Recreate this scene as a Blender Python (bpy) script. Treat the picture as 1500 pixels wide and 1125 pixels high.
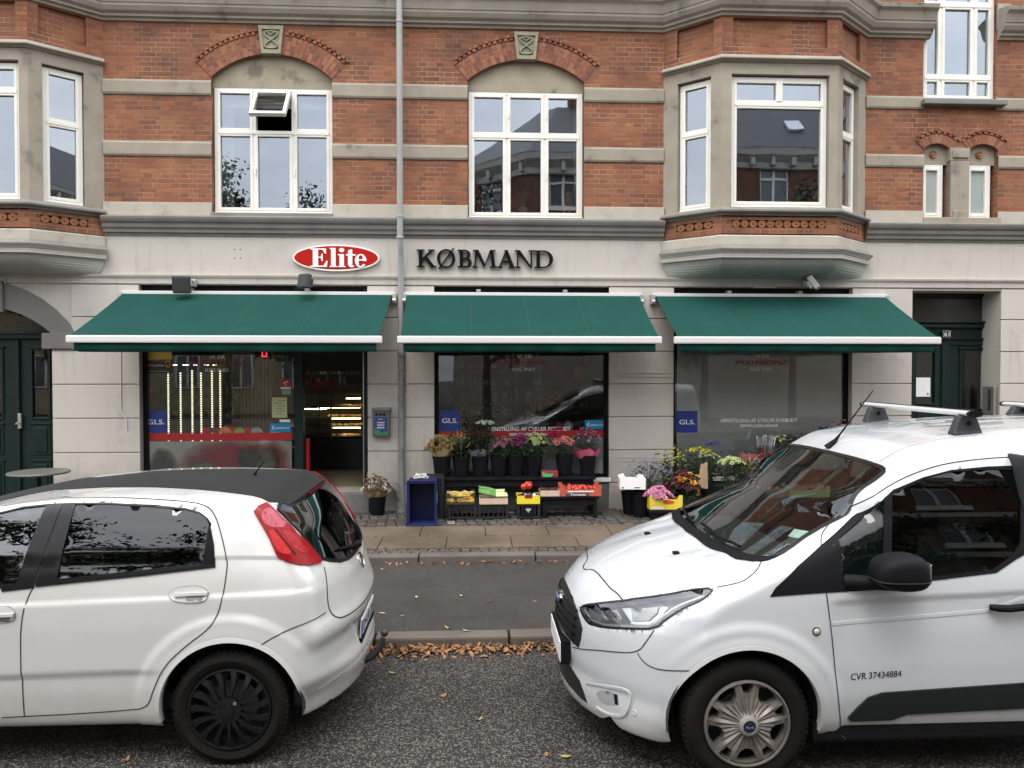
import bpy, bmesh, math, random
import numpy as np
from math import radians as R, sin, cos, pi
from mathutils import Vector as V, Matrix
from mathutils.geometry import tessellate_polygon, delaunay_2d_cdt
random.seed(7); np.random.seed(7)
for o in list(bpy.data.objects): bpy.data.objects.remove(o)
S = bpy.context.scene
COL = S.collection
# ------------------------------------------------------------ camera
CAMZ = 2.12; YAW = R(2.8); PIT = R(1.17); FPX = 1100.0
cam_d = bpy.data.cameras.new('camera'); cam = bpy.data.objects.new('camera', cam_d); COL.objects.link(cam)
cam_d.sensor_width = 36; cam_d.lens = 36*FPX/1500; cam_d.clip_start = .05; cam_d.clip_end = 500
cam.location = (0, 0, CAMZ); cam.rotation_euler = (pi/2-PIT, 0, -YAW)
S.camera = cam
S.render.resolution_x = 1024; S.render.resolution_y = 768
S.view_settings.view_transform = 'Standard'; S.view_settings.look = 'None'
S.view_settings.exposure = 0.68; S.view_settings.gamma = 1
S.cycles.max_bounces = 10; S.cycles.transparent_max_bounces = 16
S.cycles.caustics_reflective = False; S.cycles.caustics_refractive = False
# ------------------------------------------------------------ world
SUN_EL, SUN_AZ = R(64), R(205)          # azimuth from +Y, clockwise
w = bpy.data.worlds.new('World'); S.world = w; w.use_nodes = True
nt = w.node_tree; N = nt.nodes; L = nt.links
bg = N['Background']; sky = N.new('ShaderNodeTexSky'); sky.sky_type = 'NISHITA'; sky.sun_disc = False
sky.sun_elevation = SUN_EL; sky.sun_rotation = SUN_AZ; sky.air_density = 1.0; sky.dust_density = 4; sky.ozone_density = 1
tc = N.new('ShaderNodeTexCoord'); mp = N.new('ShaderNodeMapping'); mp.inputs['Scale'].default_value = (1, 1, 2.6)
L.new(tc.outputs['Generated'], mp.inputs['Vector'])
nz = N.new('ShaderNodeTexNoise'); nz.inputs['Scale'].default_value = 2.4; nz.inputs['Detail'].default_value = 6; nz.inputs['Roughness'].default_value = .55
L.new(mp.outputs[0], nz.inputs['Vector'])
cr = N.new('ShaderNodeValToRGB'); cr.color_ramp.elements[0].position = .32; cr.color_ramp.elements[1].position = .72
cr.color_ramp.elements[0].color = (9.6, 10.1, 11.2, 1); cr.color_ramp.elements[1].color = (18.6, 18.3, 17.9, 1)
L.new(nz.outputs['Fac'], cr.inputs[0])
mx = N.new('ShaderNodeMixRGB'); mx.inputs[0].default_value = .86
L.new(sky.outputs[0], mx.inputs[1]); L.new(cr.outputs[0], mx.inputs[2])
sz = N.new('ShaderNodeSeparateXYZ'); L.new(tc.outputs['Generated'], sz.inputs[0]); mg = N.new('ShaderNodeMapRange'); mg.inputs[1].default_value = 0; mg.inputs[2].default_value = 1; mg.inputs[3].default_value = .62; mg.inputs[4].default_value = 1.95; L.new(sz.outputs[2], mg.inputs[0])
vm = N.new('ShaderNodeVectorMath'); vm.operation = 'SCALE'; L.new(mx.outputs[0], vm.inputs[0]); L.new(mg.outputs[0], vm.inputs['Scale']); L.new(vm.outputs[0], bg.inputs['Color'])
bg.inputs['Strength'].default_value = 0.105
sun_d = bpy.data.lights.new('sun', 'SUN'); sun_d.energy = 0.9; sun_d.angle = R(24); sun_d.color = (1, .95, .87)
sun = bpy.data.objects.new('sun', sun_d); COL.objects.link(sun)
sd = V((sin(SUN_AZ)*cos(SUN_EL), cos(SUN_AZ)*cos(SUN_EL), sin(SUN_EL)))
sun.rotation_euler = sd.to_track_quat('Z', 'Y').to_euler(); sun.location = sd*30
# ------------------------------------------------------------ pixel of the photograph -> point on the plane Y
_F = V((sin(YAW)*cos(PIT), cos(YAW)*cos(PIT), -sin(PIT))); _Rr = V((cos(YAW), -sin(YAW), 0)); _U = _Rr.cross(_F)
def ray(px, py):
    return (_F + _Rr*((px-750)/FPX) - _U*((py-562.5)/FPX))
def at(px, py, Y):
    d = ray(px, py); t = Y/d.y
    return V((d.x*t, Y, CAMZ+d.z*t))
YW = 10.5
def X(px, py=400, Y=YW): return at(px, py, Y).x
def Z(py, px=700, Y=YW): return at(px, py, Y).z
# ------------------------------------------------------------ tagging
def tag(o, label=None, cat=None, group=None, kind=None):
    if label: o['label'] = label
    if cat: o['category'] = cat
    if group: o['group'] = group
    if kind: o['kind'] = kind
    return o
def thing(name, label, cat, loc=(0, 0, 0), group=None, rz=0):
    o = bpy.data.objects.new(name, None); COL.objects.link(o); o.location = loc; o.rotation_euler = (0, 0, rz)
    o.empty_display_size = .1
    return tag(o, label, cat, group)
def wm(o):
    m = Matrix.Translation(o.location) @ o.rotation_euler.to_matrix().to_4x4()
    return wm(o.parent) @ m if o.parent else m
def copy_tree(o, parent=None):
    c = o.copy(); COL.objects.link(c); c.parent = parent
    for ch in list(o.children): copy_tree(ch, c)
    return c
# ------------------------------------------------------------ mesh builder
def frame(O, P=None):
    """local (s, depth inward, z) frame of a wall running O -> P, outside on the right-hand side of travel"""
    O = V((O[0], O[1], 0)); d = (V((P[0], P[1], 0))-O).normalized() if P is not None else V((1, 0, 0))
    n = V((-d.y, d.x, 0))
    m = Matrix.Identity(4); m.col[0][:3] = d; m.col[1][:3] = n; m.col[3][:3] = O
    return m
class MB:
    def __init__(s, M=None): s.v = []; s.f = []; s.m = []; s.M = M or Matrix.Identity(4); s.mi = 0; s.loc = []; s.st = []
    def pv(s, p):
        p = V(p); s.loc.append(p.copy()); s.v.append(s.M @ p); return len(s.v)-1
    def face(s, pts):
        s.f.append([s.pv(p) for p in pts]); s.m.append(s.mi); return s
    def mesh(s, vs, fs):
        b = len(s.v); s.st.append((b, len(s.f)))
        for p in vs: s.pv(p)
        for f in fs: s.f.append([b+i for i in f]); s.m.append(s.mi)
        return s
    def box(s, x0, x1, y0, y1, z0, z1, T=None):
        if x0 > x1: x0, x1 = x1, x0
        if y0 > y1: y0, y1 = y1, y0
        if z0 > z1: z0, z1 = z1, z0
        vs = [(x0,y0,z0),(x1,y0,z0),(x1,y1,z0),(x0,y1,z0),(x0,y0,z1),(x1,y0,z1),(x1,y1,z1),(x0,y1,z1)]
        if T is not None: vs = [T @ V(p) for p in vs]
        return s.mesh(vs, [(0,3,2,1),(4,5,6,7),(0,1,5,4),(1,2,6,5),(2,3,7,6),(3,0,4,7)])
    def bbox(s, x0, x1, y0, y1, z0, z1, b=.01, T=None):
        """box with chamfered edges"""
        cx, cy, cz = (x0+x1)/2, (y0+y1)/2, (z0+z1)/2; hx, hy, hz = abs(x1-x0)/2, abs(y1-y0)/2, abs(z1-z0)/2
        b = min(b, hx*.9, hy*.9, hz*.9); bm = bmesh.new(); bmesh.ops.create_cube(bm, size=2)
        for v_ in bm.verts: v_.co = V((v_.co.x*hx, v_.co.y*hy, v_.co.z*hz))
        bmesh.ops.bevel(bm, geom=list(bm.edges), offset=b, segments=2, affect='EDGES', profile=.6)
        vs = [v_.co+V((cx, cy, cz)) for v_ in bm.verts]
        if T is not None: vs = [T @ p for p in vs]
        bm.verts.index_update(); fs = [[v_.index for v_ in f.verts] for f in bm.faces]; bm.free()
        return s.mesh(vs, fs)
    def prism(s, poly, axis, a, b, holes=()):
        """poly in the two other axes (x,z for axis y; x,y for z; y,z for x), extruded a..b"""
        def P(q, t):
            return {'y': (q[0], t, q[1]), 'z': (q[0], q[1], t), 'x': (t, q[0], q[1])}[axis]
        loops = [list(poly)]+[list(h) for h in holes]
        tris = tessellate_polygon([[V((q[0], q[1], 0)) for q in l] for l in loops])
        flat = [q for l in loops for q in l]
        for t in (a, b):
            s.mesh([P(q, t) for q in flat], [tuple(x) for x in tris])
        for l in loops:
            n = len(l)
            s.mesh([P(q, a) for q in l]+[P(q, b) for q in l], [(i, (i+1) % n, n+(i+1) % n, n+i) for i in range(n)])
        return s
    def sheet(s, poly, y, holes=(), reveal=None):
        """flat wall sheet in x,z with holes; reveal = depth of hole sides"""
        loops = [list(poly)]+[list(h) for h in holes]
        flat = [q for l in loops for q in l]
        tris = tessellate_polygon([[V((q[0], q[1], 0)) for q in l] for l in loops])
        for t in tris:
            p = [flat[i] for i in t]
            ar = (p[1][0]-p[0][0])*(p[2][1]-p[0][1])-(p[2][0]-p[0][0])*(p[1][1]-p[0][1])
            if ar < 0: p = p[::-1]
            s.face([(q[0], y, q[1]) for q in p])
        if reveal:
            for l in loops[1:]:
                n = len(l)
                for i in range(n):
                    a, b = l[i], l[(i+1) % n]
                    s.face([(a[0], y, a[1]), (b[0], y, b[1]), (b[0], y+reveal, b[1]), (a[0], y+reveal, a[1])])
        return s
    def tube(s, pts, r, n=8, cap=True, closed=False):
        pts = [V(p) for p in pts]; rs = r if isinstance(r, (list, tuple)) else [r]*len(pts)
        rings = []; up = None
        for i, p in enumerate(pts):
            if closed: t = pts[(i+1) % len(pts)]-pts[i-1]
            else: t = pts[min(i+1, len(pts)-1)]-pts[max(i-1, 0)]
            if t.length < 1e-9: t = V((0, 0, 1))
            t.normalize()
            if up is None: up = t.orthogonal().normalized()
            else:
                up = up-t*up.dot(t)
                up = up.normalized() if up.length > 1e-6 else t.orthogonal().normalized()
            q = t.cross(up)
            rings.append([p+(up*cos(2*pi*k/n)+q*sin(2*pi*k/n))*rs[i] for k in range(n)])
        vs = [v_ for r_ in rings for v_ in r_]; fs = []
        m = len(rings)
        for i in range(m if closed else m-1):
            for k in range(n):
                fs.append((i*n+k, i*n+(k+1) % n, ((i+1) % m)*n+(k+1) % n, ((i+1) % m)*n+k))
        if cap and not closed: fs.append(tuple(range(n))[::-1]); fs.append(tuple((m-1)*n+k for k in range(n)))
        return s.mesh(vs, fs)
    def lathe(s, prof, O=(0, 0, 0), axis='z', n=32, a0=0, a1=2*pi):
        """prof = [(r, h)]"""
        full = abs(a1-a0-2*pi) < 1e-6; m = n if full else n+1; vs = []
        for r, h in prof:
            for k in range(m):
                a = a0+(a1-a0)*k/n
                p = {'z': (r*cos(a), r*sin(a), h), 'y': (r*cos(a), h, r*sin(a)), 'x': (h, r*cos(a), r*sin(a))}[axis]
                vs.append((p[0]+O[0], p[1]+O[1], p[2]+O[2]))
        fs = []
        for i in range(len(prof)-1):
            for k in range(n): fs.append((i*m+k, i*m+(k+1) % m, (i+1)*m+(k+1) % m, (i+1)*m+k))
        return s.mesh(vs, fs)
    def sweep(s, path, prof, caps=True):
        """profile [(out, z)] swept along an xy path with mitred corners; out is to the right of travel"""
        path = [V((p[0], p[1])) for p in path]; n = len(path); off = []
        for i in range(n):
            d0 = (path[i]-path[i-1]).normalized() if i else None; d1 = (path[i+1]-path[i]).normalized() if i < n-1 else None
            d0 = d0 or d1; d1 = d1 or d0
            n0 = V((d0.y, -d0.x)); n1 = V((d1.y, -d1.x)); b = (n0+n1).normalized(); off.append(b/max(.3, b.dot(n0)))
        vs = [(path[i].x+off[i].x*o_, path[i].y+off[i].y*o_, z) for i in range(n) for o_, z in prof]; k = len(prof); fs = []
        for i in range(n-1):
            for j in range(k-1): fs.append((i*k+j, (i+1)*k+j, (i+1)*k+j+1, i*k+j+1))
        if caps: fs.append(tuple(range(k))); fs.append(tuple((n-1)*k+j for j in range(k))[::-1])
        return s.mesh(vs, fs)
    def ball(s, c, r, n=8, sz=(1, 1, 1)):
        vs = []; fs = []
        for i in range(n+1):
            th = pi*i/n
            for k in range(2*n):
                a = pi*k/n; vs.append((c[0]+r*sz[0]*sin(th)*cos(a), c[1]+r*sz[1]*sin(th)*sin(a), c[2]+r*sz[2]*cos(th)))
        for i in range(n):
            for k in range(2*n): fs.append((i*2*n+k, (i+1)*2*n+k, (i+1)*2*n+(k+1) % (2*n), i*2*n+(k+1) % (2*n)))
        return s.mesh(vs, fs)
    def build(s, name, mats, parent=None, smooth=False, bevel=0, recalc=False, world=True):
        me = bpy.data.meshes.new(name); vs = s.v
        if parent is not None and world:
            inv = wm(parent).inverted(); vs = [inv @ p for p in vs]
        me.from_pydata([tuple(p) for p in vs], [], s.f)
        for m in (mats if isinstance(mats, (list, tuple)) else [mats]): me.materials.append(m)
        me.polygons.foreach_set('material_index', s.m)
        uv = me.uv_layers.new(name='uv'); loc = s.loc; data = np.zeros((len(me.loops), 2), dtype=np.float32); li = 0
        for f in s.f:
            p = [loc[i] for i in f]; nn = V((0, 0, 0))
            for i in range(1, len(p)-1): nn += (p[i]-p[0]).cross(p[i+1]-p[0])
            ax, ay, az = abs(nn.x), abs(nn.y), abs(nn.z)
            for q in p:
                if az >= ax and az >= ay: data[li] = (q.x, q.y)
                elif ay >= ax*.6: data[li] = (q.x, q.z)
                else: data[li] = (q.y, q.z)
                li += 1
        uv.data.foreach_set('uv', data.ravel())
        if recalc or smooth:
            bm = bmesh.new(); bm.from_mesh(me)
            if smooth: bmesh.ops.remove_doubles(bm, verts=bm.verts, dist=1e-5)
            bmesh.ops.recalc_face_normals(bm, faces=bm.faces); bm.to_mesh(me); bm.free()
        if smooth:
            me.polygons.foreach_set('use_smooth', [True]*len(me.polygons))
            if smooth is not True: me.set_sharp_from_angle(angle=R(smooth))
        o = bpy.data.objects.new(name, me); COL.objects.link(o)
        if parent is not None: o.parent = parent
        if bevel:
            b = o.modifiers.new('bevel', 'BEVEL'); b.width = bevel; b.segments = 2; b.limit_method = 'ANGLE'; b.angle_limit = R(40)
        return o
# ------------------------------------------------------------ materials
MATS = {}
def mat(name, col, rough=.6, metal=0, var=.0, vs=6, bump=0, bs=60, spec=.5, coat=0, emit=None, es=1, alpha=None, dirt=None, streak=0):
    if name in MATS: return MATS[name]
    m = bpy.data.materials.new(name); m.use_nodes = True; nt = m.node_tree; N = nt.nodes; L = nt.links
    b = N['Principled BSDF']; b.inputs['Base Color'].default_value = (*col, 1); b.inputs['Roughness'].default_value = rough
    b.inputs['Metallic'].default_value = metal; b.inputs['Specular IOR Level'].default_value = spec
    b.inputs['Coat Weight'].default_value = coat; b.inputs['Coat Roughness'].default_value = .04
    tc = N.new('ShaderNodeTexCoord')
    if var or dirt:
        n = N.new('ShaderNodeTexNoise'); n.inputs['Scale'].default_value = vs; n.inputs['Detail'].default_value = 6; n.inputs['Roughness'].default_value = .6
        if streak:
            mp = N.new('ShaderNodeMapping'); mp.inputs['Scale'].default_value = (1, 1, streak); L.new(tc.outputs['Object'], mp.inputs[0]); L.new(mp.outputs[0], n.inputs['Vector'])
        else: L.new(tc.outputs['Object'], n.inputs['Vector'])
        r = N.new('ShaderNodeValToRGB'); r.color_ramp.elements[0].position = .3; r.color_ramp.elements[1].position = .7
        d = dirt or tuple(c*(1-var) for c in col); u = tuple(min(1, c*(1+var*.6)) for c in col)
        r.color_ramp.elements[0].color = (*d, 1); r.color_ramp.elements[1].color = (*u, 1)
        if dirt: e = r.color_ramp.elements.new(.42); e.color = (*col, 1)
        L.new(n.outputs['Fac'], r.inputs[0]); L.new(r.outputs[0], b.inputs['Base Color'])
    if bump:
        n2 = N.new('ShaderNodeTexNoise'); n2.inputs['Scale'].default_value = bs; n2.inputs['Detail'].default_value = 4
        L.new(tc.outputs['Object'], n2.inputs['Vector'])
        bp = N.new('ShaderNodeBump'); bp.inputs['Strength'].default_value = bump; bp.inputs['Distance'].default_value = .01
        L.new(n2.outputs['Fac'], bp.inputs['Height']); L.new(bp.outputs[0], b.inputs['Normal'])
    if emit: b.inputs['Emission Color'].default_value = (*emit, 1); b.inputs['Emission Strength'].default_value = es
    MATS[name] = m; return m
def glass(name, tint=(.92, .95, .94), refl=1.0, add=.06, rough=0.0, wob=0, gcol=(.95, .97, 1, 1)):
    if name in MATS: return MATS[name]
    m = bpy.data.materials.new(name); m.use_nodes = True; nt = m.node_tree; N = nt.nodes; L = nt.links
    N.remove(N['Principled BSDF']); out = N['Material Output']
    t = N.new('ShaderNodeBsdfTransparent'); t.inputs[0].default_value = (*tint, 1)
    g = N.new('ShaderNodeBsdfGlossy'); g.inputs['Roughness'].default_value = rough; g.inputs['Color'].default_value = gcol
    f = N.new('ShaderNodeFresnel'); f.inputs['IOR'].default_value = 1.52
    ma = N.new('ShaderNodeMath'); ma.operation = 'MULTIPLY_ADD'; ma.inputs[1].default_value = refl; ma.inputs[2].default_value = add; ma.use_clamp = True
    x = N.new('ShaderNodeMixShader'); L.new(f.outputs[0], ma.inputs[0]); L.new(ma.outputs[0], x.inputs[0])
    if wob:
        tc = N.new('ShaderNodeTexCoord'); n = N.new('ShaderNodeTexNoise'); n.inputs['Scale'].default_value = 1.2; L.new(tc.outputs['Object'], n.inputs['Vector'])
        bp = N.new('ShaderNodeBump'); bp.inputs['Strength'].default_value = wob; bp.inputs['Distance'].default_value = .05
        L.new(n.outputs['Fac'], bp.inputs['Height']); L.new(bp.outputs[0], g.inputs['Normal'])
    L.new(t.outputs[0], x.inputs[1]); L.new(g.outputs[0], x.inputs[2]); L.new(x.outputs[0], out.inputs[0])
    MATS[name] = m; return m
def brick_mat(name, tint=1.0, rot=False):
    m = bpy.data.materials.new(name); m.use_nodes = True; nt = m.node_tree; N = nt.nodes; L = nt.links; b = N['Principled BSDF']
    b.inputs['Roughness'].default_value = .85
    uv = N.new('ShaderNodeUVMap'); uv.uv_map = 'uv'
    wn = N.new('ShaderNodeTexNoise'); wn.inputs['Scale'].default_value = 9; L.new(uv.outputs[0], wn.inputs['Vector'])
    wa = N.new('ShaderNodeMixRGB'); wa.blend_type = 'ADD'; wa.inputs[0].default_value = .006; L.new(uv.outputs[0], wa.inputs[1]); L.new(wn.outputs['Color'], wa.inputs[2])
    def br(c1, c2, mc):
        k = N.new('ShaderNodeTexBrick'); k.inputs['Scale'].default_value = 1; k.inputs['Brick Width'].default_value = .24; k.inputs['Row Height'].default_value = .0655
        k.inputs['Mortar Size'].default_value = .0055; k.inputs['Mortar Smooth'].default_value = .25; k.squash = .5; k.squash_frequency = 2; k.offset = .5
        k.inputs['Color1'].default_value = c1; k.inputs['Color2'].default_value = c2; k.inputs['Mortar'].default_value = mc; L.new(wa.outputs[0], k.inputs['Vector']); return k
    k = br((0, 0, 0, 1), (1, 1, 1, 1), (.5, .5, .5, 1))
    sc = tint
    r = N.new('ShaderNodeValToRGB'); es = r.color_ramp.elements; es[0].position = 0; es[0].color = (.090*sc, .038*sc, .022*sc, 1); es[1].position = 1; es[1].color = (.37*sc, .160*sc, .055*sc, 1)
    for p, c in ((.15, (.135, .052, .031)), (.45, (.215, .076, .037)), (.8, (.29, .108, .047))):
        e = es.new(p); e.color = (c[0]*sc, c[1]*sc, c[2]*sc, 1)
    n1 = N.new('ShaderNodeTexNoise'); n1.inputs['Scale'].default_value = 1.3; n1.inputs['Detail'].default_value = 5; L.new(uv.outputs[0], n1.inputs['Vector'])
    ad = N.new('ShaderNodeMath'); ad.operation = 'MULTIPLY_ADD'; ad.inputs[1].default_value = 1.3; ad.inputs[2].default_value = -.65; L.new(n1.outputs['Fac'], ad.inputs[0])
    sm = N.new('ShaderNodeMath'); sm.operation = 'MULTIPLY_ADD'; sm.inputs[1].default_value = .44; L.new(k.outputs['Color'], sm.inputs[0])
    a2 = N.new('ShaderNodeMath'); a2.operation = 'ADD'; a2.inputs[1].default_value = .28; L.new(ad.outputs[0], a2.inputs[0]); L.new(a2.outputs[0], sm.inputs[2]); L.new(sm.outputs[0], r.inputs[0])
    n2 = N.new('ShaderNodeTexNoise'); n2.inputs['Scale'].default_value = 60; n2.inputs['Detail'].default_value = 3; L.new(uv.outputs[0], n2.inputs['Vector'])
    mu = N.new('ShaderNodeMixRGB'); mu.blend_type = 'OVERLAY'; mu.inputs[0].default_value = .35; L.new(r.outputs[0], mu.inputs[1]); L.new(n2.outputs['Fac'], mu.inputs[2])
    n3 = N.new('ShaderNodeTexNoise'); n3.inputs['Scale'].default_value = 2.2; n3.inputs['Detail'].default_value = 4; L.new(uv.outputs[0], n3.inputs['Vector'])
    mr = N.new('ShaderNodeValToRGB'); mr.color_ramp.elements[0].position = .35; mr.color_ramp.elements[1].position = .62
    mr.color_ramp.elements[0].color = (.12, .075, .05, 1); mr.color_ramp.elements[1].color = (.31, .225, .155, 1); L.new(n3.outputs['Fac'], mr.inputs[0])
    x = N.new('ShaderNodeMixRGB'); L.new(k.outputs['Fac'], x.inputs[0]); L.new(mu.outputs[0], x.inputs[1]); L.new(mr.outputs[0], x.inputs[2])
    L.new(x.outputs[0], b.inputs['Base Color'])
    h = N.new('ShaderNodeMath'); h.operation = 'MULTIPLY_ADD'; h.inputs[1].default_value = -1; L.new(k.outputs['Fac'], h.inputs[0]); hm = N.new('ShaderNodeMath'); hm.operation = 'MULTIPLY'; hm.inputs[1].default_value = .4
    L.new(n2.outputs['Fac'], hm.inputs[0]); L.new(hm.outputs[0], h.inputs[2])
    bp = N.new('ShaderNodeBump'); bp.inputs['Strength'].default_value = .7; bp.inputs['Distance'].default_value = .008; L.new(h.outputs[0], bp.inputs['Height']); L.new(bp.outputs[0], b.inputs['Normal'])
    MATS[name] = m; return m
BRICK = brick_mat('brick')
STONE = mat('sandstone', (.275, .245, .195), .85, var=.35, vs=3.0, bump=.3, bs=50, dirt=(.13, .12, .10))
STONED = mat('stone_cornice', (.29, .26, .215), .8, var=.45, vs=2.2, bump=.25, bs=40, dirt=(.10, .095, .085))
STONEL = mat('pale_stone', (.40, .37, .31), .85, var=.25, vs=3, bump=.3, bs=40, dirt=(.26, .24, .20))
GREYP = mat('grey_painted_cornice', (.19, .18, .165), .6, var=.2, vs=3)
PLAST = mat('plaster', (.47, .435, .395), .75, var=.07, vs=1.6, bump=.15, bs=90, dirt=(.38, .355, .325))
PLASTD = mat('grey_plaster', (.15, .145, .13), .8, var=.15, vs=2, bump=.15, bs=80)
PLINTH = mat('plinth', (.11, .112, .108), .75, var=.25, vs=4, bump=.2)
WHITE = mat('window_white', (.74, .73, .67), .4, var=.06, vs=5)
GREEN = mat('door_green', (.006, .018, .0155), .45, spec=.25, var=.25, vs=5)
BLACK = mat('black_frame', (.008, .008, .009), .5, spec=.15)
DARK = mat('dark_interior', (.03, .028, .025), .8, var=.4, vs=3)
TERRA = mat('terracotta', (.30, .12, .05), .8, var=.35, vs=14, bump=.3)
ARCHB = [mat('arch_brick_a', (.255, .090, .046), .85, var=.3, vs=25, bump=.3), mat('arch_brick_b', (.18, .064, .038), .85, var=.3, vs=25, bump=.3), mat('arch_brick_c', (.31, .125, .062), .85, var=.3, vs=25, bump=.3), mat('mortar', (.22, .17, .135), .9, var=.3, vs=10)]
WGLASS = glass('window_glass', (.80, .84, .84), 2.2, .20, wob=.03, gcol=(.80, .89, 1, 1))
SGLASS = glass('shop_glass', (.90, .92, .91), 1.5, .03, wob=.02)
def text_mb(mb, s, x, z, h, y, thick=.002, wid=None, bold=0, align='CENTER', T=None, fl=False):
    """text in the x,z plane facing -y; h = cap height; wid = squeeze to that width"""
    cu = bpy.data.curves.new('t', 'FONT'); cu.body = s; cu.size = 1; cu.resolution_u = 3; cu.align_x = 'LEFT'
    ob = bpy.data.objects.new('t', cu); COL.objects.link(ob); dg = bpy.context.evaluated_depsgraph_get(); dg.update()
    me = ob.evaluated_get(dg).to_mesh(); vs = [v_.co.copy() for v_ in me.vertices]; fs = [list(p.vertices) for p in me.polygons]
    if vs:
        x0 = min(v_.x for v_ in vs); x1 = max(v_.x for v_ in vs); sc = h/.73; sx = sc if wid is None else wid/(x1-x0)
        ww = (x1-x0)*sx; ox = {'CENTER': -ww/2, 'LEFT': 0, 'RIGHT': -ww}[align]
        def P(v_, t):
            p = V((x+ox+(v_.x-x0)*sx, y+t, z+v_.y*sc)); return T @ p if T is not None else p
        mb.mesh([P(v_, 0) for v_ in vs], fs)
        if bold:
            for q, e_ in ((-1, .0003), (1, .0006)):
                mb.mesh([P(v_+V((q*bold*.9, q*bold*.35, 0)), -e_) for v_ in vs], fs)
    ob.evaluated_get(dg).to_mesh_clear(); bpy.data.objects.remove(ob); bpy.data.curves.remove(cu)
# ============================================================ GROUND
def island_mat(name, cols, rough=.85, bump=.3, bs=60, speck=0, wet=0):
    m = bpy.data.materials.new(name); m.use_nodes = True; nt = m.node_tree; N = nt.nodes; L = nt.links; b = N['Principled BSDF']
    b.inputs['Roughness'].default_value = rough
    g = N.new('ShaderNodeNewGeometry'); r = N.new('ShaderNodeValToRGB'); es = r.color_ramp.elements
    for i, c in enumerate(cols):
        p = i/(len(cols)-1)
        e = es[0] if i == 0 else (es[1] if i == len(cols)-1 else es.new(p)); e.position = p; e.color = (*c, 1)
    L.new(g.outputs['Random Per Island'], r.inputs[0])
    tc = N.new('ShaderNodeTexCoord'); n = N.new('ShaderNodeTexNoise'); n.inputs['Scale'].default_value = bs; n.inputs['Detail'].default_value = 5; L.new(tc.outputs['Object'], n.inputs['Vector'])
    o = N.new('ShaderNodeMixRGB'); o.blend_type = 'OVERLAY'; o.inputs[0].default_value = .55; L.new(r.outputs[0], o.inputs[1]); L.new(n.outputs['Fac'], o.inputs[2])
    n4 = N.new('ShaderNodeTexNoise'); n4.inputs['Scale'].default_value = 1.7; n4.inputs['Detail'].default_value = 5; L.new(tc.outputs['Object'], n4.inputs['Vector'])
    o2 = N.new('ShaderNodeMixRGB'); o2.blend_type = 'OVERLAY'; o2.inputs[0].default_value = .6; L.new(o.outputs[0], o2.inputs[1]); L.new(n4.outputs['Fac'], o2.inputs[2])
    L.new(o2.outputs[0], b.inputs['Base Color'])
    if wet:
        rr = N.new('ShaderNodeMapRange'); rr.inputs[1].default_value = .42; rr.inputs[2].default_value = .6; rr.inputs[3].default_value = rough-wet; rr.inputs[4].default_value = rough; L.new(n4.outputs['Fac'], rr.inputs[0]); L.new(rr.outputs[0], b.inputs['Roughness'])
    bp = N.new('ShaderNodeBump'); bp.inputs['Strength'].default_value = bump; bp.inputs['Distance'].default_value = .006; L.new(n.outputs['Fac'], bp.inputs['Height']); L.new(bp.outputs[0], b.inputs['Normal'])
    MATS[name] = m; return m
def asphalt(name, base, chip, scale, thr, rough):
    m = bpy.data.materials.new(name); m.use_nodes = True; nt = m.node_tree; N = nt.nodes; L = nt.links; b = N['Principled BSDF']; b.inputs['Roughness'].default_value = rough
    tc = N.new('ShaderNodeTexCoord'); v = N.new('ShaderNodeTexVoronoi'); v.inputs['Scale'].default_value = scale; L.new(tc.outputs['Object'], v.inputs['Vector'])
    sp = N.new('ShaderNodeSeparateColor'); L.new(v.outputs['Color'], sp.inputs[0])
    cr = N.new('ShaderNodeValToRGB'); e = cr.color_ramp.elements; e[0].position = 0; e[0].color = (*[c*.55 for c in base], 1); e[1].position = 1; e[1].color = (*chip, 1)
    a = e.new(thr); a.color = (*base, 1); a2 = e.new(min(.99, thr+.1)); a2.color = (*[(x*.6+y*.4) for x, y in zip(base, chip)], 1)
    L.new(sp.outputs[0], cr.inputs[0])
    n = N.new('ShaderNodeTexNoise'); n.inputs['Scale'].default_value = .9; n.inputs['Detail'].default_value = 7; n.inputs['Roughness'].default_value = .65; L.new(tc.outputs['Object'], n.inputs['Vector'])
    o = N.new('ShaderNodeMixRGB'); o.blend_type = 'OVERLAY'; o.inputs[0].default_value = .5; L.new(cr.outputs[0], o.inputs[1]); L.new(n.outputs['Fac'], o.inputs[2]); L.new(o.outputs[0], b.inputs['Base Color'])
    mr = N.new('ShaderNodeMapRange'); mr.inputs[1].default_value = .4; mr.inputs[2].default_value = .62; mr.inputs[3].default_value = rough-.12; mr.inputs[4].default_value = rough+.08; L.new(n.outputs['Fac'], mr.inputs[0]); L.new(mr.outputs[0], b.inputs['Roughness'])
    bp = N.new('ShaderNodeBump'); bp.inputs['Strength'].default_value = .8; bp.inputs['Distance'].default_value = .006; L.new(v.outputs['Distance'], bp.inputs['Height']); bp.invert = True; L.new(bp.outputs[0], b.inputs['Normal'])
    return m
ROADM = asphalt('road_asphalt', (.016, .0143, .0125), (.15, .134, .116), 120, .68, .58)
TRACKM = asphalt('track_asphalt', (.033, .029, .0255), (.10, .087, .076), 190, .75, .62)
SLABM = island_mat('slab_granite', [(.098, .075, .053), (.125, .094, .067), (.085, .068, .051), (.115, .087, .061)], .75, .3, 70, wet=.2)
SETTM = island_mat('setts', [(.07, .06, .05), (.13, .105, .085), (.09, .08, .075), (.17, .13, .10), (.06, .055, .05)], .75, .4, 50, wet=.2)
KERBM = island_mat('kerb_granite', [(.10, .084, .069), (.135, .113, .092), (.085, .073, .061)], .75, .4, 80, wet=.15)
SOILM = mat('joint_dirt', (.035, .029, .022), .95, var=.5, vs=20)
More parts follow.
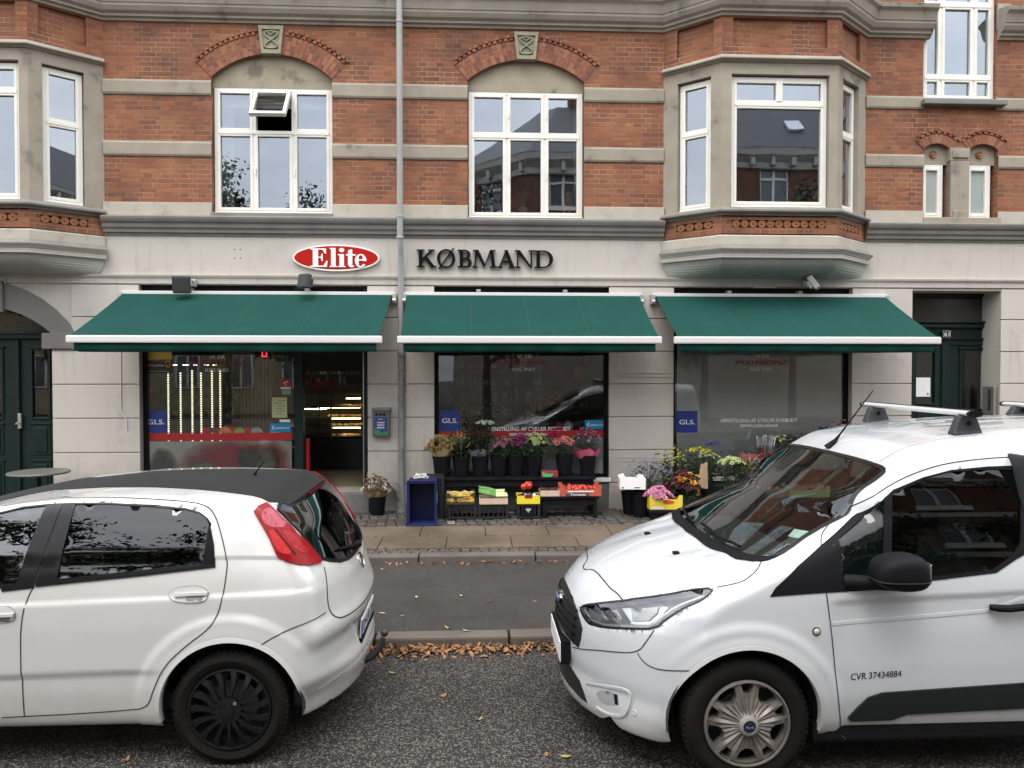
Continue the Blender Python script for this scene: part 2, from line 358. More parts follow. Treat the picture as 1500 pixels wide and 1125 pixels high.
def structure(mb, name, m, **k): return tag(mb.build(name, m, **k), kind='structure')
structure(MB().box(-120, 120, -120, 120, -.3, -.05), 'ground', SOILM)
structure(MB().box(-60, 60, -2.2, 5.69, -.05, 0), 'road', ROADM)
structure(MB().box(-60, 60, 5.80, 7.90, -.05, .08), 'cycle_track', TRACKM)
structure(MB().box(-60, 60, -9, -2.2, -.04, .12), 'opposite_pavement', SLABM)
g = MB(); rnd = random.Random(3); x = -9.0+.2
while x < 10:
    l = rnd.uniform(1.0, 1.4); g.bbox(x, x+l-.015, 5.67+rnd.uniform(-.008, .008), 5.835, -.04, .083+rnd.uniform(-.006, .004), .018); x += l
structure(g, 'kerb', KERBM)
g = MB(); x = -9.0
while x < 10:
    l = rnd.uniform(.9, 1.3); g.bbox(x, x+l-.012, 7.89, 8.05, 0, .152+rnd.uniform(-.004, .004), .015); x += l
structure(g, 'kerb', KERBM)
structure(MB().box(-60, 60, 8.04, 10.6, -.05, .125), 'pavement_bed', SOILM)
g = MB()
for (y0, y1, ph) in ((8.27, 8.82, .35), (8.84, 9.40, 0)):
    x = -9+ph
    while x < 10:
        l = rnd.choice((.74, .76, .75, .78)); T = Matrix.Translation((x+l/2, (y0+y1)/2, .15)) @ Matrix.Rotation(rnd.uniform(-.004, .004), 4, 'X') @ Matrix.Rotation(rnd.uniform(-.003, .003), 4, 'Y')
        g.bbox(-l/2+.004, l/2-.004, -(y1-y0)/2+.003, (y1-y0)/2-.003, -.05, 0, .007, T); x += l
structure(g, 'pavement', SLABM)
g = MB()
def setts(x0, x1, y0, y1, sw, sl, skew=0):
    y = y0; row = 0
    while y < y1-.03:
        h = min(sl, y1-y); x = x0+(row % 2)*sw/2
        while x < x1:
            w_ = sw*rnd.uniform(.8, 1.15); z = .15+rnd.uniform(-.012, .004); c = rnd.uniform(.008, .016); k = (y-y0)*skew
            j = [rnd.uniform(-.005, .005) for _ in range(8)]
            b = [(x+k, y), (x+w_-.012+k, y), (x+w_-.012+k+h*skew, y+h-.012), (x+k+h*skew, y+h-.012)]
            b = [(p[0]+j[2*i], p[1]+j[2*i+1]) for i, p in enumerate(b)]; mx_ = sum(p[0] for p in b)/4; my_ = sum(p[1] for p in b)/4
            tp = [(mx_+(p[0]-mx_)*.8, my_+(p[1]-my_)*.84, z) for p in b]; md = [(p[0], p[1], z-c) for p in b]; bt = [(p[0], p[1], .10) for p in b]
            g.mesh(tp+md+bt, [(0, 1, 2, 3)]+[(4+i, 4+(i+1) % 4, (i+1) % 4, i) for i in range(4)]+[(8+i, 8+(i+1) % 4, 4+(i+1) % 4, 4+i) for i in range(4)])
            x += w_
        y += h; row += 1
setts(-7, 8.5, 9.42, 10.5, .13, .17, -.12); setts(-7, 8.5, 8.06, 8.26, .11, .10)
structure(g, 'pavement_setts', SETTM)
# ============================================================ BUILDING
nt = PLAST.node_tree; N = nt.nodes; L = nt.links; B_ = N['Principled BSDF']; src = B_.inputs['Base Color'].links[0].from_socket
tcp = N.new('ShaderNodeTexCoord'); sp_ = N.new('ShaderNodeSeparateXYZ'); L.new(tcp.outputs['Object'], sp_.inputs[0])
n_ = N.new('ShaderNodeTexNoise'); n_.inputs['Scale'].default_value = 3.2; n_.inputs['Detail'].default_value = 9; n_.inputs['Roughness'].default_value = .72; L.new(tcp.outputs['Object'], n_.inputs['Vector'])
a_ = N.new('ShaderNodeMath'); a_.operation = 'MULTIPLY_ADD'; a_.inputs[1].default_value = -1.5; L.new(n_.outputs['Fac'], a_.inputs[0]); L.new(sp_.outputs[2], a_.inputs[2])
r_ = N.new('ShaderNodeMapRange'); r_.inputs[1].default_value = -.55; r_.inputs[2].default_value = .15; r_.inputs[3].default_value = .6; r_.inputs[4].default_value = 0; L.new(a_.outputs[0], r_.inputs[0])
m_ = N.new('ShaderNodeMixRGB'); m_.inputs[2].default_value = (.17, .155, .13, 1); L.new(r_.outputs[0], m_.inputs[0]); L.new(src, m_.inputs[1])
mp_ = N.new('ShaderNodeMapping'); mp_.inputs['Scale'].default_value = (7, 7, .7); L.new(tcp.outputs['Object'], mp_.inputs[0]); n5 = N.new('ShaderNodeTexNoise'); n5.inputs['Scale'].default_value = 1.5; n5.inputs['Detail'].default_value = 6; L.new(mp_.outputs[0], n5.inputs['Vector'])
r5 = N.new('ShaderNodeMapRange'); r5.inputs[1].default_value = .56; r5.inputs[2].default_value = .75; r5.inputs[3].default_value = 0; r5.inputs[4].default_value = .35; L.new(n5.outputs['Fac'], r5.inputs[0])
m5 = N.new('ShaderNodeMixRGB'); m5.inputs[2].default_value = (.27, .25, .22, 1); L.new(r5.outputs[0], m5.inputs[0]); L.new(m_.outputs[0], m5.inputs[1]); L.new(m5.outputs[0], B_.inputs['Base Color'])
zt = lambda y, x=700: Z(y, x)
BLD = thing('apartment_building', 'red brick apartment building with two stone bay windows above a pale rendered ground floor', 'building', (0, YW, 0))
def part(mb, name, m, parent=None, **k): return mb.build(name, m, parent or BLD, **k)
def parts(mb, name, m, parent=None, **k):
    """one object for every separate piece in the builder"""
    for (v0, f0), (v1, f1) in zip(mb.st, mb.st[1:]+[(len(mb.v), len(mb.f))]):
        q = MB(); q.v = mb.v[v0:v1]; q.loc = mb.loc[v0:v1]; q.f = [[i-v0 for i in f] for f in mb.f[f0:f1]]; q.m = mb.m[f0:f1]
        q.build(name, m, parent or BLD, **k)
LA, LB, LC, LD = (-7.94, YW), (-7.27, YW-.55), (-5.70, YW-.55), (-5.025, YW)
RA, RB, RC, RD = (2.645, YW), (3.29, YW-.55), (4.875, YW-.55), (5.55, YW)
XL, XR = -8.6, 9.2
ZC = zt(345)                 # top of render / underside of grey cornice
ZU = zt(40)                  # underside of upper cornice
ZTOP = 14.2
def arch(x0, x1, zs, rise, n=14):
    """arched opening outline top points from right spring to left spring"""
    c = (x0+x1)/2; h = (x1-x0)/2; rr = (h*h+rise*rise)/(2*rise); zc = zs+rise-rr; a = math.asin(h/rr)
    return [(c+rr*sin(a-2*a*i/n), zc+rr*cos(a-2*a*i/n)) for i in range(n+1)], (c, zc, rr, a)
WINS = []
holes = []
for (p0, p1, yt, yb, ysp, ytop, ytr) in ((310.5, 487, 126.5, 312.5, 114.5, 79, 192.5), (685, 855.5, 132.5, 319.5, 119, 87.5, 198.5)):
    pc = (p0+p1)/2; x0, x1 = X(p0, 220), X(p1, 220)
    zb, zs, zp, zT, ztr = Z(yb, pc), Z(ysp, pc), Z(ytop, pc), Z(yt, pc), Z(ytr, pc)
    top, info = arch(x0, x1, zs, zp-zs)
    holes.append([(x0, zb), (x1, zb)]+top); WINS.append((x0, x1, zb, zT, ztr, zs, zp, info))
SW = []      # two little windows
for (p0, p1) in ((1352, 1391), (1418, 1461)):
    x0, x1 = X(p0, 280), X(p1, 280); zb, zs, zp = Z(320, 1400), Z(219, 1400), Z(210.5, 1400)
    top, info = arch(x0, x1, zs, zp-zs, 8); holes.append([(x0, zb), (x1, zb)]+top); SW.append((x0, x1, zb, zs, zp, info))
sx0, sx1, sz0, sz1 = X(1353, 70), X(1459, 70), Z(147, 1400), Z(-190, 1400)
holes.append([(sx0, sz0), (sx1, sz0), (sx1, sz1), (sx0, sz1)])
# second-floor windows (their sills show at the very top)
ZSILL2 = Z(2.5, 770, YW-.03)
for (x0, x1, *_r) in WINS: holes.append([(x0, ZSILL2), (x1, ZSILL2), (x1, ZSILL2+1.9), (x0, ZSILL2+1.9)])
for (x0, x1, *_r) in WINS: holes.append([(x0, ZSILL2+3), (x1, ZSILL2+3), (x1, ZSILL2+4.8), (x0, ZSILL2+4.8)])
wl = MB(); wl.sheet([(LD[0]-.02, ZC+.05), (RA[0]+.02, ZC+.05), (RA[0]+.02, ZTOP), (LD[0]-.02, ZTOP)], YW, [h for h in holes if h[0][0] < 3], .16)
wl.sheet([(RD[0]-.02, ZC+.05), (XR, ZC+.05), (XR, ZTOP), (RD[0]-.02, ZTOP)], YW, [h for h in holes if h[0][0] > 3], .16)
wl.sheet([(XL, ZC+.05), (LA[0], ZC+.05), (LA[0], ZTOP), (XL, ZTOP)], YW)
# brick on the bays above their windows and the apron under them
def facets(a, b, c, d): return ((a, b), (b, c), (c, d))
zbt0, zbt1 = Z(84, 1140, YW-.55), Z(16, 1140, YW-.55)       # brick above bay window
zap0, zap1 = Z(346, 1140, YW-.55), Z(313, 1140, YW-.55)     # brick apron
PANELS = []
for bay in ((LA, LB, LC, LD), (RA, RB, RC, RD)):
    for i, (p, q) in enumerate(facets(*bay)):
        wl.M = frame(p, q); Lf = (V(q)-V(p)).length
        m0, m1 = (.15, Lf-.15) if i == 1 else ((.2, Lf-.12) if i == 0 else (.12, Lf-.2))
        pz0, pz1 = Z(69, 1140, YW-.55), Z(27, 1140, YW-.55)
        hole = [(m0, pz0), (m1, pz0), (m1, pz1), (m0, pz1)]
        wl.sheet([(0, zbt0), (Lf, zbt0), (Lf, zbt1+.05), (0, zbt1+.05)], 0, [hole], .05)
        wl.sheet([(m0, pz0), (m1, pz0), (m1, pz1), (m0, pz1)], .05)
        oz0, oz1 = Z(333.5, 1140, YW-.55), Z(322.5, 1140, YW-.55)
        hole = [(m0, oz0), (m1, oz0), (m1, oz1), (m0, oz1)]
        wl.sheet([(0, zap0-.03), (Lf, zap0-.03), (Lf, zap1+.03), (0, zap1+.03)], 0, [hole], .04)
        PANELS.append((p, q, m0, m1, oz0, oz1))
        wl.sheet([(0, zbt1+.3), (Lf, zbt1+.3), (Lf, ZTOP-1), (0, ZTOP-1)], 0)
wl.M = Matrix.Identity(4)
part(wl, 'brick_wall', BRICK)
for (p, q, m0, m1, oz0, oz1) in PANELS:
    om = MB(); om.M = frame(p, q); n = max(3, round((m1-m0)/.122)); wv = (m1-m0)/n; h = oz1-oz0
    for i in range(n):
        cx = m0+wv*(i+.5); cz = (oz0+oz1)/2
        om.mi = 0; om.prism([(cx+wv*.47*cos(a)*(1 if abs(cos(a)) < .9 else 1), cz+h*.47*sin(a)) for a in [2*pi*k/12 for k in range(12)]], 'y', .005, .038,
                 holes=[[(cx+wv*.13*cos(a), cz-.005+h*.15*sin(a)) for a in [2*pi*k/3+pi/2 for k in range(3)]]])
    om.mi = 1; om.box(m0, m1, .035, .042, oz0, oz1)
    part(om, 'terracotta_panel', [TERRA, mat('panel_backing', (.03, .018, .014), .9)])  # second material: dark backing sheet behind the pierced ornament
# stone body of the bays with window openings
BAYW = []
zs0, zs1 = Z(318, 1140, YW-.55), Z(91, 1140, YW-.55)
for bi, bay in enumerate(((LA, LB, LC, LD), (RA, RB, RC, RD))):
    stone = MB()
    for i, (p, q) in enumerate(facets(*bay)):
        stone.M = frame(p, q); Lf = (V(q)-V(p)).length
        wz0, wz1 = Z(304.5, 1140, YW-.50), Z(111, 1140, YW-.50)
        m0, m1 = ((.135, Lf-.115), (.21, .695), (.155, .64))[{1: 0, 0: 1, 2: 2}[i]]
        stone.sheet([(0, zs0), (Lf, zs0), (Lf, zs1+.05), (0, zs1+.05)], 0, [[(m0, wz0), (m1, wz0), (m1, wz1), (m0, wz1)]], .13)
        BAYW.append((p, q, m0, m1, wz0, wz1, i == 1))
    stone.M = Matrix.Identity(4); part(stone, 'bay_stonework', STONE)

# mouldings round the bays
def bz(y, o=0, px=1140): return Z(y, px, YW-.55-o)
mo = MB(); mo2 = MB(); mo3 = MB(); mo4 = MB()
for bay in ((LA, LB, LC, LD), (RA, RB, RC, RD)):
    ext = [(bay[0][0], YW+.05)]+list(bay)+[(bay[3][0], YW+.05)]; ext = list(bay)
    mo.sweep(ext, [(-.02, bz(92)), (.02, bz(92)), (.035, bz(90)), (.035, bz(88.5, .03)), (.07, bz(86.5, .06)), (.075, bz(84.5, .07)), (.05, bz(83)), (-.02, bz(82))])
    mo2.sweep(ext, [(-.03, bz(317)), (.02, bz(316)), (.03, bz(313)), (.06, bz(312, .05)), (.09, bz(309.5, .08)), (.09, bz(307, .08)), (.02, bz(304.5)), (-.03, bz(304.3))])
    mo3.sweep(ext, [(-.03, bz(358.5, .03)), (.03, bz(358.5, .03)), (.03, bz(346, .03)), (.005, bz(344.5)), (-.03, bz(344.5))])
    mo4.mi = 1; mo4.sweep(ext, [(-.03, bz(358.5)), (.05, bz(358.8, .04)), (.13, bz(363.5, .13)), (.13, bz(365, .13)), (-.03, bz(365))])
    mo4.mi = 0; mo4.sweep(ext, [(-.05, bz(365.2)), (.12, bz(365.2, .12)), (.115, bz(367, .11)), (.095, bz(368, .1)), (.09, bz(370, .09)), (.075, bz(371, .07)), (.075, bz(377.5, .07)), (.04, bz(378.5, .05)), (-.05, bz(378.5))])
parts(mo, 'bay_cornice', STONED); parts(mo2, 'bay_sill', GREYP); parts(mo3, 'pale_stone_course', STONEL); parts(mo4, 'bay_ledge', [PLAST, GREYP])
# curved corbel under each bay
GREENG = mat('corbel_paint', (.40, .41, .375), .7, var=.1, vs=2)
for bay in ((LA, LB, LC, LD), (RA, RB, RC, RD)):
    co = MB(); mid = (bay[0][0]+bay[3][0])/2; rings = []
    for k in range(11):
        t = k/10; sc = 1-.03*t-.10*t**3; dd = cos(t*pi/2)**.8; z = bz(378)+(zt(407)-bz(378))*sin(t*pi/2)**1.25
        rings.append([(mid+(p[0]-mid)*sc*(1 if 0 else 1), YW-(YW-p[1])*dd-(.03 if k < 10 else 0), z) for p in ((bay[0][0], YW+.05), bay[0], bay[1], bay[2], bay[3], (bay[3][0], YW+.05))])
    vs = [p for r_ in rings for p in r_]
    co.mesh(vs, [(i*6+j, (i+1)*6+j, (i+1)*6+j+1, i*6+j+1) for i in range(10) for j in range(5)])
    co.box(mid-.17, mid+.17, YW-.035, YW+.01, zt(420), zt(402))
    part(co, 'bay_corbel', GREENG)
# floors/lids closing the bays
ld = MB()
for bay in ((LA, LB, LC, LD), (RA, RB, RC, RD)):
    for z in (bz(366), bz(345), bz(311), bz(88), bz(10)): ld.prism(list(bay), 'z', z, z+.02)
parts(ld, 'bay_floor', DARK)
# bands
bn = MB(); bn2 = MB()
def band(x0, x1, ya, yb, out=.028):
    z0, z1 = zt(yb), zt(ya); bn.sweep([(x0, YW), (x1, YW)], [(-.02, z0), (out*.6, z0), (out, z0+.025), (out, z1-.03), (out*.5, z1), (-.02, z1)])
spans = [(LD[0], WINS[0][0]), (WINS[0][1], WINS[1][0]), (WINS[1][1], RA[0])]
for a, b in spans:
    band(a, b, 125.5, 147); band(a, b, 213.5, 235)
    bn2.sweep([(a, YW), (b, YW)], [(-.02, zt(322)), (.04, zt(322)), (.04, zt(302.5)), (.0, zt(301)), (-.02, zt(301))])
band(RD[0], sx0, 130, 149); band(sx1, XR, 130, 149)
band(RD[0], SW[0][0], 217.5, 237); band(SW[1][1], XR, 217.5, 237)
for a, b in ((RD[0], SW[0][0]), (SW[1][1], XR)): bn2.sweep([(a, YW), (b, YW)], [(-.02, zt(322)), (.04, zt(322)), (.04, zt(303)), (.0, zt(302)), (-.02, zt(302))])
parts(bn, 'stone_band', STONE); parts(bn2, 'stone_base_band', STONEL)
gc = MB()
def gcp(): return [(-.02, zt(349.5)), (.015, zt(349.5)), (.02, zt(346)), (.05, zt(345, 700)), (.055, zt(341)), (.08, zt(338)), (.085, zt(333)), (.115, zt(330.5)), (.13, zt(327)), (.135, zt(324)), (.045, zt(320.2)), (-.02, zt(320))]
for a, b in ((XL, LA[0]), (LD[0], RA[0]), (RD[0], XR)): gc.sweep([(a, YW), (b, YW)], gcp())
parts(gc, 'grey_cornice', GREYP)
uc = MB()
ucp = [(-.02, zt(43)), (.03, zt(42.5)), (.04, zt(39.5)), (.075, zt(38, 700)), (.08, zt(35)), (.12, zt(32)), (.15, zt(26.5)), (.155, zt(23)), (.165, zt(22.5)), (.19, zt(13.5)), (.2, zt(11)), (.24, zt(7)), (.25, zt(1.5)), (.02, zt(-4)), (-.02, zt(-4))]
uc.sweep([(XL, YW), LA, LB, LC, LD, RA, RB, RC, RD, (X(1362, 20), YW)], ucp); uc.sweep([(X(1461, 20), YW), (XR, YW)], ucp)
parts(uc, 'upper_cornice', STONED)
# arches
def voussoirs(info, th, name, nb, two=True, dent=True, keygap=.0):
    c, zc, rr, a = info; m = MB(); rg = random.Random(int(c*100))
    m.mi = 3
    pts = [(c+(rr+th)*sin(-a+2*a*i/24), zc+(rr+th)*cos(-a+2*a*i/24)) for i in range(25)]+[(c+rr*sin(a-2*a*i/24), zc+rr*cos(a-2*a*i/24)) for i in range(25)]
    m.prism(pts, 'y', YW-.006, YW+.02)
    for k in range(nb):
        t0 = -a+2*a*k/nb; t1 = -a+2*a*(k+1)/nb-.0095/rr
        if abs((t0+t1)/2)*rr < keygap: continue
        split = [0, .5, 1] if k % 2 else [0, .25, .75, 1]
        if not two: split = [0, 1]
        for j in range(len(split)-1):
            r0 = rr+th*split[j]+(.006 if j else 0); r1 = rr+th*split[j+1]; m.mi = rg.choice((0, 0, 1, 2))
            m.prism([(c+r0*sin(t0), zc+r0*cos(t0)), (c+r0*sin(t1), zc+r0*cos(t1)), (c+r1*sin(t1), zc+r1*cos(t1)), (c+r1*sin(t0), zc+r1*cos(t0))], 'y', YW-.009-rg.uniform(0, .003), YW)
    if dent:
        hh = .07 if two else .05; n = int(2*a*(rr+th)/.075)
        for k in range(n):
            t0 = -a+2*a*k/n; t1 = -a+2*a*(k+.62)/n; r0 = rr+th+.012; r1 = r0+hh*.5
            if abs((t0+t1)/2)*rr < keygap: continue
            m.mi = rg.choice((1, 0, 2))
            m.prism([(c+r0*sin(t0), zc+r0*cos(t0)), (c+r0*sin(t1), zc+r0*cos(t1)), (c+r1*sin(t1), zc+r1*cos(t1)), (c+r1*sin(t0), zc+r1*cos(t0))], 'y', YW-.020, YW)
            t2 = t0+(t1-t0)*.8; t3 = t1+(t1-t0)*.75; r2 = r1+.004; r3 = r0+hh
            m.prism([(c+r2*sin(t2), zc+r2*cos(t2)), (c+r2*sin(t3), zc+r2*cos(t3)), (c+r3*sin(t3), zc+r3*cos(t3)), (c+r3*sin(t2), zc+r3*cos(t2))], 'y', YW-.028, YW)
    part(m, name, ARCHB)
for (x0, x1, zb, zT, ztr, zs, zp, info) in WINS:
    voussoirs(info, .255, 'brick_arch', 30, keygap=.14)
    c = (x0+x1)/2; k = MB(); top, _ = arch(x0, x1, zs, zp-zs)
    k.prism([(x0, zT-.01), (x1, zT-.01)]+top, 'y', YW+.07, YW+.2); part(k, 'stone_tympanum', mat('tympanum_stone', (.29, .26, .19), .85, var=.3, vs=3.5, bump=.2, bs=50, dirt=(.15, .135, .105)))
    k = MB(); kz0, kz1 = zp-.01, zp+.365
    k.prism([(c-.13, kz0), (c+.13, kz0), (c+.17, kz1), (c-.17, kz1)], 'y', YW-.05, YW+.05, holes=[[(c-.095, kz0+.05), (c+.095, kz0+.05), (c+.125, kz1-.05), (c-.125, kz1-.05)]])
    k.prism([(c-.095, kz0+.05), (c+.095, kz0+.05), (c+.125, kz1-.05), (c-.125, kz1-.05)], 'y', YW-.028, YW+.05)
    zc = (kz0+kz1)/2; pts = [V((c+.085*sin(2*t)*(1.0 if t < pi else 1), YW-.04, zc+.115*cos(t))) for t in [2*pi*i/32 for i in range(32)]]
    k.tube(pts, .012, 6, closed=True); k.tube([(c-.05, YW-.04, zc+.10), (c, YW-.04, zc+.065), (c+.05, YW-.04, zc+.10)], .012, 6)
    part(k, 'keystone', mat('keystone', (.27, .255, .18), .8, var=.25, vs=8, bump=.3), smooth=30)
for (x0, x1, zb, zs, zp, info) in SW:
    voussoirs(info, .13, 'brick_arch', 11, two=False)
    top, _ = arch(x0, x1, zs, zp-zs, 8); k = MB(); k.prism([(x0, Z(240, 1400)), (x1, Z(240, 1400))]+top, 'y', YW+.07, YW+.2); part(k, 'stone_tympanum', STONE)
    k = MB(); c = (x0+x1)/2-.02; k.lathe([(.0, YW+.035), (.02, YW+.04), (.025, YW+.055), (.045, YW+.04), (.055, YW+.07)], (c, 0, Z(225, 1400)), 'y', 20); part(k, 'terracotta_rosette', TERRA, smooth=40)
k = MB(); x0, x1 = SW[0][1], SW[1][0]
k.bbox(x0, x1, YW-.03, YW+.1, Z(322, 1400), Z(236, 1400), .012); k.bbox(x0+.02, x1-.02, YW-.045, YW+.05, Z(232, 1400), Z(221, 1400), .008); k.bbox(x0-.01, x1+.01, YW-.025, YW+.1, Z(236, 1400), Z(217, 1400), .01)
k.bbox(x0+.03, x1-.03, YW-.05, YW, Z(322, 1400), Z(309, 1400), .01); k.bbox(SW[0][0]-.02, SW[1][1]+.02, YW-.06, YW+.15, zt(323)-.02, Z(319.5, 1400), .01)
part(k, 'stone_pillar', STONE)
k = MB(); k.bbox(sx0-.05, sx1+.1, YW-.13, YW+.12, Z(157, 1400), Z(149.5, 1400), .012); k.bbox(sx0+.0, sx1+.0, YW-.06, YW+.12, Z(150, 1400), Z(146, 1400), .01); part(k, 'dark_sill', GREYP)
k = MB(); k.box(sx1, sx1+.2, YW-.03, YW+.02, Z(44, 1400), Z(5, 1400)); part(k, 'cornice_stop', STONED)
for (x0, x1, zb, *_r) in WINS:
    k = MB(); k.bbox(x0-.01, x1+.01, YW-.06, YW+.15, zt(323), zb-.002, .01); part(k, 'window_ledge', GREYP)
# ------------------------------------------------------------ windows
def window(M, x0, x1, z0, z1, cols, rows, yb=.07, fw=.045, sw=.04, name='window', curtain=None, mats=None, skip=(), mull=.05, gm=None, handles=False):
    """cols / rows: cumulative fractions; outer frame + one sash per cell + glass"""
    f = MB(M); p = MB(M); xs = [x0+fw*.6]+[x0+(x1-x0)*c for c in cols]+[x1-fw*.6]; zs = [z0+fw*.6]+[z0+(z1-z0)*r for r in rows]+[z1-fw*.6]
    f.bbox(x0, x0+fw, yb, yb+.09, z0, z1, .006); f.bbox(x1-fw, x1, yb, yb+.09, z0, z1, .006)
    f.bbox(x0+fw, x1-fw, yb, yb+.09, z0, z0+fw, .006); f.bbox(x0+fw, x1-fw, yb, yb+.09, z1-fw, z1, .006)
    for c in xs[1:-1]: f.bbox(c-mull/2, c+mull/2, yb+.004, yb+.09, z0+fw, z1-fw, .006)
    for r in zs[1:-1]: f.bbox(x0+fw, x1-fw, yb-.012, yb+.09, r-mull/2, r+mull/2, .006)
    f.bbox(x0-.0, x1+.0, yb-.02, yb+.05, z0-.012, z0+.02, .005)
    for i in range(len(xs)-1):
        for j in range(len(zs)-1):
            a, b = xs[i]+mull*.28, xs[i+1]-mull*.28; c, d = zs[j]+mull*.28, zs[j+1]-mull*.28; y = yb+.012 if (i+j) % 1 == 0 else yb
            if (i, j) in skip: continue
            f.bbox(a, a+sw, y-.018, y+.045, c, d, .008); f.bbox(b-sw, b, y-.018, y+.045, c, d, .008)
            f.bbox(a+sw, b-sw, y-.018, y+.045, c, c+sw*1.1, .008); f.bbox(a+sw, b-sw, y-.018, y+.045, d-sw, d, .008)
            p.face([(a+sw-.003, y+.02, c+sw), (b-sw+.003, y+.02, c+sw), (b-sw+.003, y+.02, d-sw+.003), (a+sw-.003, y+.02, d-sw+.003)])
            if handles and i: f.bbox(a+.006, a+.018, y-.04, y-.02, (c+d)/2-.05, (c+d)/2+.05, .004)
    o = part(f, name, WHITE); g_ = part(p, 'pane', gm or WGLASS, o)
    if curtain: curtain(M, x0, x1, z0, z1, yb, o)
    return o
CURT = mat('curtain', (.62, .62, .60), .9, var=.1, vs=6)
def curt_blind(M, x0, x1, z0, z1, yb, o):
    m = MB(M); 
    m.box(x0+.05, x1-.05, yb+.17, yb+.18, z1-.22, z1-.05)
    for (a, b) in ((x0+.02, x0+.2), (x1-.12, x1-.02)):
        n = 14
        for k in range(n): m.face([(a+(b-a)*k/n, yb+.2+.02*(k % 2), z0+.1), (a+(b-a)*(k+1)/n, yb+.2+.02*((k+1) % 2), z0+.1), (a+(b-a)*(k+1)/n, yb+.2+.02*((k+1) % 2), z1), (a+(b-a)*k/n, yb+.2+.02*(k % 2), z1)])
    part(m, 'curtain', CURT, o)
def curt_side(M, x0, x1, z0, z1, yb, o):
    m = MB(M)
    for (a, b) in ((x1-.1, x1-.03),):
        n = 6
        for k in range(n): m.face([(a+(b-a)*k/n, yb+.2+.02*(k % 2), z0+.1), (a+(b-a)*(k+1)/n, yb+.2+.02*((k+1) % 2), z0+.1), (a+(b-a)*(k+1)/n, yb+.2+.02*((k+1) % 2), z1), (a+(b-a)*k/n, yb+.2+.02*(k % 2), z1)])
    part(m, 'curtain', CURT, o)
M0 = frame((0, YW))
for wi, (x0, x1, zb, zT, ztr, zs, zp, info) in enumerate(WINS):
    wnd = window(M0, x0+.012, x1-.012, zb+.005, zT, [1/3, 2/3], [(ztr-zb)/(zT-zb)], curtain=curt_blind if wi == 0 else curt_side, skip={(1, 1)} if wi == 0 else (), handles=True, gm=None)
    if wi == 0:      # top-hung sash standing open
        a = x0+(x1-x0)/3+.03; b = x0+(x1-x0)*2/3-.03; h = zT-ztr-.10
        T = Matrix.Translation((0, .06, zT-.06)) @ Matrix.Rotation(R(-37), 4, 'X') @ Matrix.Translation((0, 0, -h))
        s_ = MB(M0); 
        for q in ((a, a+.045, 0, h), (b-.045, b, 0, h), (a+.045, b-.045, 0, .05), (a+.045, b-.045, h-.045, h)): s_.bbox(q[0], q[1], -.03, .03, q[2], q[3], .008, T)
        so = part(s_, 'open_sash', WHITE, wnd); tag(so, 'top hung sash tilted open')
        s_ = MB(M0); s_.face([T @ V(q) for q in ((a+.04, 0, .04), (b-.04, 0, .04), (b-.04, 0, h-.04), (a+.04, 0, h-.04))]); part(s_, 'pane', WGLASS, wnd)
for (p, q, m0, m1, wz0, wz1, fr) in BAYW:
    M = frame(p, q)
    if fr:
        zf = (Z(151.5, 1140, YW-.5)-wz0)/(wz1-wz0); h = wz1-.04-wz0; f1 = zf
        o = window(M, m0+.01, m1-.01, wz0, wz1-.02, [], [f1], yb=.06); k = MB(M); c = (m0+m1)/2+.0
        k.bbox(c-.045, c+.045, .045, .12, wz0+(wz1-wz0)*f1+.02, wz1-.05, .008); part(k, 'mullion', WHITE, o)
    else: window(M, m0+.01, m1-.01, wz0, wz1-.02, [], [.60], yb=.06)
FROST = mat('frosted_glass', (.33, .38, .365), .18, var=.05, vs=3, coat=.6)
for (x0, x1, zb, zs, zp, info) in SW: window(M0, x0+.005, x1-(.02 if x0 < 6.3 else .06), zb+.005, Z(240, 1400), [], [], yb=.07, gm=FROST)
window(M0, sx0, sx1, sz0, sz1, [.27, .72], [(Z(113, 1400)-sz0)/(sz1-sz0), (Z(6, 1400)-sz0)/(sz1-sz0)], yb=.05)
for q in ((1, 0), (2, 0)):
    for (x0, x1, *_r) in WINS: window(M0, x0+.01, x1-.01, ZSILL2+(0 if q[0] == 1 else 3), ZSILL2+(1.9 if q[0] == 1 else 4.8), [1/3, 2/3], [.62])
k = MB()
for (a, b) in ((1355, 1370), (1433, 1450)):
    k.face([(X(a, 130), YW+.09, Z(141, 1400)), (X(b, 130), YW+.09, Z(141, 1400)), (X(b, 130), YW+.09, Z(120, 1400)), (X(a, 130), YW+.09, Z(120, 1400))])
part(k, 'ornamental_pane', mat('ornamental_glass', (.36, .34, .17), .3, var=.5, vs=60))
k = MB(); k.face([(X(1384, 60), YW+.12, Z(110, 1400)), (X(1422, 60), YW+.12, Z(110, 1400)), (X(1422, 60), YW+.12, Z(10, 1400)), (X(1384, 60), YW+.12, Z(10, 1400))]); part(k, 'net_curtain', mat('net_curtain', (.42, .47, .46), .7, var=.12, vs=14))
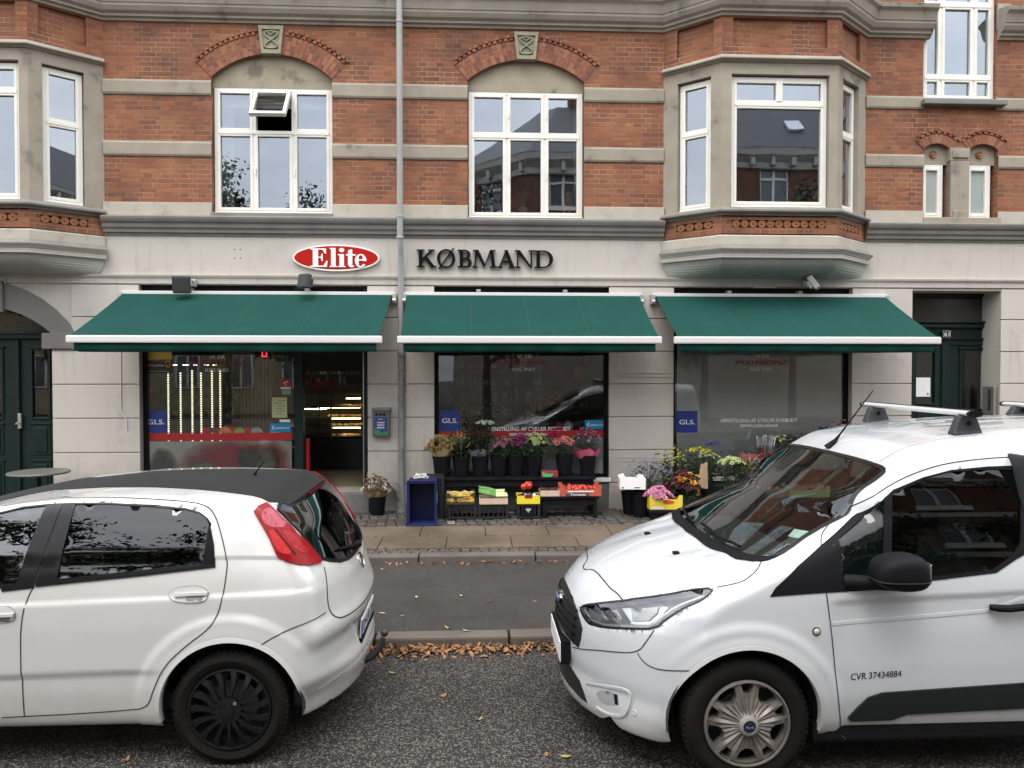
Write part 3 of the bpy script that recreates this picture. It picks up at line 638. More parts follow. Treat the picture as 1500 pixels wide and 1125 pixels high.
# interior of the upper floors: rooms with a back wall
rm = MB(); f0 = ZC-.25
for fl in range(3):
    z0 = f0+fl*3.0; rm.mi = 0
    rm.box(XL, XR, YW+.2, YW+4.5, z0, z0+.2); rm.box(XL, XR, YW+4.4, YW+4.5, z0+.2, z0+3)
    for x in (XL, -5.0, -1.2, 2.55, 5.5, XR-.1): rm.box(x, x+.08, YW+.2, YW+4.4, z0+.2, z0+3)
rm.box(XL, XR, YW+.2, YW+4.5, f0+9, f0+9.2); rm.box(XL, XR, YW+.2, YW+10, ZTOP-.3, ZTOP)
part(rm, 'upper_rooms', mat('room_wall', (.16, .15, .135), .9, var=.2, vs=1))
rf = MB(); rf.sweep([(XL, YW), (XR, YW)], [(0, ZTOP-.5), (.1, ZTOP-.45), (.35, ZTOP-.15), (.38, ZTOP), (0, ZTOP+.02)]); rf.face([(XL, YW-.3, ZTOP), (XR, YW-.3, ZTOP), (XR, YW+4, ZTOP+4), (XL, YW+4, ZTOP+4)]); part(rf, 'roof', mat('roof_slate', (.05, .052, .058), .6, var=.2))
# ------------------------------------------------------------ ground floor
ZP = .15
def rect(p0, p1, y0, y1): return [(X(p0, (y0+y1)/2), Z(y1)), (X(p1, (y0+y1)/2), Z(y1)), (X(p1, (y0+y1)/2), Z(y0)), (X(p0, (y0+y1)/2), Z(y0))]
HZ = Z(419)
def hrect(p0, p1, zb, ztp): return [(X(p0, 560), zb), (X(p1, 560), zb), (X(p1, 560), ztp), (X(p0, 560), ztp)]
ZTHR = Z(718, 480); ZWB = Z(700, 760)
ax1 = X(76, 480); ax0 = ax1-1.9; atop, ainfo = arch(ax0, ax1, Z(487, 60), .36)
gh = [hrect(204, 540, ZTHR, HZ), hrect(635, 893, ZWB, HZ), hrect(985, 1248, ZWB, HZ), hrect(1333, 1465, ZP-.05, Z(426, 1400)), [(ax0, ZP-.05), (ax1, ZP-.05)]+atop]
gw = MB(); gw.sheet([(XL, ZP-.1), (XR, ZP-.1), (XR, ZC+.03), (XL, ZC+.03)], YW, gh[:3]+gh[4:], .22)
gw2 = gw
gw = MB(); outer = [(XL, ZP-.1), (XR, ZP-.1), (XR, ZC+.03), (XL, ZC+.03)]
gw.sheet(outer, YW, gh)
for h, d in zip(gh, (.16, .14, .14, .42, .5)):
    n = len(h)
    for i in range(n): a, b = h[i], h[(i+1) % n]; gw.face([(a[0], YW, a[1]), (b[0], YW, b[1]), (b[0], YW+d, b[1]), (a[0], YW+d, a[1])])
part(gw, 'rendered_wall', PLAST)
bk = MB(); rr_ = random.Random(5)
CR = [419.5, 466, 514.5, 562.5, 611, 660, 708]
def pier(a, b, crs, xa=None, xb=None, out=.022, base=True):
    bk = MB()
    x0 = xa if xa is not None else X(a, 560); x1 = xb if xb is not None else X(b, 560)
    for y0, y1 in zip(crs[:-1], crs[1:]): bk.bbox(x0-.012, x1+.012, YW-out, YW+.01, Z(y1)+.007, Z(y0)-.007, .006)
    if base: bk.bbox(x0-.012, x1+.012, YW-out-.01, YW+.01, ZP-.04, Z(crs[-1])-.007, .006)
    part(bk, 'render_block', PLAST)
pier(80, 204, CR[2:], xa=ax1+.02); pier(108, 204, CR[:3], base=False); pier(540, 635, CR); pier(893, 985, CR); pier(1248, 1333, CR); pier(1465, 1500, CR, xb=XR)
bk = MB()
for (yc) in (549, 674):
    x0, x1 = X(905, yc), X(981, yc); zc = Z(yc)
    bk.box(x0, x1, YW-.03, YW-.02, zc+.022, zc+.030); bk.box(x0, x1, YW-.03, YW-.02, zc-.030, zc-.022); bk.box(x0, x0+.008, YW-.03, YW-.02, zc-.022, zc+.022)
part(bk, 'render_block', PLAST)
lg = MB(); lx = X(12, 408)
lg.sweep([(lx, YW), (XR, YW)], [(-.01, Z(418)), (.028, Z(418)), (.03, Z(411.5)), (.035, Z(410.8)), (.055, Z(408)), (.06, Z(405.5)), (-.01, Z(404))]); part(lg, 'string_moulding', PLAST)
ar = MB(); c, zc, rr0, a_ = ainfo
outp, oi = arch(ax0-.33, ax1+.33, Z(489, 60), .72)
ar.prism([(ax1+.33, Z(489, 60))]+outp+[(ax0-.33, Z(489, 60)), (ax0, Z(489, 60))]+atop[::-1]+[(ax1, Z(489, 60))], 'y', YW-.04, YW+.3)
ar.bbox(ax1-.11, ax1+.33, YW-.055, YW+.4, Z(511, 60), Z(488, 60), .01); ar.bbox(X(-15, 450), X(9, 450), YW-.08, YW+.3, Z(458, 5), Z(412, 5), .015)
part(ar, 'gateway_arch', PLASTD)
sk = MB(); sk.box(X(204), X(441), YW+.02, YW+.14, ZTHR-.02, Z(702, 300)); sk.box(X(635), X(893), YW-.012, YW+.03, ZP-.03, ZWB-.05); sk.box(X(985), X(1248), YW-.012, YW+.03, ZP-.03, ZWB-.05); parts(sk, 'plinth', PLINTH)
sl = MB(); sl.bbox(X(633), X(895), YW-.05, YW+.12, ZWB-.06, ZWB, .008); sl.bbox(X(984), X(1249), YW-.05, YW+.12, ZWB-.06, ZWB, .008); parts(sl, 'shop_sill', WHITE)
st = MB(); st.bbox(X(432), X(541), YW-.12, YW+.3, ZP-.05, ZTHR-.03, .015); part(st, 'doorstep', mat('concrete_step', (.17, .165, .15), .85, var=.25, vs=8, bump=.3))
st = MB(); st.bbox(X(440), X(531), YW+.02, YW+.22, ZTHR-.03, ZTHR+.015, .004); part(st, 'threshold', mat('steel_threshold', (.35, .35, .34), .4, metal=.8))
# shop windows: black frames and big panes
def shopwin(p0, p1, zb, zt_, y=.10, gm=SGLASS, fw=.06, name='shop_window'):
    f = MB(M0); x0, x1 = X(p0, 560), X(p1, 560)
    f.bbox(x0, x0+fw, y, y+.07, zb, zt_, .004); f.bbox(x1-fw, x1, y, y+.07, zb, zt_, .004); f.bbox(x0+fw, x1-fw, y, y+.07, zb, zb+.035, .004); f.bbox(x0+fw, x1-fw, y, y+.07, zt_-.08, zt_, .004)
    o = part(f, name, BLACK); g_ = MB(M0); g_.face([(x0+fw, y+.035, zb+.03), (x1-fw, y+.035, zb+.03), (x1-fw, y+.035, zt_-.07), (x0+fw, y+.035, zt_-.07)]); part(g_, 'pane', gm, o)
    return o
w1 = shopwin(204.5, 434, Z(702, 300), HZ-.002); w2 = shopwin(635.5, 892.5, ZWB, HZ-.002); w3 = shopwin(985.5, 1247.5, ZWB, HZ-.002)
tag(w3, 'shop window with grey frosted film')
f = MB(M0); f.bbox(X(428.5), X(441), .07, .19, ZTHR-.03, HZ-.002, .006); f.bbox(X(531), X(539.5), .07, .19, ZTHR-.03, HZ-.002, .006); part(f, 'door_frame', GREEN)
f = MB(M0); f.bbox(X(529), X(532), .12, .16, ZTHR, HZ-.1, .004); part(f, 'door_rail', mat('alu', (.45, .45, .44), .35, metal=.9))
# open shop door folded inwards, seen edge-on with a red edge
f = MB(M0); f.bbox(X(441.5), X(446), .2, .32, ZTHR+.01, Z(645, 440), .006); part(f, 'open_door_leaf', mat('red_door', (.45, .02, .03), .4))
# entrance door no 61
DOORY = .40
def panel_door(x0, x1, z0, z1, y, name, glass0, split=None, label=None):
    f = MB(M0); g_ = MB(M0); gx0, gx1, gz0, gz1 = glass0
    f.sheet([(x0, z0), (x1, z0), (x1, z1), (x0, z1)], y, [[(gx0, gz0), (gx1, gz0), (gx1, gz1), (gx0, gz1)]], .03)
    for (a, b, c, d) in ((gx0-.03, gx0, gz0-.03, gz1+.03), (gx1, gx1+.03, gz0-.03, gz1+.03), (gx0, gx1, gz0-.03, gz0), (gx0, gx1, gz1, gz1+.03)): f.bbox(a, b, y-.02, y+.01, c, d, .008)
    f.bbox(gx0-.05, gx1+.05, y-.035, y, gz1+.03, gz1+.05, .006)
    zz = gz0-.10; hs = (z0+.12, z0+.12+(zz-z0-.12)*.52, z0+.12+(zz-z0-.12)*.60, zz)
    for a, b in ((hs[0], hs[1]), (hs[2], hs[3])):
        f.bbox(gx0-.02, gx1+.02, y-.012, y+.005, a, b, .012); f.bbox(gx0+.02, gx1-.02, y-.026, y, a+.04, b-.04, .014)
        f.bbox(gx0-.04, gx1+.04, y-.03, y, b, b+.02, .008)
    o = part(f, name, GREEN); g_.face([(gx0, y+.015, gz0), (gx1, y+.015, gz0), (gx1, y+.015, gz1), (gx0, y+.015, gz1)]); part(g_, 'door_pane', SGLASS, o)
    if label: tag(o, label)
    return o
XD = lambda p, y=560: X(p, y, YW+DOORY)
zd0 = ZP-.02; zdt = Z(506, 1400, YW+DOORY)
panel_door(XD(1337), XD(1378), zd0, zdt, DOORY, 'door_leaf', (XD(1341), XD(1368), Z(592, 1400), Z(514, 1400, YW+DOORY)))
panel_door(XD(1390), XD(1452), zd0, zdt, DOORY, 'door_leaf', (XD(1407.5), XD(1438), Z(601, 1400), Z(514, 1400, YW+DOORY)))
f = MB(M0); f.bbox(XD(1378), XD(1384.5), DOORY-.03, DOORY+.05, zd0, zdt, .012); f.bbox(XD(1384.5), XD(1390), DOORY-.015, DOORY+.05, zd0, zdt, .01)
f.bbox(XD(1330), XD(1336.8), DOORY-.05, DOORY+.06, zd0, Z(426, 1400), .01); f.bbox(XD(1452.2), XD(1462), DOORY-.12, DOORY+.06, zd0, Z(426, 1400), .01)
f.bbox(XD(1337), XD(1452), DOORY-.02, DOORY+.06, zdt, Z(497.5, 1400, YW+DOORY), .01); f.bbox(XD(1337), XD(1452), DOORY-.05, DOORY+.06, Z(497.5, 1400, YW+DOORY), Z(495.5, 1400, YW+DOORY), .005)
f.bbox(XD(1337), XD(1452), DOORY-.0, DOORY+.06, Z(495.5, 1400, YW+DOORY), Z(480.5, 1400, YW+DOORY), .004)
f.bbox(XD(1337), XD(1452), DOORY-.05, DOORY+.06, Z(480.5, 1400, YW+DOORY), Z(475, 1400, YW+DOORY), .012); f.bbox(XD(1337), XD(1456), DOORY-.08, DOORY+.06, Z(473.5, 1400, YW+DOORY), Z(470.5, 1400, YW+DOORY), .008)
f.bbox(XD(1337), XD(1452), DOORY-.03, DOORY+.06, Z(435, 1400, YW+DOORY), Z(426, 1400, YW+DOORY)+.1, .01); f.bbox(XD(1447), XD(1452), DOORY-.03, DOORY+.06, Z(470, 1400, YW+DOORY), Z(435, 1400, YW+DOORY), .01)
f.box(XD(1337), XD(1452), DOORY+.01, DOORY+.06, Z(475, 1400, YW+DOORY), Z(430, 1400, YW+DOORY))
part(f, 'door_surround', GREEN)
f = MB(M0); f.face([(XD(1338), DOORY+.006, Z(468, 1400)), (XD(1446.5), DOORY+.006, Z(468, 1400)), (XD(1446.5), DOORY+.006, Z(434, 1400)), (XD(1338), DOORY+.006, Z(434, 1400))]); part(f, 'fanlight', mat('fanlight_glass', (.03, .033, .033), .12, coat=.5))
# gateway doors on the left
for (a, b, gl) in ((ax0+.02, X(27, 600, YW+.42), None), (X(30, 600, YW+.42), ax1-.0, 1)):
    o = panel_door(a, b, ZP-.02, Z(497, 40, YW+.42), .42, 'gateway_leaf', (X(49, 600, YW+.42), X(72, 600, YW+.42), Z(614, 40), Z(512, 40)) if gl else (a+.25, b-.22, Z(614, 40), Z(512, 40)))
    if gl:
        h = MB(M0); h.bbox(X(26.5, 620, YW+.38), X(31.5, 620, YW+.38), .37, .41, Z(631, 28), Z(608, 28), .004); h.tube([(X(29, 620, YW+.38), .38, Z(622, 28)), (X(29, 620, YW+.38), .33, Z(622, 28)), (X(26, 620, YW+.38), .325, Z(624, 28))], .009, 8)
        part(h, 'handle', mat('brushed_steel', (.5, .48, .43), .35, metal=.9), o)
f = MB(M0); f.bbox(X(26, 600, YW+.42), X(31, 600, YW+.42), .38, .44, ZP-.02, Z(499, 40, YW+.42), .01); f.bbox(ax0, ax1, .36, .5, Z(497, 40, YW+.42), Z(487, 40, YW+.42), .015); f.bbox(ax0, ax1, .33, .5, Z(490, 40, YW+.42), Z(487.5, 40, YW+.42), .01)
part(f, 'gateway_frame', GREEN)
f = MB(M0); f.sheet([(ax0, Z(490, 40)), (ax1, Z(490, 40))]+atop, .46); part(f, 'gateway_fanlight', mat('old_glass', (.04, .04, .04), .1, var=.6, vs=7, coat=.5))
for (a, b, t) in ((ax0-.1, ax1+.1, Z(430)), (X(1325), X(1475), Z(415))):
    k = MB(); k.box(a, a+.05, YW+.47, YW+3, ZP, t); k.box(b-.05, b, YW+.47, YW+3, ZP, t); k.box(a, b, YW+3, YW+3.1, ZP, t); k.box(a, b, YW+.47, YW+3, t, t+.05); part(k, 'stair_hall', mat('hall_wall', (.10, .09, .08), .85))
# ------------------------------------------------------------ shop interior shell
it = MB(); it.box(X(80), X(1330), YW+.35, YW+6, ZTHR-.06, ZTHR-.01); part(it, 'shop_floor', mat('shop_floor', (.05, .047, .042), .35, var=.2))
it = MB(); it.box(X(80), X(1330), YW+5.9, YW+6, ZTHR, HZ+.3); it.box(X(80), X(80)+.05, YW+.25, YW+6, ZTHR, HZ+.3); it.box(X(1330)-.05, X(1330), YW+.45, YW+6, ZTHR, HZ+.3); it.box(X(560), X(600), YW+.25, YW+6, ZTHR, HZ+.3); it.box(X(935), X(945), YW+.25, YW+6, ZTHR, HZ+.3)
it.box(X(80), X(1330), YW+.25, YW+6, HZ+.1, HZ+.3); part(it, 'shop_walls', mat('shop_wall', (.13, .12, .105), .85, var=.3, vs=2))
# ============================================================ THINGS ON THE FRONT
AWN = mat('awning_canvas', (.006, .050, .041), .9, spec=.2, var=.10, vs=2.5, bump=.12, bs=260)
ALU = mat('white_aluminium', (.62, .62, .61), .3, coat=.3); ALUG = mat('cast_aluminium', (.42, .42, .42), .4, metal=.6)
SEAM = mat('awning_seam', (.004, .040, .031), .9)
def awning(t0, t1, f0, f1, label, braces):
    yt, yf = YW-.08, 9.43
    xa, xb = at(t0, 431, yt).x, at(t1, 431, yt).x; xc, xd = at(f0, 495, yf).x, at(f1, 495, yf).x
    zt_ = Z(431.5, 700, yt); zf = Z(491.5, 700, yf); t = thing('awning', label, 'awning', ((xa+xb)/2, YW, zt_), 'green awnings over the shop windows')
    xc += .035; xd -= .035
    m = MB(); n = 14; k = 24
    def P(i, j, o=0):
        u = i/14; v = j/24; x = (xa*(1-v)+xb*v)*(1-u)+(xc*(1-v)+xd*v)*u
        return (x, yt+(yf-yt)*u, zt_+(zf-zt_)*u-.012*sin(pi*u)-.004*sin(pi*u)*sin(9*v)+o)
    vs = [P(i, j) for i in range(n+1) for j in range(k+1)]+[P(i, j, -.004) for i in range(n+1) for j in range(k+1)]; w_ = k+1; o2 = (n+1)*w_
    fs = [(i*w_+j, (i+1)*w_+j, (i+1)*w_+j+1, i*w_+j+1) for i in range(n) for j in range(k)]; fs += [tuple(q+o2 for q in f[::-1]) for f in fs]
    m.mesh(vs, fs); m.build('canvas', AWN, t, smooth=30)
    m = MB(); xe, xf = xc-.045, xd+.045; z0, z1 = Z(503, 700, yf-.03), Z(492, 700, yf-.03)
    m.bbox(xe, xf, yf-.035, yf+.03, z0, z1, .018); m.build('front_bar', ALU, t)
    m = MB(); zv = Z(516, 700, yf+.06); n = 60; vs = []
    for j in range(n+1):
        v = j/n; x = xc+.03+(xd-xc-.06)*v; b = .05*min(1, min(v, 1-v)*14)
        vs += [(x, yf+.01, z0+.01), (x, yf+.012+.006*sin(v*37), (z0+zv)/2), (x, yf+.016+.012*sin(v*37), zv-.004*sin(v*11)+(.02 if j in (0,) else 0))]
    m.mesh(vs, [(3*j+q, 3*j+3+q, 3*j+4+q, 3*j+1+q) for j in range(n) for q in (0, 1)]); o = m.build('valance', AWN, t, smooth=60); sm = o.modifiers.new('s', 'SOLIDIFY'); sm.thickness = .003
    m = MB(); m.bbox(xa-.03, xb+.03, yt-.02, yt+.07, zt_-.02, zt_+.03, .008); m.build('cassette', ALU, t)
    for x in (xa-.035, xb+.035):
        m = MB(); m.bbox(x-.03, x+.03, yt-.03, yt+.08, zt_-.13, zt_+.015, .01); m.tube([(x-.02, yt-.03, zt_-.09), (x+.02, yt-.03, zt_-.09)], .03, 12); m.build('bracket', ALUG, t)
    for s_, x in ((1, xa+.1), (-1, xb-.1)):
        m = MB(); el = (x+s_*1.1, (yt+yf)/2+.1, (zt_+zf)/2-.11)
        m.tube([(x, yt-.03, zt_-.1), el], .022, 8); m.tube([el, (x+s_*.2, yf+.02, (z0+z1)/2)], .018, 8); m.tube([(el[0], el[1], el[2]-.03), (el[0], el[1], el[2]+.03)], .03, 10); m.build('folding_arm', ALUG, t)
    for q in (.27, .5, .73):
        m = MB(); vs = [P(i, k*q+dq, .0012) for i in range(n+1) for dq in (0, .16)]; vs = []
        for i in range(15):
            u = i/14; x = (xa*(1-q)+xb*q)*(1-u)+(xc*(1-q)+xd*q)*u; v = q
            for dx in (-.008, .008): vs.append((x+dx, yt+(yf-yt)*u, zt_+(zf-zt_)*u-.012*sin(pi*u)-.004*sin(pi*u)*sin(9*v)+.0015))
        m.mesh(vs, [(2*i, 2*i+1, 2*i+3, 2*i+2) for i in range(14)]); m.build('seam', SEAM, t)
    for bx in braces:
        x = at(bx, 425, yt).x; m = MB(); m.bbox(x-.03, x+.03, yt-.02, YW+.02, zt_+.025, zt_+.07, .006); m.build('wall_clamp', ALUG, t)
awning(181, 574, 99, 559, 'leftmost green awning, over the lit window and the open shop door', (278, 450))
awning(596, 936, 583, 968, 'middle green awning, above the row of flower buckets', (701, 828))
awning(960, 1296, 988, 1376, 'rightmost green awning, reaching across to the door numbered 61', (1068, 1172))
def slot(a, b):
    return (X(a), X(b))
# floodlights
FLG = mat('floodlight_grey', (.055, .055, .058), .5, spec=.3); FLL = mat('floodlight_pale', (.40, .40, .38), .45)
def flood(px, py, bx, rz, rx, m_, label, sz=1):
    p = at(px, py, YW-.28); t = thing('floodlight', label, 'floodlight', (p.x, p.y, p.z), 'floodlights on the shop front')
    T = Matrix.Translation(p) @ Matrix.Rotation(rz, 4, 'Z') @ Matrix.Rotation(rx, 4, 'X')
    m = MB(); m.bbox(-.115*sz, .115*sz, -.04, .04, -.115*sz, .115*sz, .02, T); m.bbox(-.09*sz, .09*sz, .035, .065, -.06*sz, .06*sz, .01, T)
    for k in range(5): m.bbox(-.08*sz+k*.035, -.07*sz+k*.035, .06, .08, -.05, .05, .003, T)
    m.build('housing', m_, t)
    m = MB(); m.bbox(-.1*sz, .1*sz, -.046, -.038, -.095*sz, .095*sz, .003, T); m.build('lens', mat('flood_glass', (.05, .052, .055), .3, spec=.4), t)
    b = at(bx, 415, YW-.02); m = MB(); m.tube([T @ V((0, .03, .02)), T @ V((0, .09, .07)), (b.x, YW-.12, b.z+.03), (b.x, YW-.03, b.z)], .011, 8); m.ball(T @ V((0, .09, .07)), .025, 6); m.bbox(b.x-.035, b.x+.035, YW-.07, YW+.0, b.z-.05, b.z+.05, .01)
    m.build('arm', ALUG, t)
flood(266, 417, 285, R(5), R(14), FLG, 'grey floodlight tilted down over the left end of the leftmost awning', 1.0)
flood(446, 412, 455, R(-38), R(-10), FLG, 'grey floodlight turned up at an angle under the red oval sign', .85)
flood(1192, 414, 1176, R(62), R(-35), FLL, 'pale floodlight pointing sideways beneath the right bay window', .9)
# downpipe
PIPE = mat('downpipe_paint', (.36, .365, .36), .5, var=.18, vs=5, streak=.3, dirt=(.27, .30, .29)); PIPEL = mat('old_downpipe', (.20, .205, .195), .6, var=.35, vs=9)
t = thing('downpipe', 'pale grey rainwater downpipe running down between the left and middle awnings', 'downpipe', (X(586.5, 500), YW-.11, .15))
px_ = X(586.5, 300, YW-.14); m = MB(); m.tube([(px_, YW-.20, 9), (px_, YW-.20, Z(352)), (px_, YW-.13, Z(372)), (px_, YW-.09, Z(380)), (px_, YW-.09, Z(520))], .042, 14); m.build('upper_pipe', PIPE, t, smooth=50)
m = MB(); m.tube([(px_, YW-.09, Z(519)), (px_, YW-.09, Z(722))], .046, 14); m.build('lower_pipe', PIPEL, t, smooth=50)
for y in (43.5, 322, 352): m = MB(); m.tube([(px_, YW-.20, Z(y+1.5)), (px_, YW-.20, Z(y-1.5))], .05, 14); m.build('collar', PIPE, t)
for y in (519, 584): m = MB(); m.tube([(px_, YW-.09, Z(y+2)), (px_, YW-.09, Z(y-2))], .054, 14); m.bbox(px_-.015, px_+.015, YW-.155, YW, Z(y+2.5), Z(y-2.5), .004); m.build('collar', PIPEL, t)
m = MB(); m.tube([(px_, YW-.09, ZP-.02), (px_, YW-.09, Z(727)), (px_, YW-.09, Z(721))], [.075, .066, .06], 14); z = Z(714); m.tube([(px_-.02, YW-.11, Z(728)), (px_-.06, YW-.14, z), (px_-.13, YW-.17, z+.06), (px_-.2, YW-.16, z+.07), (px_-.27, YW-.1, z+.05)], [.05, .05, .05, .048, .045], 12); m.build('cast_iron_foot', PIPEL, t, smooth=50)
# oval sign
RED = mat('sign_red', (.40, .011, .005), .6, spec=.12); SWHITE = mat('sign_white', (.80, .80, .78), .4); SBLACK = mat('sign_black', (.005, .005, .006), .6, spec=.08)
def ell(cx, cz, a, b, n=48): return [(cx+a*cos(2*pi*k/n), cz+b*sin(2*pi*k/n)) for k in range(n)]
def arc(cx, cz, a, b, t0, t1, w0, w1=None, n=16):
    w1 = w0 if w1 is None else w1; o = []; i_ = []
    for k in range(n+1):
        t = t0+(t1-t0)*k/n; f = abs(cos(t)); wx = w1+(w0-w1)*f
        o.append((cx+a*cos(t), cz+b*sin(t))); i_.append((cx+(a-wx)*cos(t), cz+(b-(w1 if w1 else w0))*sin(t)))
    return o+i_[::-1]
class GL:
    """letters out of polygons in a unit em, raised from the wall"""
    def __init__(s, mb, x, z, sc, y0, y1, sx=1): s.mb, s.x, s.z, s.sc, s.y0, s.y1, s.k, s.sx = mb, x, z, sc, y0, y1, 0, sx
    def p(s, pts): s.k += 1; s.mb.prism([(s.x+a*s.sc*s.sx, s.z+b*s.sc) for a, b in pts], 'y', s.y0-.0004*s.k, s.y1); return s
    def r(s, a, b, c, d): return s.p([(a, b), (c, b), (c, d), (a, d)])
Y = YW-.05; c = at(492.5, 377.5, Y); ea, eb = at(556, 377, Y).x-c.x, (Z(358.3, 492, Y)-Z(397.3, 492, Y))/2
t = thing('oval_sign', 'red oval sign reading Elite in white letters, on the pale wall', 'sign', (c.x, YW, c.z))
m = MB(); m.prism(ell(c.x, c.z, ea, eb), 'y', YW-.05, YW); m.build('board', SWHITE, t)
m = MB(); m.prism(ell(c.x, c.z, ea-.022, eb-.022), 'y', YW-.053, YW-.04); m.build('red_face', RED, t)
m = MB(); x0 = at(455, 377, Y).x; zb = Z(391.3, 492, Y); hh = Z(364.2, 492, Y)-zb; uw = (at(537, 377, Y).x-x0)/2.95
def lt(x, fn): g = GL(m, x0+x*uw, zb, hh, YW-.060, YW-.052, uw/hh); fn(g)
def E_(g): g.r(.12, 0, .40, 1).r(0, 0, .86, .07).r(0, .93, .82, 1).p([(.86, 0), (.90, .33), (.83, .33), (.68, .06)]).p([(.82, 1), (.82, .72), (.76, .72), (.62, .94)]).r(.38, .49, .58, .55).p([(.64, .32), (.64, .72), (.585, .72), (.54, .55), (.54, .49), (.585, .32)])
def l_(g): g.r(.08, 0, .32, 1.03).r(0, 0, .40, .06).r(0, .97, .2, 1.03)
def i_(g): g.r(.08, 0, .32, .70).r(0, 0, .40, .06).r(0, .64, .2, .70).p([(.2+.14*cos(a), .92+.115*sin(a)) for a in [2*pi*k/16 for k in range(16)]])
def t_(g): g.r(.10, .1, .33, .9).r(0, .62, .50, .70).p(arc(.30, .18, .20, .19, pi, 1.75*pi, .22, .1)).p([(.10, .9), (.33, .9), (.33, .94), (.28, .96)])
def e_(g): g.p(arc(.30, .35, .31, .37, .0, 1.80*pi, .21, .075)).r(.12, .36, .60, .42).p([(.395, .34), (.61, .34), (.605, .44), (.40, .44)])
lt(0, E_); lt(1.0, l_); lt(1.44, i_); lt(1.87, t_); lt(2.34, e_)
m.build('lettering', SWHITE, t)
# raised black serif letters
Y = YW-.05; x0 = at(610.3, 378, Y).x; x1 = at(810.5, 378, Y).x; zb = Z(391.5, 700, Y); hh = Z(366, 700, Y)-zb
t = thing('letter_sign', 'raised black serif letters reading KØBMAND, on the pale wall', 'sign', ((x0+x1)/2, YW, zb))
em = hh; pos = [0, 1.09, 2.24, 3.05, 4.40, 5.40, 6.48]; sx = (x1-x0)/(7.53*em)
def kL(g): g.r(.12, 0, .31, 1).r(.0, 0, .43, .06).r(.0, .94, .43, 1).p([(.29, .42), (.29, .50), (.76, .95), (.88, .95), (.42, .50)]).p([(.36, .56), (.52, .66), (1.0, .03), (.76, .03)]).r(.62, .94, .98, 1).r(.72, 0, 1.08, .06)
def oL(g): g.p(arc(.52, .5, .50, .53, 0, pi, .17, .075, 20)).p(arc(.52, .5, .50, .53, pi, 2*pi, .17, .075, 20)).p([(.10, -.09), (.17, -.09), (.96, 1.09), (.89, 1.09)])
def bL(g): g.r(.12, 0, .31, 1).r(0, 0, .45, .065).r(0, .935, .45, 1).p(arc(.40, .745, .30, .255, -pi/2, pi/2, .17, .065)).p(arc(.42, .275, .36, .275, -pi/2, pi/2, .19, .065)).r(.28, .49, .45, .55)
def mL(g): g.p([(.10, 0), (.17, 0), (.27, .97), (.16, 1)]).p([(.16, 1), (.34, 1), (.72, .16), (.63, 0)]).p([(.63, 0), (.67, .0), (1.06, 1), (.98, 1)]).p([(.98, 1), (1.16, 1), (1.28, 0), (1.08, 0)]).r(0, 0, .30, .06).r(.96, 0, 1.40, .06).r(.04, .94, .25, 1).r(1.05, .94, 1.28, 1)
def aL(g): g.p([(.10, 0), (.18, 0), (.56, .93), (.50, 1)]).p([(.42, 1), (.60, 1), (.98, 0), (.76, 0)]).r(.27, .32, .74, .385).r(0, 0, .31, .055).r(.65, 0, 1.08, .055)
def nL(g): g.r(.12, 0, .19, 1).r(.88, 0, .95, 1).p([(.08, 1), (.28, 1), (.95, .0), (.86, .0)]).r(0, 0, .32, .055).r(.0, .945, .22, 1).r(.76, .945, 1.07, 1)
def dL(g): g.r(.12, 0, .31, 1).r(0, 0, .5, .06).r(0, .94, .5, 1).p(arc(.46, .5, .58, .5, -pi/2, pi/2, .19, .06, 20))
for f_, px in zip((kL, oL, bL, mL, aL, nL, dL), pos):
    m = MB(); f_(GL(m, x0+px*em*sx, zb, hh, YW-.055, YW-.012, sx)); m.build('letter', SBLACK, t)
# mailbox-like box on the wall
c0, c1 = at(545.5, 597, YW-.1), at(571.5, 640, YW-.1)
t = thing('letterbox', 'dark letterbox with a blue and green front, on the wall left of the downpipe', 'letterbox', ((c0.x+c1.x)/2, YW-.03, c1.z))
BX = mat('letterbox_grey', (.10, .10, .105), .5); m = MB(); m.bbox(c0.x, c1.x, YW-.13, YW-.02, c1.z, c0.z-.02, .018); m.build('box', BX, t)
m = MB(); m.bbox(c0.x-.01, c1.x+.01, YW-.15, YW-.02, c0.z-.045, c0.z, .012); m.build('lid', mat('letterbox_lid', (.15, .15, .155), .45), t)
m = MB(); m.bbox(c0.x+.03, c1.x-.035, YW-.135, YW-.129, c1.z+.03, c1.z+.275, .002); p_ = m.build('poster', mat('poster_blue', (.02, .055, .19), .4, var=.3, vs=9), t)
m = MB(); xm = (c0.x+c1.x)/2-.003; m.prism([(xm-.085, c1.z+.032), (xm+.085, c1.z+.032), (xm+.085, c1.z+.08), (xm+.02, c1.z+.06), (xm-.03, c1.z+.10), (xm-.085, c1.z+.12)], 'y', YW-.138, YW-.1355); m.build('green_swoosh', mat('poster_green', (.03, .20, .11), .4), p_)
m = MB(); rr_ = random.Random(8)
for r_ in range(3):
    pts = [(xm-.05+.1*k/14, YW-.139, c1.z+.20-.035*r_+.012*sin(k*1.9+r_)) for k in range(15)]; m.tube(pts, .0045, 5)
m.box(xm-.03, xm+.03, YW-.1395, YW-.136, c1.z+.243, c1.z+.25); m.build('white_scrawl', SWHITE, p_)
for dx in (-.075, -.02, .03): m = MB(); m.bbox(xm+dx, xm+dx+.035, YW-.136, YW-.128, c1.z+.295, c1.z+.33, .004); m.build('slot', BLACK, t)
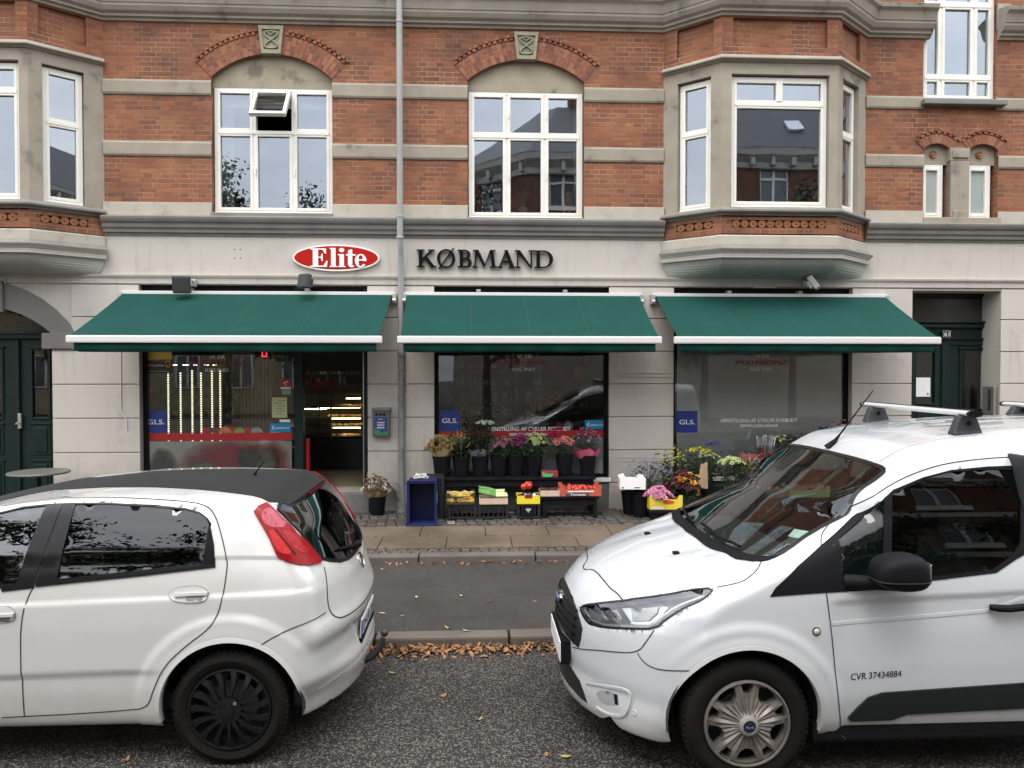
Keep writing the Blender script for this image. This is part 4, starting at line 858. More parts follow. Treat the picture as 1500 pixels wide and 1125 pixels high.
# house number, notice, intercom, cable
p = at(1387.5, 489, YW+.33); t = thing('house_number', 'small black enamel plate with the white number 61 above the green door', 'sign', (p.x, YW+.35, p.z-.05))
m = MB(); m.bbox(p.x-.063, p.x+.063, YW+.34, YW+.385, p.z-.05, p.z+.05, .008); m.build('plate', mat('enamel_black', (.008, .008, .012), .2, coat=.5), t)
m = MB(); text_mb(m, '61', p.x, p.z-.031, .062, YW+.338, wid=.078, bold=.012)
for q in ((-.058, .058, -.046, -.043), (-.058, .058, .043, .046), (-.058, -.055, -.043, .043), (.055, .058, -.043, .043)): m.box(p.x+q[0], p.x+q[1], YW+.3375, YW+.34, p.z+q[2], p.z+q[3])
m.build('number', SWHITE, t)
a, b = at(1341.5, 581, YW+.37), at(1362.5, 553, YW+.37)
m = MB(); m.box(a.x, b.x, YW+.365, YW+.367, a.z, b.z); o = tag(m.build('paper_notice', mat('paper', (.75, .76, .77), .8)), 'white paper sheet stuck on the glass of the green door numbered 61', 'notice')
m = MB(); m.box(b.x-.055, b.x-.02, YW+.3635, YW+.3645, a.z+.03, a.z+.045); m.box(b.x-.045, b.x-.03, YW+.3635, YW+.3645, a.z+.045, a.z+.055); m.build('printed_mark', SBLACK, o)
a, b = at(1466, 608, YW+.05), at(1475, 566, YW+.05); t = thing('intercom', 'slim steel entry phone panel with a column of buttons beside the green door', 'intercom', (a.x, YW-.02, a.z))
x_ = X(1465); m = MB(); m.bbox(x_-.05, x_-.005, YW+.03, YW+.28, a.z, b.z, .006); m.build('panel', mat('steel', (.40, .39, .37), .4, metal=.7), t)
for k in range(12): m = MB(); m.bbox(x_-.056, x_-.048, YW+.09, YW+.15, a.z+.07+k*.026, a.z+.082+k*.026, .002); m.build('button', SBLACK, t)
m = MB(); m.tube([at(177, 516, YW-.03), at(177.5, 602, YW-.03), at(181, 608, YW-.035), at(186, 617, YW-.035), at(186, 630, YW-.03)], .006, 6); tag(m.build('wall_cable', mat('cable_white', (.6, .58, .54), .6)), 'thin pale loose cable hanging down the wall left of the shop window', 'cable')
m = MB()
for (a, b) in ((343, 365), (352, 365), (343, 378), (352, 378)):
    p = at(a, b, YW-.01); m.ball((p.x, YW, p.z), .009, 4)
tag(m.build('bolt_hole', mat('hole', (.12, .11, .1), .9)), 'four small dark plugged holes in the pale wall left of the red oval sign', 'wall plugs')
# cafe table by the gateway
p = at(57, 692, 9.9); t = thing('cafe_table', 'round grey bistro table standing in front of the green gateway', 'table', (p.x, 9.9, .15)); TB = mat('table_top', (.11, .112, .10), .5, var=.25, vs=9)
m = MB(); zt_ = p.z; m.lathe([(0, zt_+.012), (.35, zt_+.012), (.36, zt_), (.35, zt_-.016), (0, zt_-.016)], (p.x, 9.9, 0), n=40); m.build('table_top', TB, t, smooth=30)
m = MB(); m.tube([(p.x, 9.9, .17), (p.x, 9.9, zt_-.02)], .03, 12); m.build('pedestal', BLACK, t)
m = MB()
for k in range(4): a = pi/4+k*pi/2; m.tube([(p.x, 9.9, .24), (p.x+.15*cos(a), 9.9+.15*sin(a), .21), (p.x+.28*cos(a), 9.9+.28*sin(a), .165)], [.022, .018, .014], 8)
m.build('base', BLACK, t)
# ============================================================ STICKERS AND DISPLAYS IN THE WINDOWS
YS = YW+.131
BLUE = mat('sticker_blue', (.012, .035, .20), .4); CYAN = mat('sticker_cyan', (.01, .20, .42), .4); SRED = mat('sticker_red', (.36, .012, .016), .4); STW = mat('sticker_white', (.72, .72, .70), .5); TRED = mat('text_red', (.33, .015, .015), .5)
def prect(mb, a, b, c, d, y=YS, th=.001): p, q = at(a, d, y), at(b, c, y); mb.box(p.x, q.x, y-th, y, p.z, q.z); return p, q
def ptext(mb, s, px, py, hpx, wpx, y=YS, bold=.012):
    p = at(px, py, y); text_mb(mb, s, p.x, p.z, hpx/104.0, y-.003, wid=wpx/104.0, bold=bold)
def sticker(name, label, cat, rect_, m_, texts=(), group=None, y=YS, tm=None):
    m = MB(); prect(m, *rect_, y=y); o = tag(m.build(name, m_), label, cat, group)
    if texts:
        m = MB()
        for s_, px, py, h, w_ in texts: ptext(m, s_, px, py, h, w_, y=y)
        m.build('lettering', tm or STW, o)
    return o
g = 'blue parcel stickers on the shop windows'
sticker('parcel_sticker', 'blue square GLS. sticker in the leftmost shop window, beside the light strips', 'sticker', (211.5, 243.5, 601.5, 634), BLUE, [('GLS.', 228.5, 621.5, 7.2, 24)], g)
sticker('parcel_sticker', 'blue square GLS. sticker in the middle shop window, above the first flower buckets', 'sticker', (643, 674, 600.5, 632), BLUE, [('GLS.', 659, 619.5, 7.2, 23)], g)
sticker('parcel_sticker', 'blue square GLS. sticker on the frosted shop window', 'sticker', (990.5, 1021.5, 602, 633.5), BLUE, [('GLS.', 1006.5, 621.5, 7.2, 23.5)], g)
for (cx, lab, dy) in ((318, 'leftmost', 0), (768, 'middle', -1.0), (1116, 'frosted rightmost', -1.5)):
    m = MB(); ptext(m, 'VI ER', cx, 525.5+dy, 5.2, 23); ptext(m, 'KIG IND', cx-(0 if cx < 400 else 1), 544.5+dy, 5.2, 33)
    o = tag(m.build('window_lettering', mat('lettering_grey', (.86, .86, .84), .5)), 'VI ER IMOD MADSPILD KIG IND lettering at the top of the %s shop window' % lab, 'lettering', 'window lettering')
    m = MB(); ptext(m, 'IMOD MADSPILD', cx, 535.5+dy, 6.4, 80, bold=.02); m.build('red_line', TRED, o)
for (cx, w_, y0, y1, lab) in ((776, 122, 631.0, 638.2, 'middle'), (1112, 117, 618.5, 625.5, 'frosted rightmost')):
    m = MB(); ptext(m, 'HENSTILLING AF CYKLER FORBUDT', cx, y0, 5.9, w_, y=YS-.002); ptext(m, 'FJERNES UDEN ANSVAR', cx, y1, 4.2, w_*.49, y=YS-.002)
    tag(m.build('bicycle_notice', mat('lettering_grey', (.86, .86, .84), .5)), 'HENSTILLING AF CYKLER FORBUDT lettering low on the %s shop window' % lab, 'lettering', 'bicycle notices')
def postnord(a, b, c, d, lab):
    o = sticker('post_sticker', lab, 'sticker', (a, b, c, d), CYAN, [('postnord', (a+b)/2+2.5, (c+d)/2+1.8, 3.6, (b-a)*.62)], 'pale blue post stickers')
    m = MB(); p = at(a+5, (c+d)/2, YS); m.prism([(p.x-.02, p.z), (p.x, p.z+.028), (p.x+.016, p.z+.024), (p.x-.004, p.z), (p.x+.016, p.z-.024), (p.x, p.z-.028)], 'y', YS-.004, YS-.002); m.build('logo', STW, o)
postnord(395.5, 426, 620, 632.8, 'pale blue postnord sticker beside the shop door, under the yellow notice')
postnord(857, 886.5, 615.5, 628.5, 'pale blue postnord sticker at the right end of the middle shop window')
sticker('delivery_sign', 'dark brown UPS Access Point sign in the upper corner of the leftmost window', 'sign', (212.5, 253, 528, 547), mat('sign_brown', (.018, .009, .006), .4), [('UPS Access Point', 227.5, 536.5, 2.6, 24)])
o = bpy.data.objects['delivery_sign']; m = MB(); p = at(246, 534, YS); sh = [(-.035, .045), (0, .055), (.035, .045), (.035, -.01), (.022, -.036), (0, -.052), (-.022, -.036), (-.035, -.01)]
m.prism([(p.x+a, p.z+b) for a, b in sh], 'y', YS-.004, YS-.002, holes=[[(p.x+a*.8, p.z+b*.8-.002) for a, b in sh]]); text_mb(m, 'ups', p.x, p.z-.02, .03, YS-.003, wid=.045, bold=.02); m.build('shield', mat('shield_gold', (.45, .22, .05), .4), o)
m = MB(); prect(m, 217, 248, 543.6, 544.4, YS-.002); m.build('small_print', mat('dim_white', (.25, .24, .22), .5), o)
sticker('yellow_sign', 'yellow strip sign at the top corner of the leftmost shop window', 'sign', (213.5, 251.5, 514, 526.5), mat('sign_yellow', (.40, .27, .015), .5))
sticker('safety_sticker', 'small red square sticker with a white pictogram beside the shop door', 'sticker', (411, 426, 555.5, 569), mat('sticker_red_b', (.40, .03, .04), .4))
o = bpy.data.objects['safety_sticker']; m = MB(); prect(m, 411, 426, 567, 570, YS-.002); p = at(418.5, 561, YS-.002)
m.prism([(p.x-.035, p.z-.012), (p.x+.03, p.z+.012), (p.x+.035, p.z+.026), (p.x-.03, p.z+.006)], 'y', YS-.004, YS-.002); m.box(p.x-.02, p.x+.02, YS-.004, YS-.002, p.z-.035, p.z-.028); m.build('pictogram', STW, o)
o = sticker('yellow_notice', 'pale yellow-green paper notice beside the shop door', 'notice', (398.5, 420.5, 582, 612), mat('paper_yellow', (.42, .46, .24), .7))
m = MB(); rr_ = random.Random(2)
for k in range(6): prect(m, 401+rr_.uniform(0, 6), 412+rr_.uniform(0, 7), 586.5+k*3.8, 587.3+k*3.8, YS-.002)
m.build('printed_lines', mat('ink', (.07, .09, .08), .6), o)
sticker('white_label', 'small white label strip just above the post sticker by the shop door', 'label', (409.5, 425, 614.5, 618.5), STW)
sticker('grey_label', 'small grey label under the red safety sticker', 'label', (413, 426, 571.5, 578), mat('sticker_grey', (.28, .29, .28), .5))
def stripe(a, b, c, d, lab):
    m = MB(); prect(m, a, b, c, d, YS+.0012); tag(m.build('red_stripe', SRED), lab, 'window stripe', 'red stripes across the shop windows')
stripe(212, 427.5, 634, 645.5, 'red stripe across the leftmost shop window'); stripe(642, 887, 630, 640.5, 'red stripe across the middle shop window')
FILM = mat('frosted_film', (.60, .635, .615), .22, var=.10, vs=1.2, coat=.35)
def film(a, b, c, d, lab, y=YS+.012, m_=FILM): m = MB(); prect(m, a, b, c, d, y, .002); return tag(m.build('window_film', m_), lab, 'window film', 'frosted films on the shop windows')
film(642, 887, 640.5, 697, 'grey frosted film along the bottom of the middle shop window')
film(991, 1242, 421, 697, 'grey frosted film covering the whole rightmost shop window')
fm = mat('poster_film', (.80, .77, .73), .25, var=.1, vs=2, coat=.3)
o = film(212, 427.5, 645.5, 700, 'pale frosted film with blurred red shapes, bottom of the leftmost window', m_=fm)
def soft_blob(a, b, c, d, col, nm):
    m = bpy.data.materials.new(nm); m.use_nodes = True; nt = m.node_tree; N = nt.nodes; L = nt.links; bs = N['Principled BSDF']; bs.inputs['Base Color'].default_value = (*col, 1); bs.inputs['Roughness'].default_value = .3
    uvn = N.new('ShaderNodeTexCoord'); mp = N.new('ShaderNodeMapping'); mp.inputs['Location'].default_value = (-1, -1, 0); mp.inputs['Scale'].default_value = (2, 2, 0); L.new(uvn.outputs['Generated'], mp.inputs[0])
    # generated is x,z on this thin box
    sp = N.new('ShaderNodeSeparateXYZ'); L.new(uvn.outputs['Generated'], sp.inputs[0]); cb = N.new('ShaderNodeCombineXYZ'); L.new(sp.outputs[0], cb.inputs[0]); L.new(sp.outputs[2], cb.inputs[1]); L.new(cb.outputs[0], mp.inputs[0])
    ln = N.new('ShaderNodeVectorMath'); ln.operation = 'LENGTH'; L.new(mp.outputs[0], ln.inputs[0]); nz_ = N.new('ShaderNodeTexNoise'); nz_.inputs['Scale'].default_value = 3; L.new(uvn.outputs['Object'], nz_.inputs['Vector'])
    ad = N.new('ShaderNodeMath'); ad.operation = 'MULTIPLY_ADD'; ad.inputs[1].default_value = .6; L.new(nz_.outputs['Fac'], ad.inputs[0]); L.new(ln.outputs['Value'], ad.inputs[2])
    mr = N.new('ShaderNodeMapRange'); mr.inputs[1].default_value = .75; mr.inputs[2].default_value = 1.3; mr.inputs[3].default_value = .75; mr.inputs[4].default_value = 0; L.new(ad.outputs[0], mr.inputs[0]); L.new(mr.outputs[0], bs.inputs['Alpha'])
    k = MB(); prect(k, a, b, c, d, YS+.009-.0006*len(o.children), .0005); return k.build('printed_shape', m, o)
soft_blob(255, 440, 640, 715, (.55, .03, .05), 'blob_red'); soft_blob(345, 385, 650, 695, (.07, .08, .08), 'blob_dark'); soft_blob(372, 412, 655, 700, (.30, .31, .22), 'blob_pale'); soft_blob(215, 262, 655, 710, (.12, .12, .12), 'blob_grey'); soft_blob(272, 325, 672, 712, (.34, .30, .28), 'blob_pale2')
# fruit print above the red stripe
m = MB(); prect(m, 297, 385, 626, 634.2, YS+.004); o = tag(m.build('fruit_print', mat('print_red', (.30, .03, .03), .5, var=.4, vs=30)), 'printed strip with coloured fruit on the leftmost window, just above the red stripe', 'window print')
for cx, r_, cl in ((330, 9, (.42, .17, .06)), (351, 8, (.18, .26, .05)), (376, 8.5, (.20, .24, .24)), (312, 7, (.08, .06, .05))):
    p = at(cx, 634, YS+.002); m = MB(); m.prism([(p.x+r_/104*cos(a), p.z+.0+r_/104*sin(a)) for a in [pi*k/14 for k in range(15)]], 'y', YS+.001, YS+.002); m.build('fruit', mat('fruit_%d' % cx, cl, .5, var=.4, vs=50), o)
# LED number display
p, q = at(373, 526, YW+.3), at(396, 512, YW+.3); m = MB(); m.bbox(p.x, q.x, YW+.28, YW+.36, p.z, q.z, .006); o = tag(m.build('queue_display', BLACK), 'black display with a glowing red digit hanging inside the leftmost window', 'display')
m = MB(); cx = at(387.5, 520, YW+.28).x; z0 = p.z+.03
for (a, b, c, d) in ((-.03, .03, 0, .012), (-.035, -.023, .01, .055), (.023, .035, .01, .055), (-.035, -.023, .062, .105), (.023, .035, .062, .105), (-.03, .03, .105, .117)): m.box(cx+a, cx+b, YW+.275, YW+.279, z0+c, z0+d)
m.build('digit', mat('led_red', (.3, 0, 0), .5, emit=(1, .02, .03), es=3), o)
# lit rack
t = thing('lit_display_rack', 'glass display rack with rows of vertical light strips in the leftmost window', 'display rack', (X(285), YW+.75, ZTHR)); LED = mat('led_strip', (.6, .6, .4), .5, emit=(1, .96, .66), es=1.15)
RK = mat('rack_metal', (.07, .07, .07), .4, metal=.5)
for px, yt, yb in ((247, 543, 700), (265, 541, 700), (282, 541, 700), (295, 544, 690), (311, 541, 690), (323, 540, 690)):
    x = at(px, 600, YW+.75).x; z0, z1 = at(px, yb, YW+.75).z, at(px, yt, YW+.75).z; m = MB(); n = int((z1-z0)/.034)
    for k in range(n): m.box(x-.011, x+.011, YW+.74, YW+.745, z0+k*.034, z0+k*.034+.020)
    tag(m.build('light_strip', LED, t), kind=None)
    m = MB(); m.bbox(x-.03, x+.03, YW+.75, YW+.80, z0, z1, .005); m.build('post', RK, t)
for y in (560, 578, 596, 614):
    m = MB(); p = at(214, y, YW+.9); q = at(345, y, YW+.9); m.box(p.x, q.x, YW+.82, YW+1.05, p.z, p.z+.012); m.build('shelf', RK, t)
rr_ = random.Random(11); m = MB()
for y in (560, 578, 596, 614):
    x = at(216, y, YW+.9).x; z0 = at(216, y, YW+.9).z+.012
    while x < at(340, y, YW+.9).x: w_ = rr_.uniform(.05, .09); h_ = rr_.uniform(.07, .13); m.mi = rr_.randrange(4); m.bbox(x, x+w_, YW+.85, YW+.95, z0, z0+h_, .01); x += w_+.01
m.build('goods', [mat('goods_a', (.20, .19, .17), .6), mat('goods_b', (.12, .11, .12), .6), mat('goods_c', (.22, .10, .06), .6), mat('goods_d', (.08, .12, .09), .6)], t)
m = MB()
for (a, b) in ((252, 260), (268, 278), (284, 290), (299, 306), (312, 318)): prect(m, a, b, 534, 535.4, YW+.8, .02)
tag(m.build('lamp_row', mat('lamp_white', (.8, .8, .8), .5, emit=(1, 1, .97), es=1.4)), 'row of short white ceiling lamps above the light strips', 'lamps')
m = MB(); x0, x1 = at(328, 560, YW+1.1).x, at(399, 560, YW+1.1).x; n = 13; rr_ = random.Random(4)
for k in range(n): m.bbox(x0+(x1-x0)*k/n, x0+(x1-x0)*(k+1)/n-.008, YW+1.1-rr_.uniform(0, .006), YW+1.14, ZTHR, HZ+.05, .004)
tag(m.build('timber_partition', mat('pale_timber', (.26, .215, .15), .7, var=.25, vs=3, streak=.15)), 'partition of pale vertical timber boards behind the leftmost window', 'partition')
# dim lamp tubes added to brighten the shop so it reads as open
for (px, y_) in ((700, YW+2.2), (480, YW+2.6), (290, YW+2.4)):
    m = MB(); x = X(px); m.box(x-.5, x+.5, y_, y_+.12, HZ+.04, HZ+.07); tag(m.build('added_lamp', mat('added_tube_light', (.8, .8, .8), .5, emit=(1, .97, .9), es=5)), {700: 'added lamp brightening the room behind the middle shop window', 480: 'added lamp brightening the room behind the open shop door', 290: 'added lamp brightening the room behind the timber partition'}[px], 'lamp', 'added lamps brightening the shop')
# ------------------------------------------------------------ counter seen through the door
t = thing('bakery_counter', 'lit glass bakery counter with shelves of bread seen through the open door', 'display counter', (X(500), YW+2.4, ZTHR)); yc = YW+2.3
def dr(mb, a, b, c, d, y, th=.03, bev=.004): p, q = at(a, d, y), at(b, c, y); mb.bbox(p.x, q.x, y, y+th, p.z, q.z, bev)
m = MB(); dr(m, 440, 536, 643, 705, yc, .6); m.build('base', mat('counter_black', (.008, .008, .008), .3), t)
m = MB(); dr(m, 440, 536, 575, 643, yc+.7, .03); m.build('back_panel', mat('counter_back', (.14, .11, .07), .6, var=.3, vs=9), t)
for y in (597, 612, 625, 640): m = MB(); dr(m, 441, 534, y-.8, y+.5, yc+.02, .6, .002); m.build('shelf', RK, t)
BR = mat('bread', (.55, .33, .12), .8, var=.35, vs=25); rr_ = random.Random(21)
for y in (597, 612, 625, 640):
    m = MB()
    for k in range(13):
        px = rr_.uniform(484, 530); p = at(px, y-2, yc+.15+rr_.uniform(0, .2)); m.ball((p.x, p.y, p.z+.01), rr_.uniform(.03, .05), 5, (1.4, 1, .7))
    m.build('bread', BR, t)
LW = mat('counter_light', (.8, .8, .7), .5, emit=(1, .84, .50), es=8)
for (a, b, y) in ((466, 528, 596.5), (507, 528, 583), (486, 528, 612.5), (488, 528, 626), (444, 478, 598.5)): m = MB(); dr(m, a, b, y, y+1.3, yc+.05, .03, .003); m.build('light', LW, t)
for px in (441, 467, 484, 533): m = MB(); dr(m, px, px+1.6, 577, 643, yc, .03); m.build('post', RK, t)
m = MB(); dr(m, 440, 534, 565, 577, yc-.05, .5); m.build('counter_top', mat('counter_wood', (.12, .055, .025), .5, var=.3, vs=9), t)
gcol = [mat('bottle_%d' % i, c_, .35, coat=.4) for i, c_ in enumerate(((.30, .30, .26), (.20, .08, .05), (.10, .14, .07), (.25, .03, .03), (.38, .34, .26)))]
rr_ = random.Random(12)
for row, (y, yy, pa, pb) in enumerate(((565, yc+.1, 444, 505), (549, yc+.9, 446, 528))):
    m = MB(); dr(m, pa-2, pb+4, y, y+1.2, yy, .2, .003); tag(m.build('wall_shelf', RK), ('lower' if row == 0 else 'upper')+' dark shelf of bottles and jars behind the open shop door', 'shelf')
    px = pa
    while px < pb:
        p = at(px, y, yy+.08); h_ = rr_.uniform(.05, .11) if row else rr_.uniform(.09, .2); r_ = rr_.uniform(.02, .032)
        m = MB(); m.lathe([(0, 0), (r_, 0), (r_, h_*.65), (r_*.45, h_*.8), (r_*.4, h_), (0, h_)], (p.x, p.y, p.z+.004), n=10)
        tag(m.build('bottle', rr_.choice(gcol), smooth=40), 'small jar or bottle on the %s shelf inside the shop door' % ('upper' if row else 'lower'), 'bottle', 'bottles on the %s shelf inside the shop' % ('upper' if row else 'lower')); px += rr_.uniform(4.5, 7)
m = MB(); prect(m, 464, 481, 558, 567.5, yc+.02, .1); tag(m.build('red_carton', SRED), 'small red carton on the counter inside the shop door', 'carton')
m = MB(); yb_ = YW+1.6
p = at(457.5, 529.5, yb_); text_mb(m, 'EMBALLAGE', p.x, p.z, .045, yb_-.003, wid=.33, bold=.01); prect(m, 444.5, 474, 532, 533, yb_-.002); prect(m, 440, 528, 521.5, 522.3, yb_-.002)
b_ = MB(); prect(b_, 436, 534, 508, 544, yb_, .02); o = tag(b_.build('menu_board', mat('board_black', (.012, .012, .012), .6)), 'black menu board with white lettering hanging above the counter', 'menu board'); m.build('lettering', mat('dim_lettering', (.45, .44, .4), .6), o)
# ------------------------------------------------------------ things behind the middle window
rr_ = random.Random(31); yv = YW+.55
t = thing('shop_shelf', 'dark shelves of goods behind the middle shop window', 'shelves', (X(720), YW+1.9, ZTHR))
m = MB(); dr(m, 645, 790, 690, 700, YW+1.8, .4)
for y in (540, 565, 590, 615): dr(m, 645, 790, y, y+1.5, YW+1.8, .35, .003)
for px in (645, 680, 716, 752, 788): dr(m, px, px+3, 512, 700, YW+1.8, .35)
m.build('frame', mat('shelf_dark', (.05, .045, .04), .6), t)
gm = [mat('pack_%d' % i, c_, .5, var=.3, vs=20) for i, c_ in enumerate(((.26, .20, .12), (.16, .05, .04), (.06, .10, .06), (.30, .28, .24), (.05, .07, .13), (.22, .14, .03)))]
for y in (540, 565, 590, 615):
    m = MB(); px = 648
    while px < 785: w_ = rr_.uniform(4, 9); m.mi = rr_.randrange(6); dr(m, px, px+w_, y-rr_.uniform(7, 17), y, YW+1.85, .2, .006); px += w_+rr_.uniform(.5, 4)
    m.build('goods', gm, t)
m = MB(); dr(m, 781, 794, 532, 572, YW+1.4, .02); o = tag(m.build('blue_poster', mat('blue_poster', (.03, .12, .30), .5, var=.4, vs=16)), 'hanging blue poster with pale letters behind the middle window', 'poster')
m = MB(); p = at(787.5, 563, YW+1.39); text_mb(m, '25', p.x, p.z, .07, YW+1.395, wid=.09, bold=.02); m.build('lettering', mat('dim_lettering', (.45, .44, .4), .6), o)
m = MB(); dr(m, 839, 858, 538, 556, YW+1.4, .02); tag(m.build('red_price_sign', mat('price_red', (.35, .10, .08), .6, var=.4, vs=30)), 'small pale red poster hanging behind the right part of the middle window', 'poster')
def vase(px, py, r_, m_, lab, y=yv):
    p = at(px, py, y); m = MB(); n = 10; m.lathe([(r_*sin(pi*k/n)*.98+.002, p.z+r_-r_*cos(pi*k/n)) for k in range(n)]+[(r_*.45, p.z+2*r_+.02)], (p.x, y, 0), n=24); return tag(m.build('vase', m_, smooth=50), lab, 'vase')
vase(832.5, 633, .075, mat('vase_white', (.42, .42, .40), .5), 'round white vase on the ledge of the middle window')
m = MB(); dr(m, 636, 893, 641, 646, YW+.4, .5); tag(m.build('window_ledge_board', mat('ledge', (.10, .095, .085), .6)), 'display ledge inside the middle shop window', 'ledge')
# ============================================================ STREET SIDE BEHIND THE CAMERA (seen in the glass)
OB = thing('corner_house', 'brick corner house with a dark slate roof across the street, seen reflected in the windows', 'building', (10, -9, 0))
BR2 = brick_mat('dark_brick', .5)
oy = -9.0; m = MB(frame((22, oy), (-1, oy)))
path = [(24, oy), (2.2, oy), (-.9, oy-3.0), (-.9, oy-14)]
def seg(p, q, z0, z1, hs, mb):
    mb.M = frame(p, q); Lf = (V(q)-V(p)).length; mb.sheet([(0, z0), (Lf, z0), (Lf, z1), (0, z1)], 0, hs, .18)
m = MB(); fr = MB(); gl_ = MB(); bd = MB()
for p, q in zip(path[:-1], path[1:]):
    Lf = (V(q)-V(p)).length; n = max(1, int(Lf/2.6)); hs = []
    for fl in range(3):
        for k in range(n):
            c = (k+.5)*Lf/n; z = 3.9+fl*2.35; hs.append([(c-.6, z), (c+.6, z), (c+.6, z+1.45), (c-.6, z+1.45)])
    seg(p, q, 3.4, 10.3, hs, m)
    m.M = Matrix.Identity(4)
    for fr_ in (fr,):
        fr.M = frame(p, q); gl_.M = fr.M
        for h in hs:
            a, b, z0, z1 = h[0][0], h[1][0], h[0][1], h[2][1]; c = (a+b)/2
            for x_0, x_1, z_0, z_1 in ((a, a+.07, z0, z1), (b-.07, b, z0, z1), (a, b, z0, z0+.07), (a, b, z1-.07, z1), (c-.05, c+.05, z0, z1), (a, b, z0+.95, z0+1.03)): fr.box(x_0, x_1, .08+(.001 if x_1-x_0 > 1 else 0), .14, z_0, z_1)
            gl_.face([(a, .12, z0), (b, .12, z0), (b, .12, z1), (a, .12, z1)])
            fr.box(a-.12, b+.12, -.08, .1, z0-.14, z0-.004)
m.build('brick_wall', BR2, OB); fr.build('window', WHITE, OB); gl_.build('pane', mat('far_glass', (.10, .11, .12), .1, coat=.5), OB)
m = MB(); m.sweep(path, [(-.02, 0), (.06, 0), (.06, 3.5), (.16, 3.55), (.16, 3.75), (-.02, 3.8)]); m.build('ground_floor', mat('far_plaster', (.36, .33, .27), .8, var=.12, vs=1), OB)
m = MB()
for z in (5.8, 8.15): m.sweep(path, [(-.02, z), (.06, z), (.06, z+.2), (-.02, z+.2)])
m.sweep(path, [(-.02, 9.9), (.1, 9.95), (.12, 10.2), (.38, 10.45), (.42, 10.65), (.45, 10.7), (-.02, 10.75)])
m.build('cornice', mat('far_cornice', (.48, .46, .42), .7, var=.2), OB)
m = MB()
for p, q in zip(path[:-1], path[1:]):
    m.M = frame(p, q); Lf = (V(q)-V(p)).length; n = int(Lf/.8)
    for k in range(n): m.bbox(k*Lf/n+.2, k*Lf/n+.38, -.32, 0, 10.02, 10.42, .04)
m.build('cornice_bracket', MATS['far_cornice'], OB)
SL = mat('far_slate', (.045, .045, .05), .6, var=.3, vs=4); m = MB()
e = [(24, oy-.4), (2.0, oy-.4), (-1.2, oy-3.3), (-1.2, oy-14), (24, oy-14)]; r_ = [(24, oy-4.2), (3.8, oy-4.2), (3.0, oy-5.2), (3.0, oy-10), (24, oy-10)]
m.mesh([(a, b, 10.7) for a, b in e]+[(a, b, 14.1) for a, b in r_], [(i, (i+1) % 5, 5+(i+1) % 5, 5+i) for i in range(5)]+[(5, 6, 7, 8, 9)]); m.build('roof', SL, OB, recalc=True)
m = MB(); m.bbox(4.3, 5.0, oy-4.9, oy-4.1, 13.3, 15.7, .03); m.bbox(4.22, 5.08, oy-4.98, oy-4.02, 15.4, 15.6, .02); m.build('chimney', BR2, OB)
m = MB(); m.bbox(17.3, 18.1, oy-4.9, oy-4.1, 13.3, 15.7, .03); m.build('chimney', BR2, OB)
for x in (7.0, 10.2, 13.4):
    T = Matrix.Translation((x, oy-2.2, 12.35)) @ Matrix.Rotation(R(-42), 4, 'X'); m = MB(); m.bbox(-.3, .3, -.4, .4, -.02, .1, .02, T); m.build('roof_window', mat('skylight', (.5, .55, .6), .15, coat=.5), OB)
def far_block(name, lab, x0, x1, y0, h, col, nm):
    t = thing(name, lab, 'building', ((x0+x1)/2, y0, 0)); m = MB(); m.box(x0, x1, y0-9, y0, 0, h); m.build('wall', mat(nm, col, .85, var=.2, vs=.6), t)
    m = MB(); m.prism([(y0+.3, h), (y0-9.3, h), (y0-4.5, h+3)], 'x', x0-.2, x1+.2); m.build('roof', SL, t)
    for fl in range(int(h/3)):
        for k in range(int((x1-x0)/2.4)):
            x = x0+1.2+k*2.4; m = MB(); z = 1.2+fl*3; m.bbox(x-.55, x+.55, y0-.02, y0+.05, z, z+1.6, .01); w_ = m.build('window', WHITE, t)
            for dx in (-.25, .25): m = MB(); m.box(x+dx-.2, x+dx+.2, y0+.051, y0+.056, z+.08, z+1.5); m.build('pane', MATS['far_glass'], w_)
far_block('yellow_house', 'low pale yellow house across the street, left of the corner house', -24, -6.2, -14, 6.6, (.38, .32, .20), 'far_yellow')
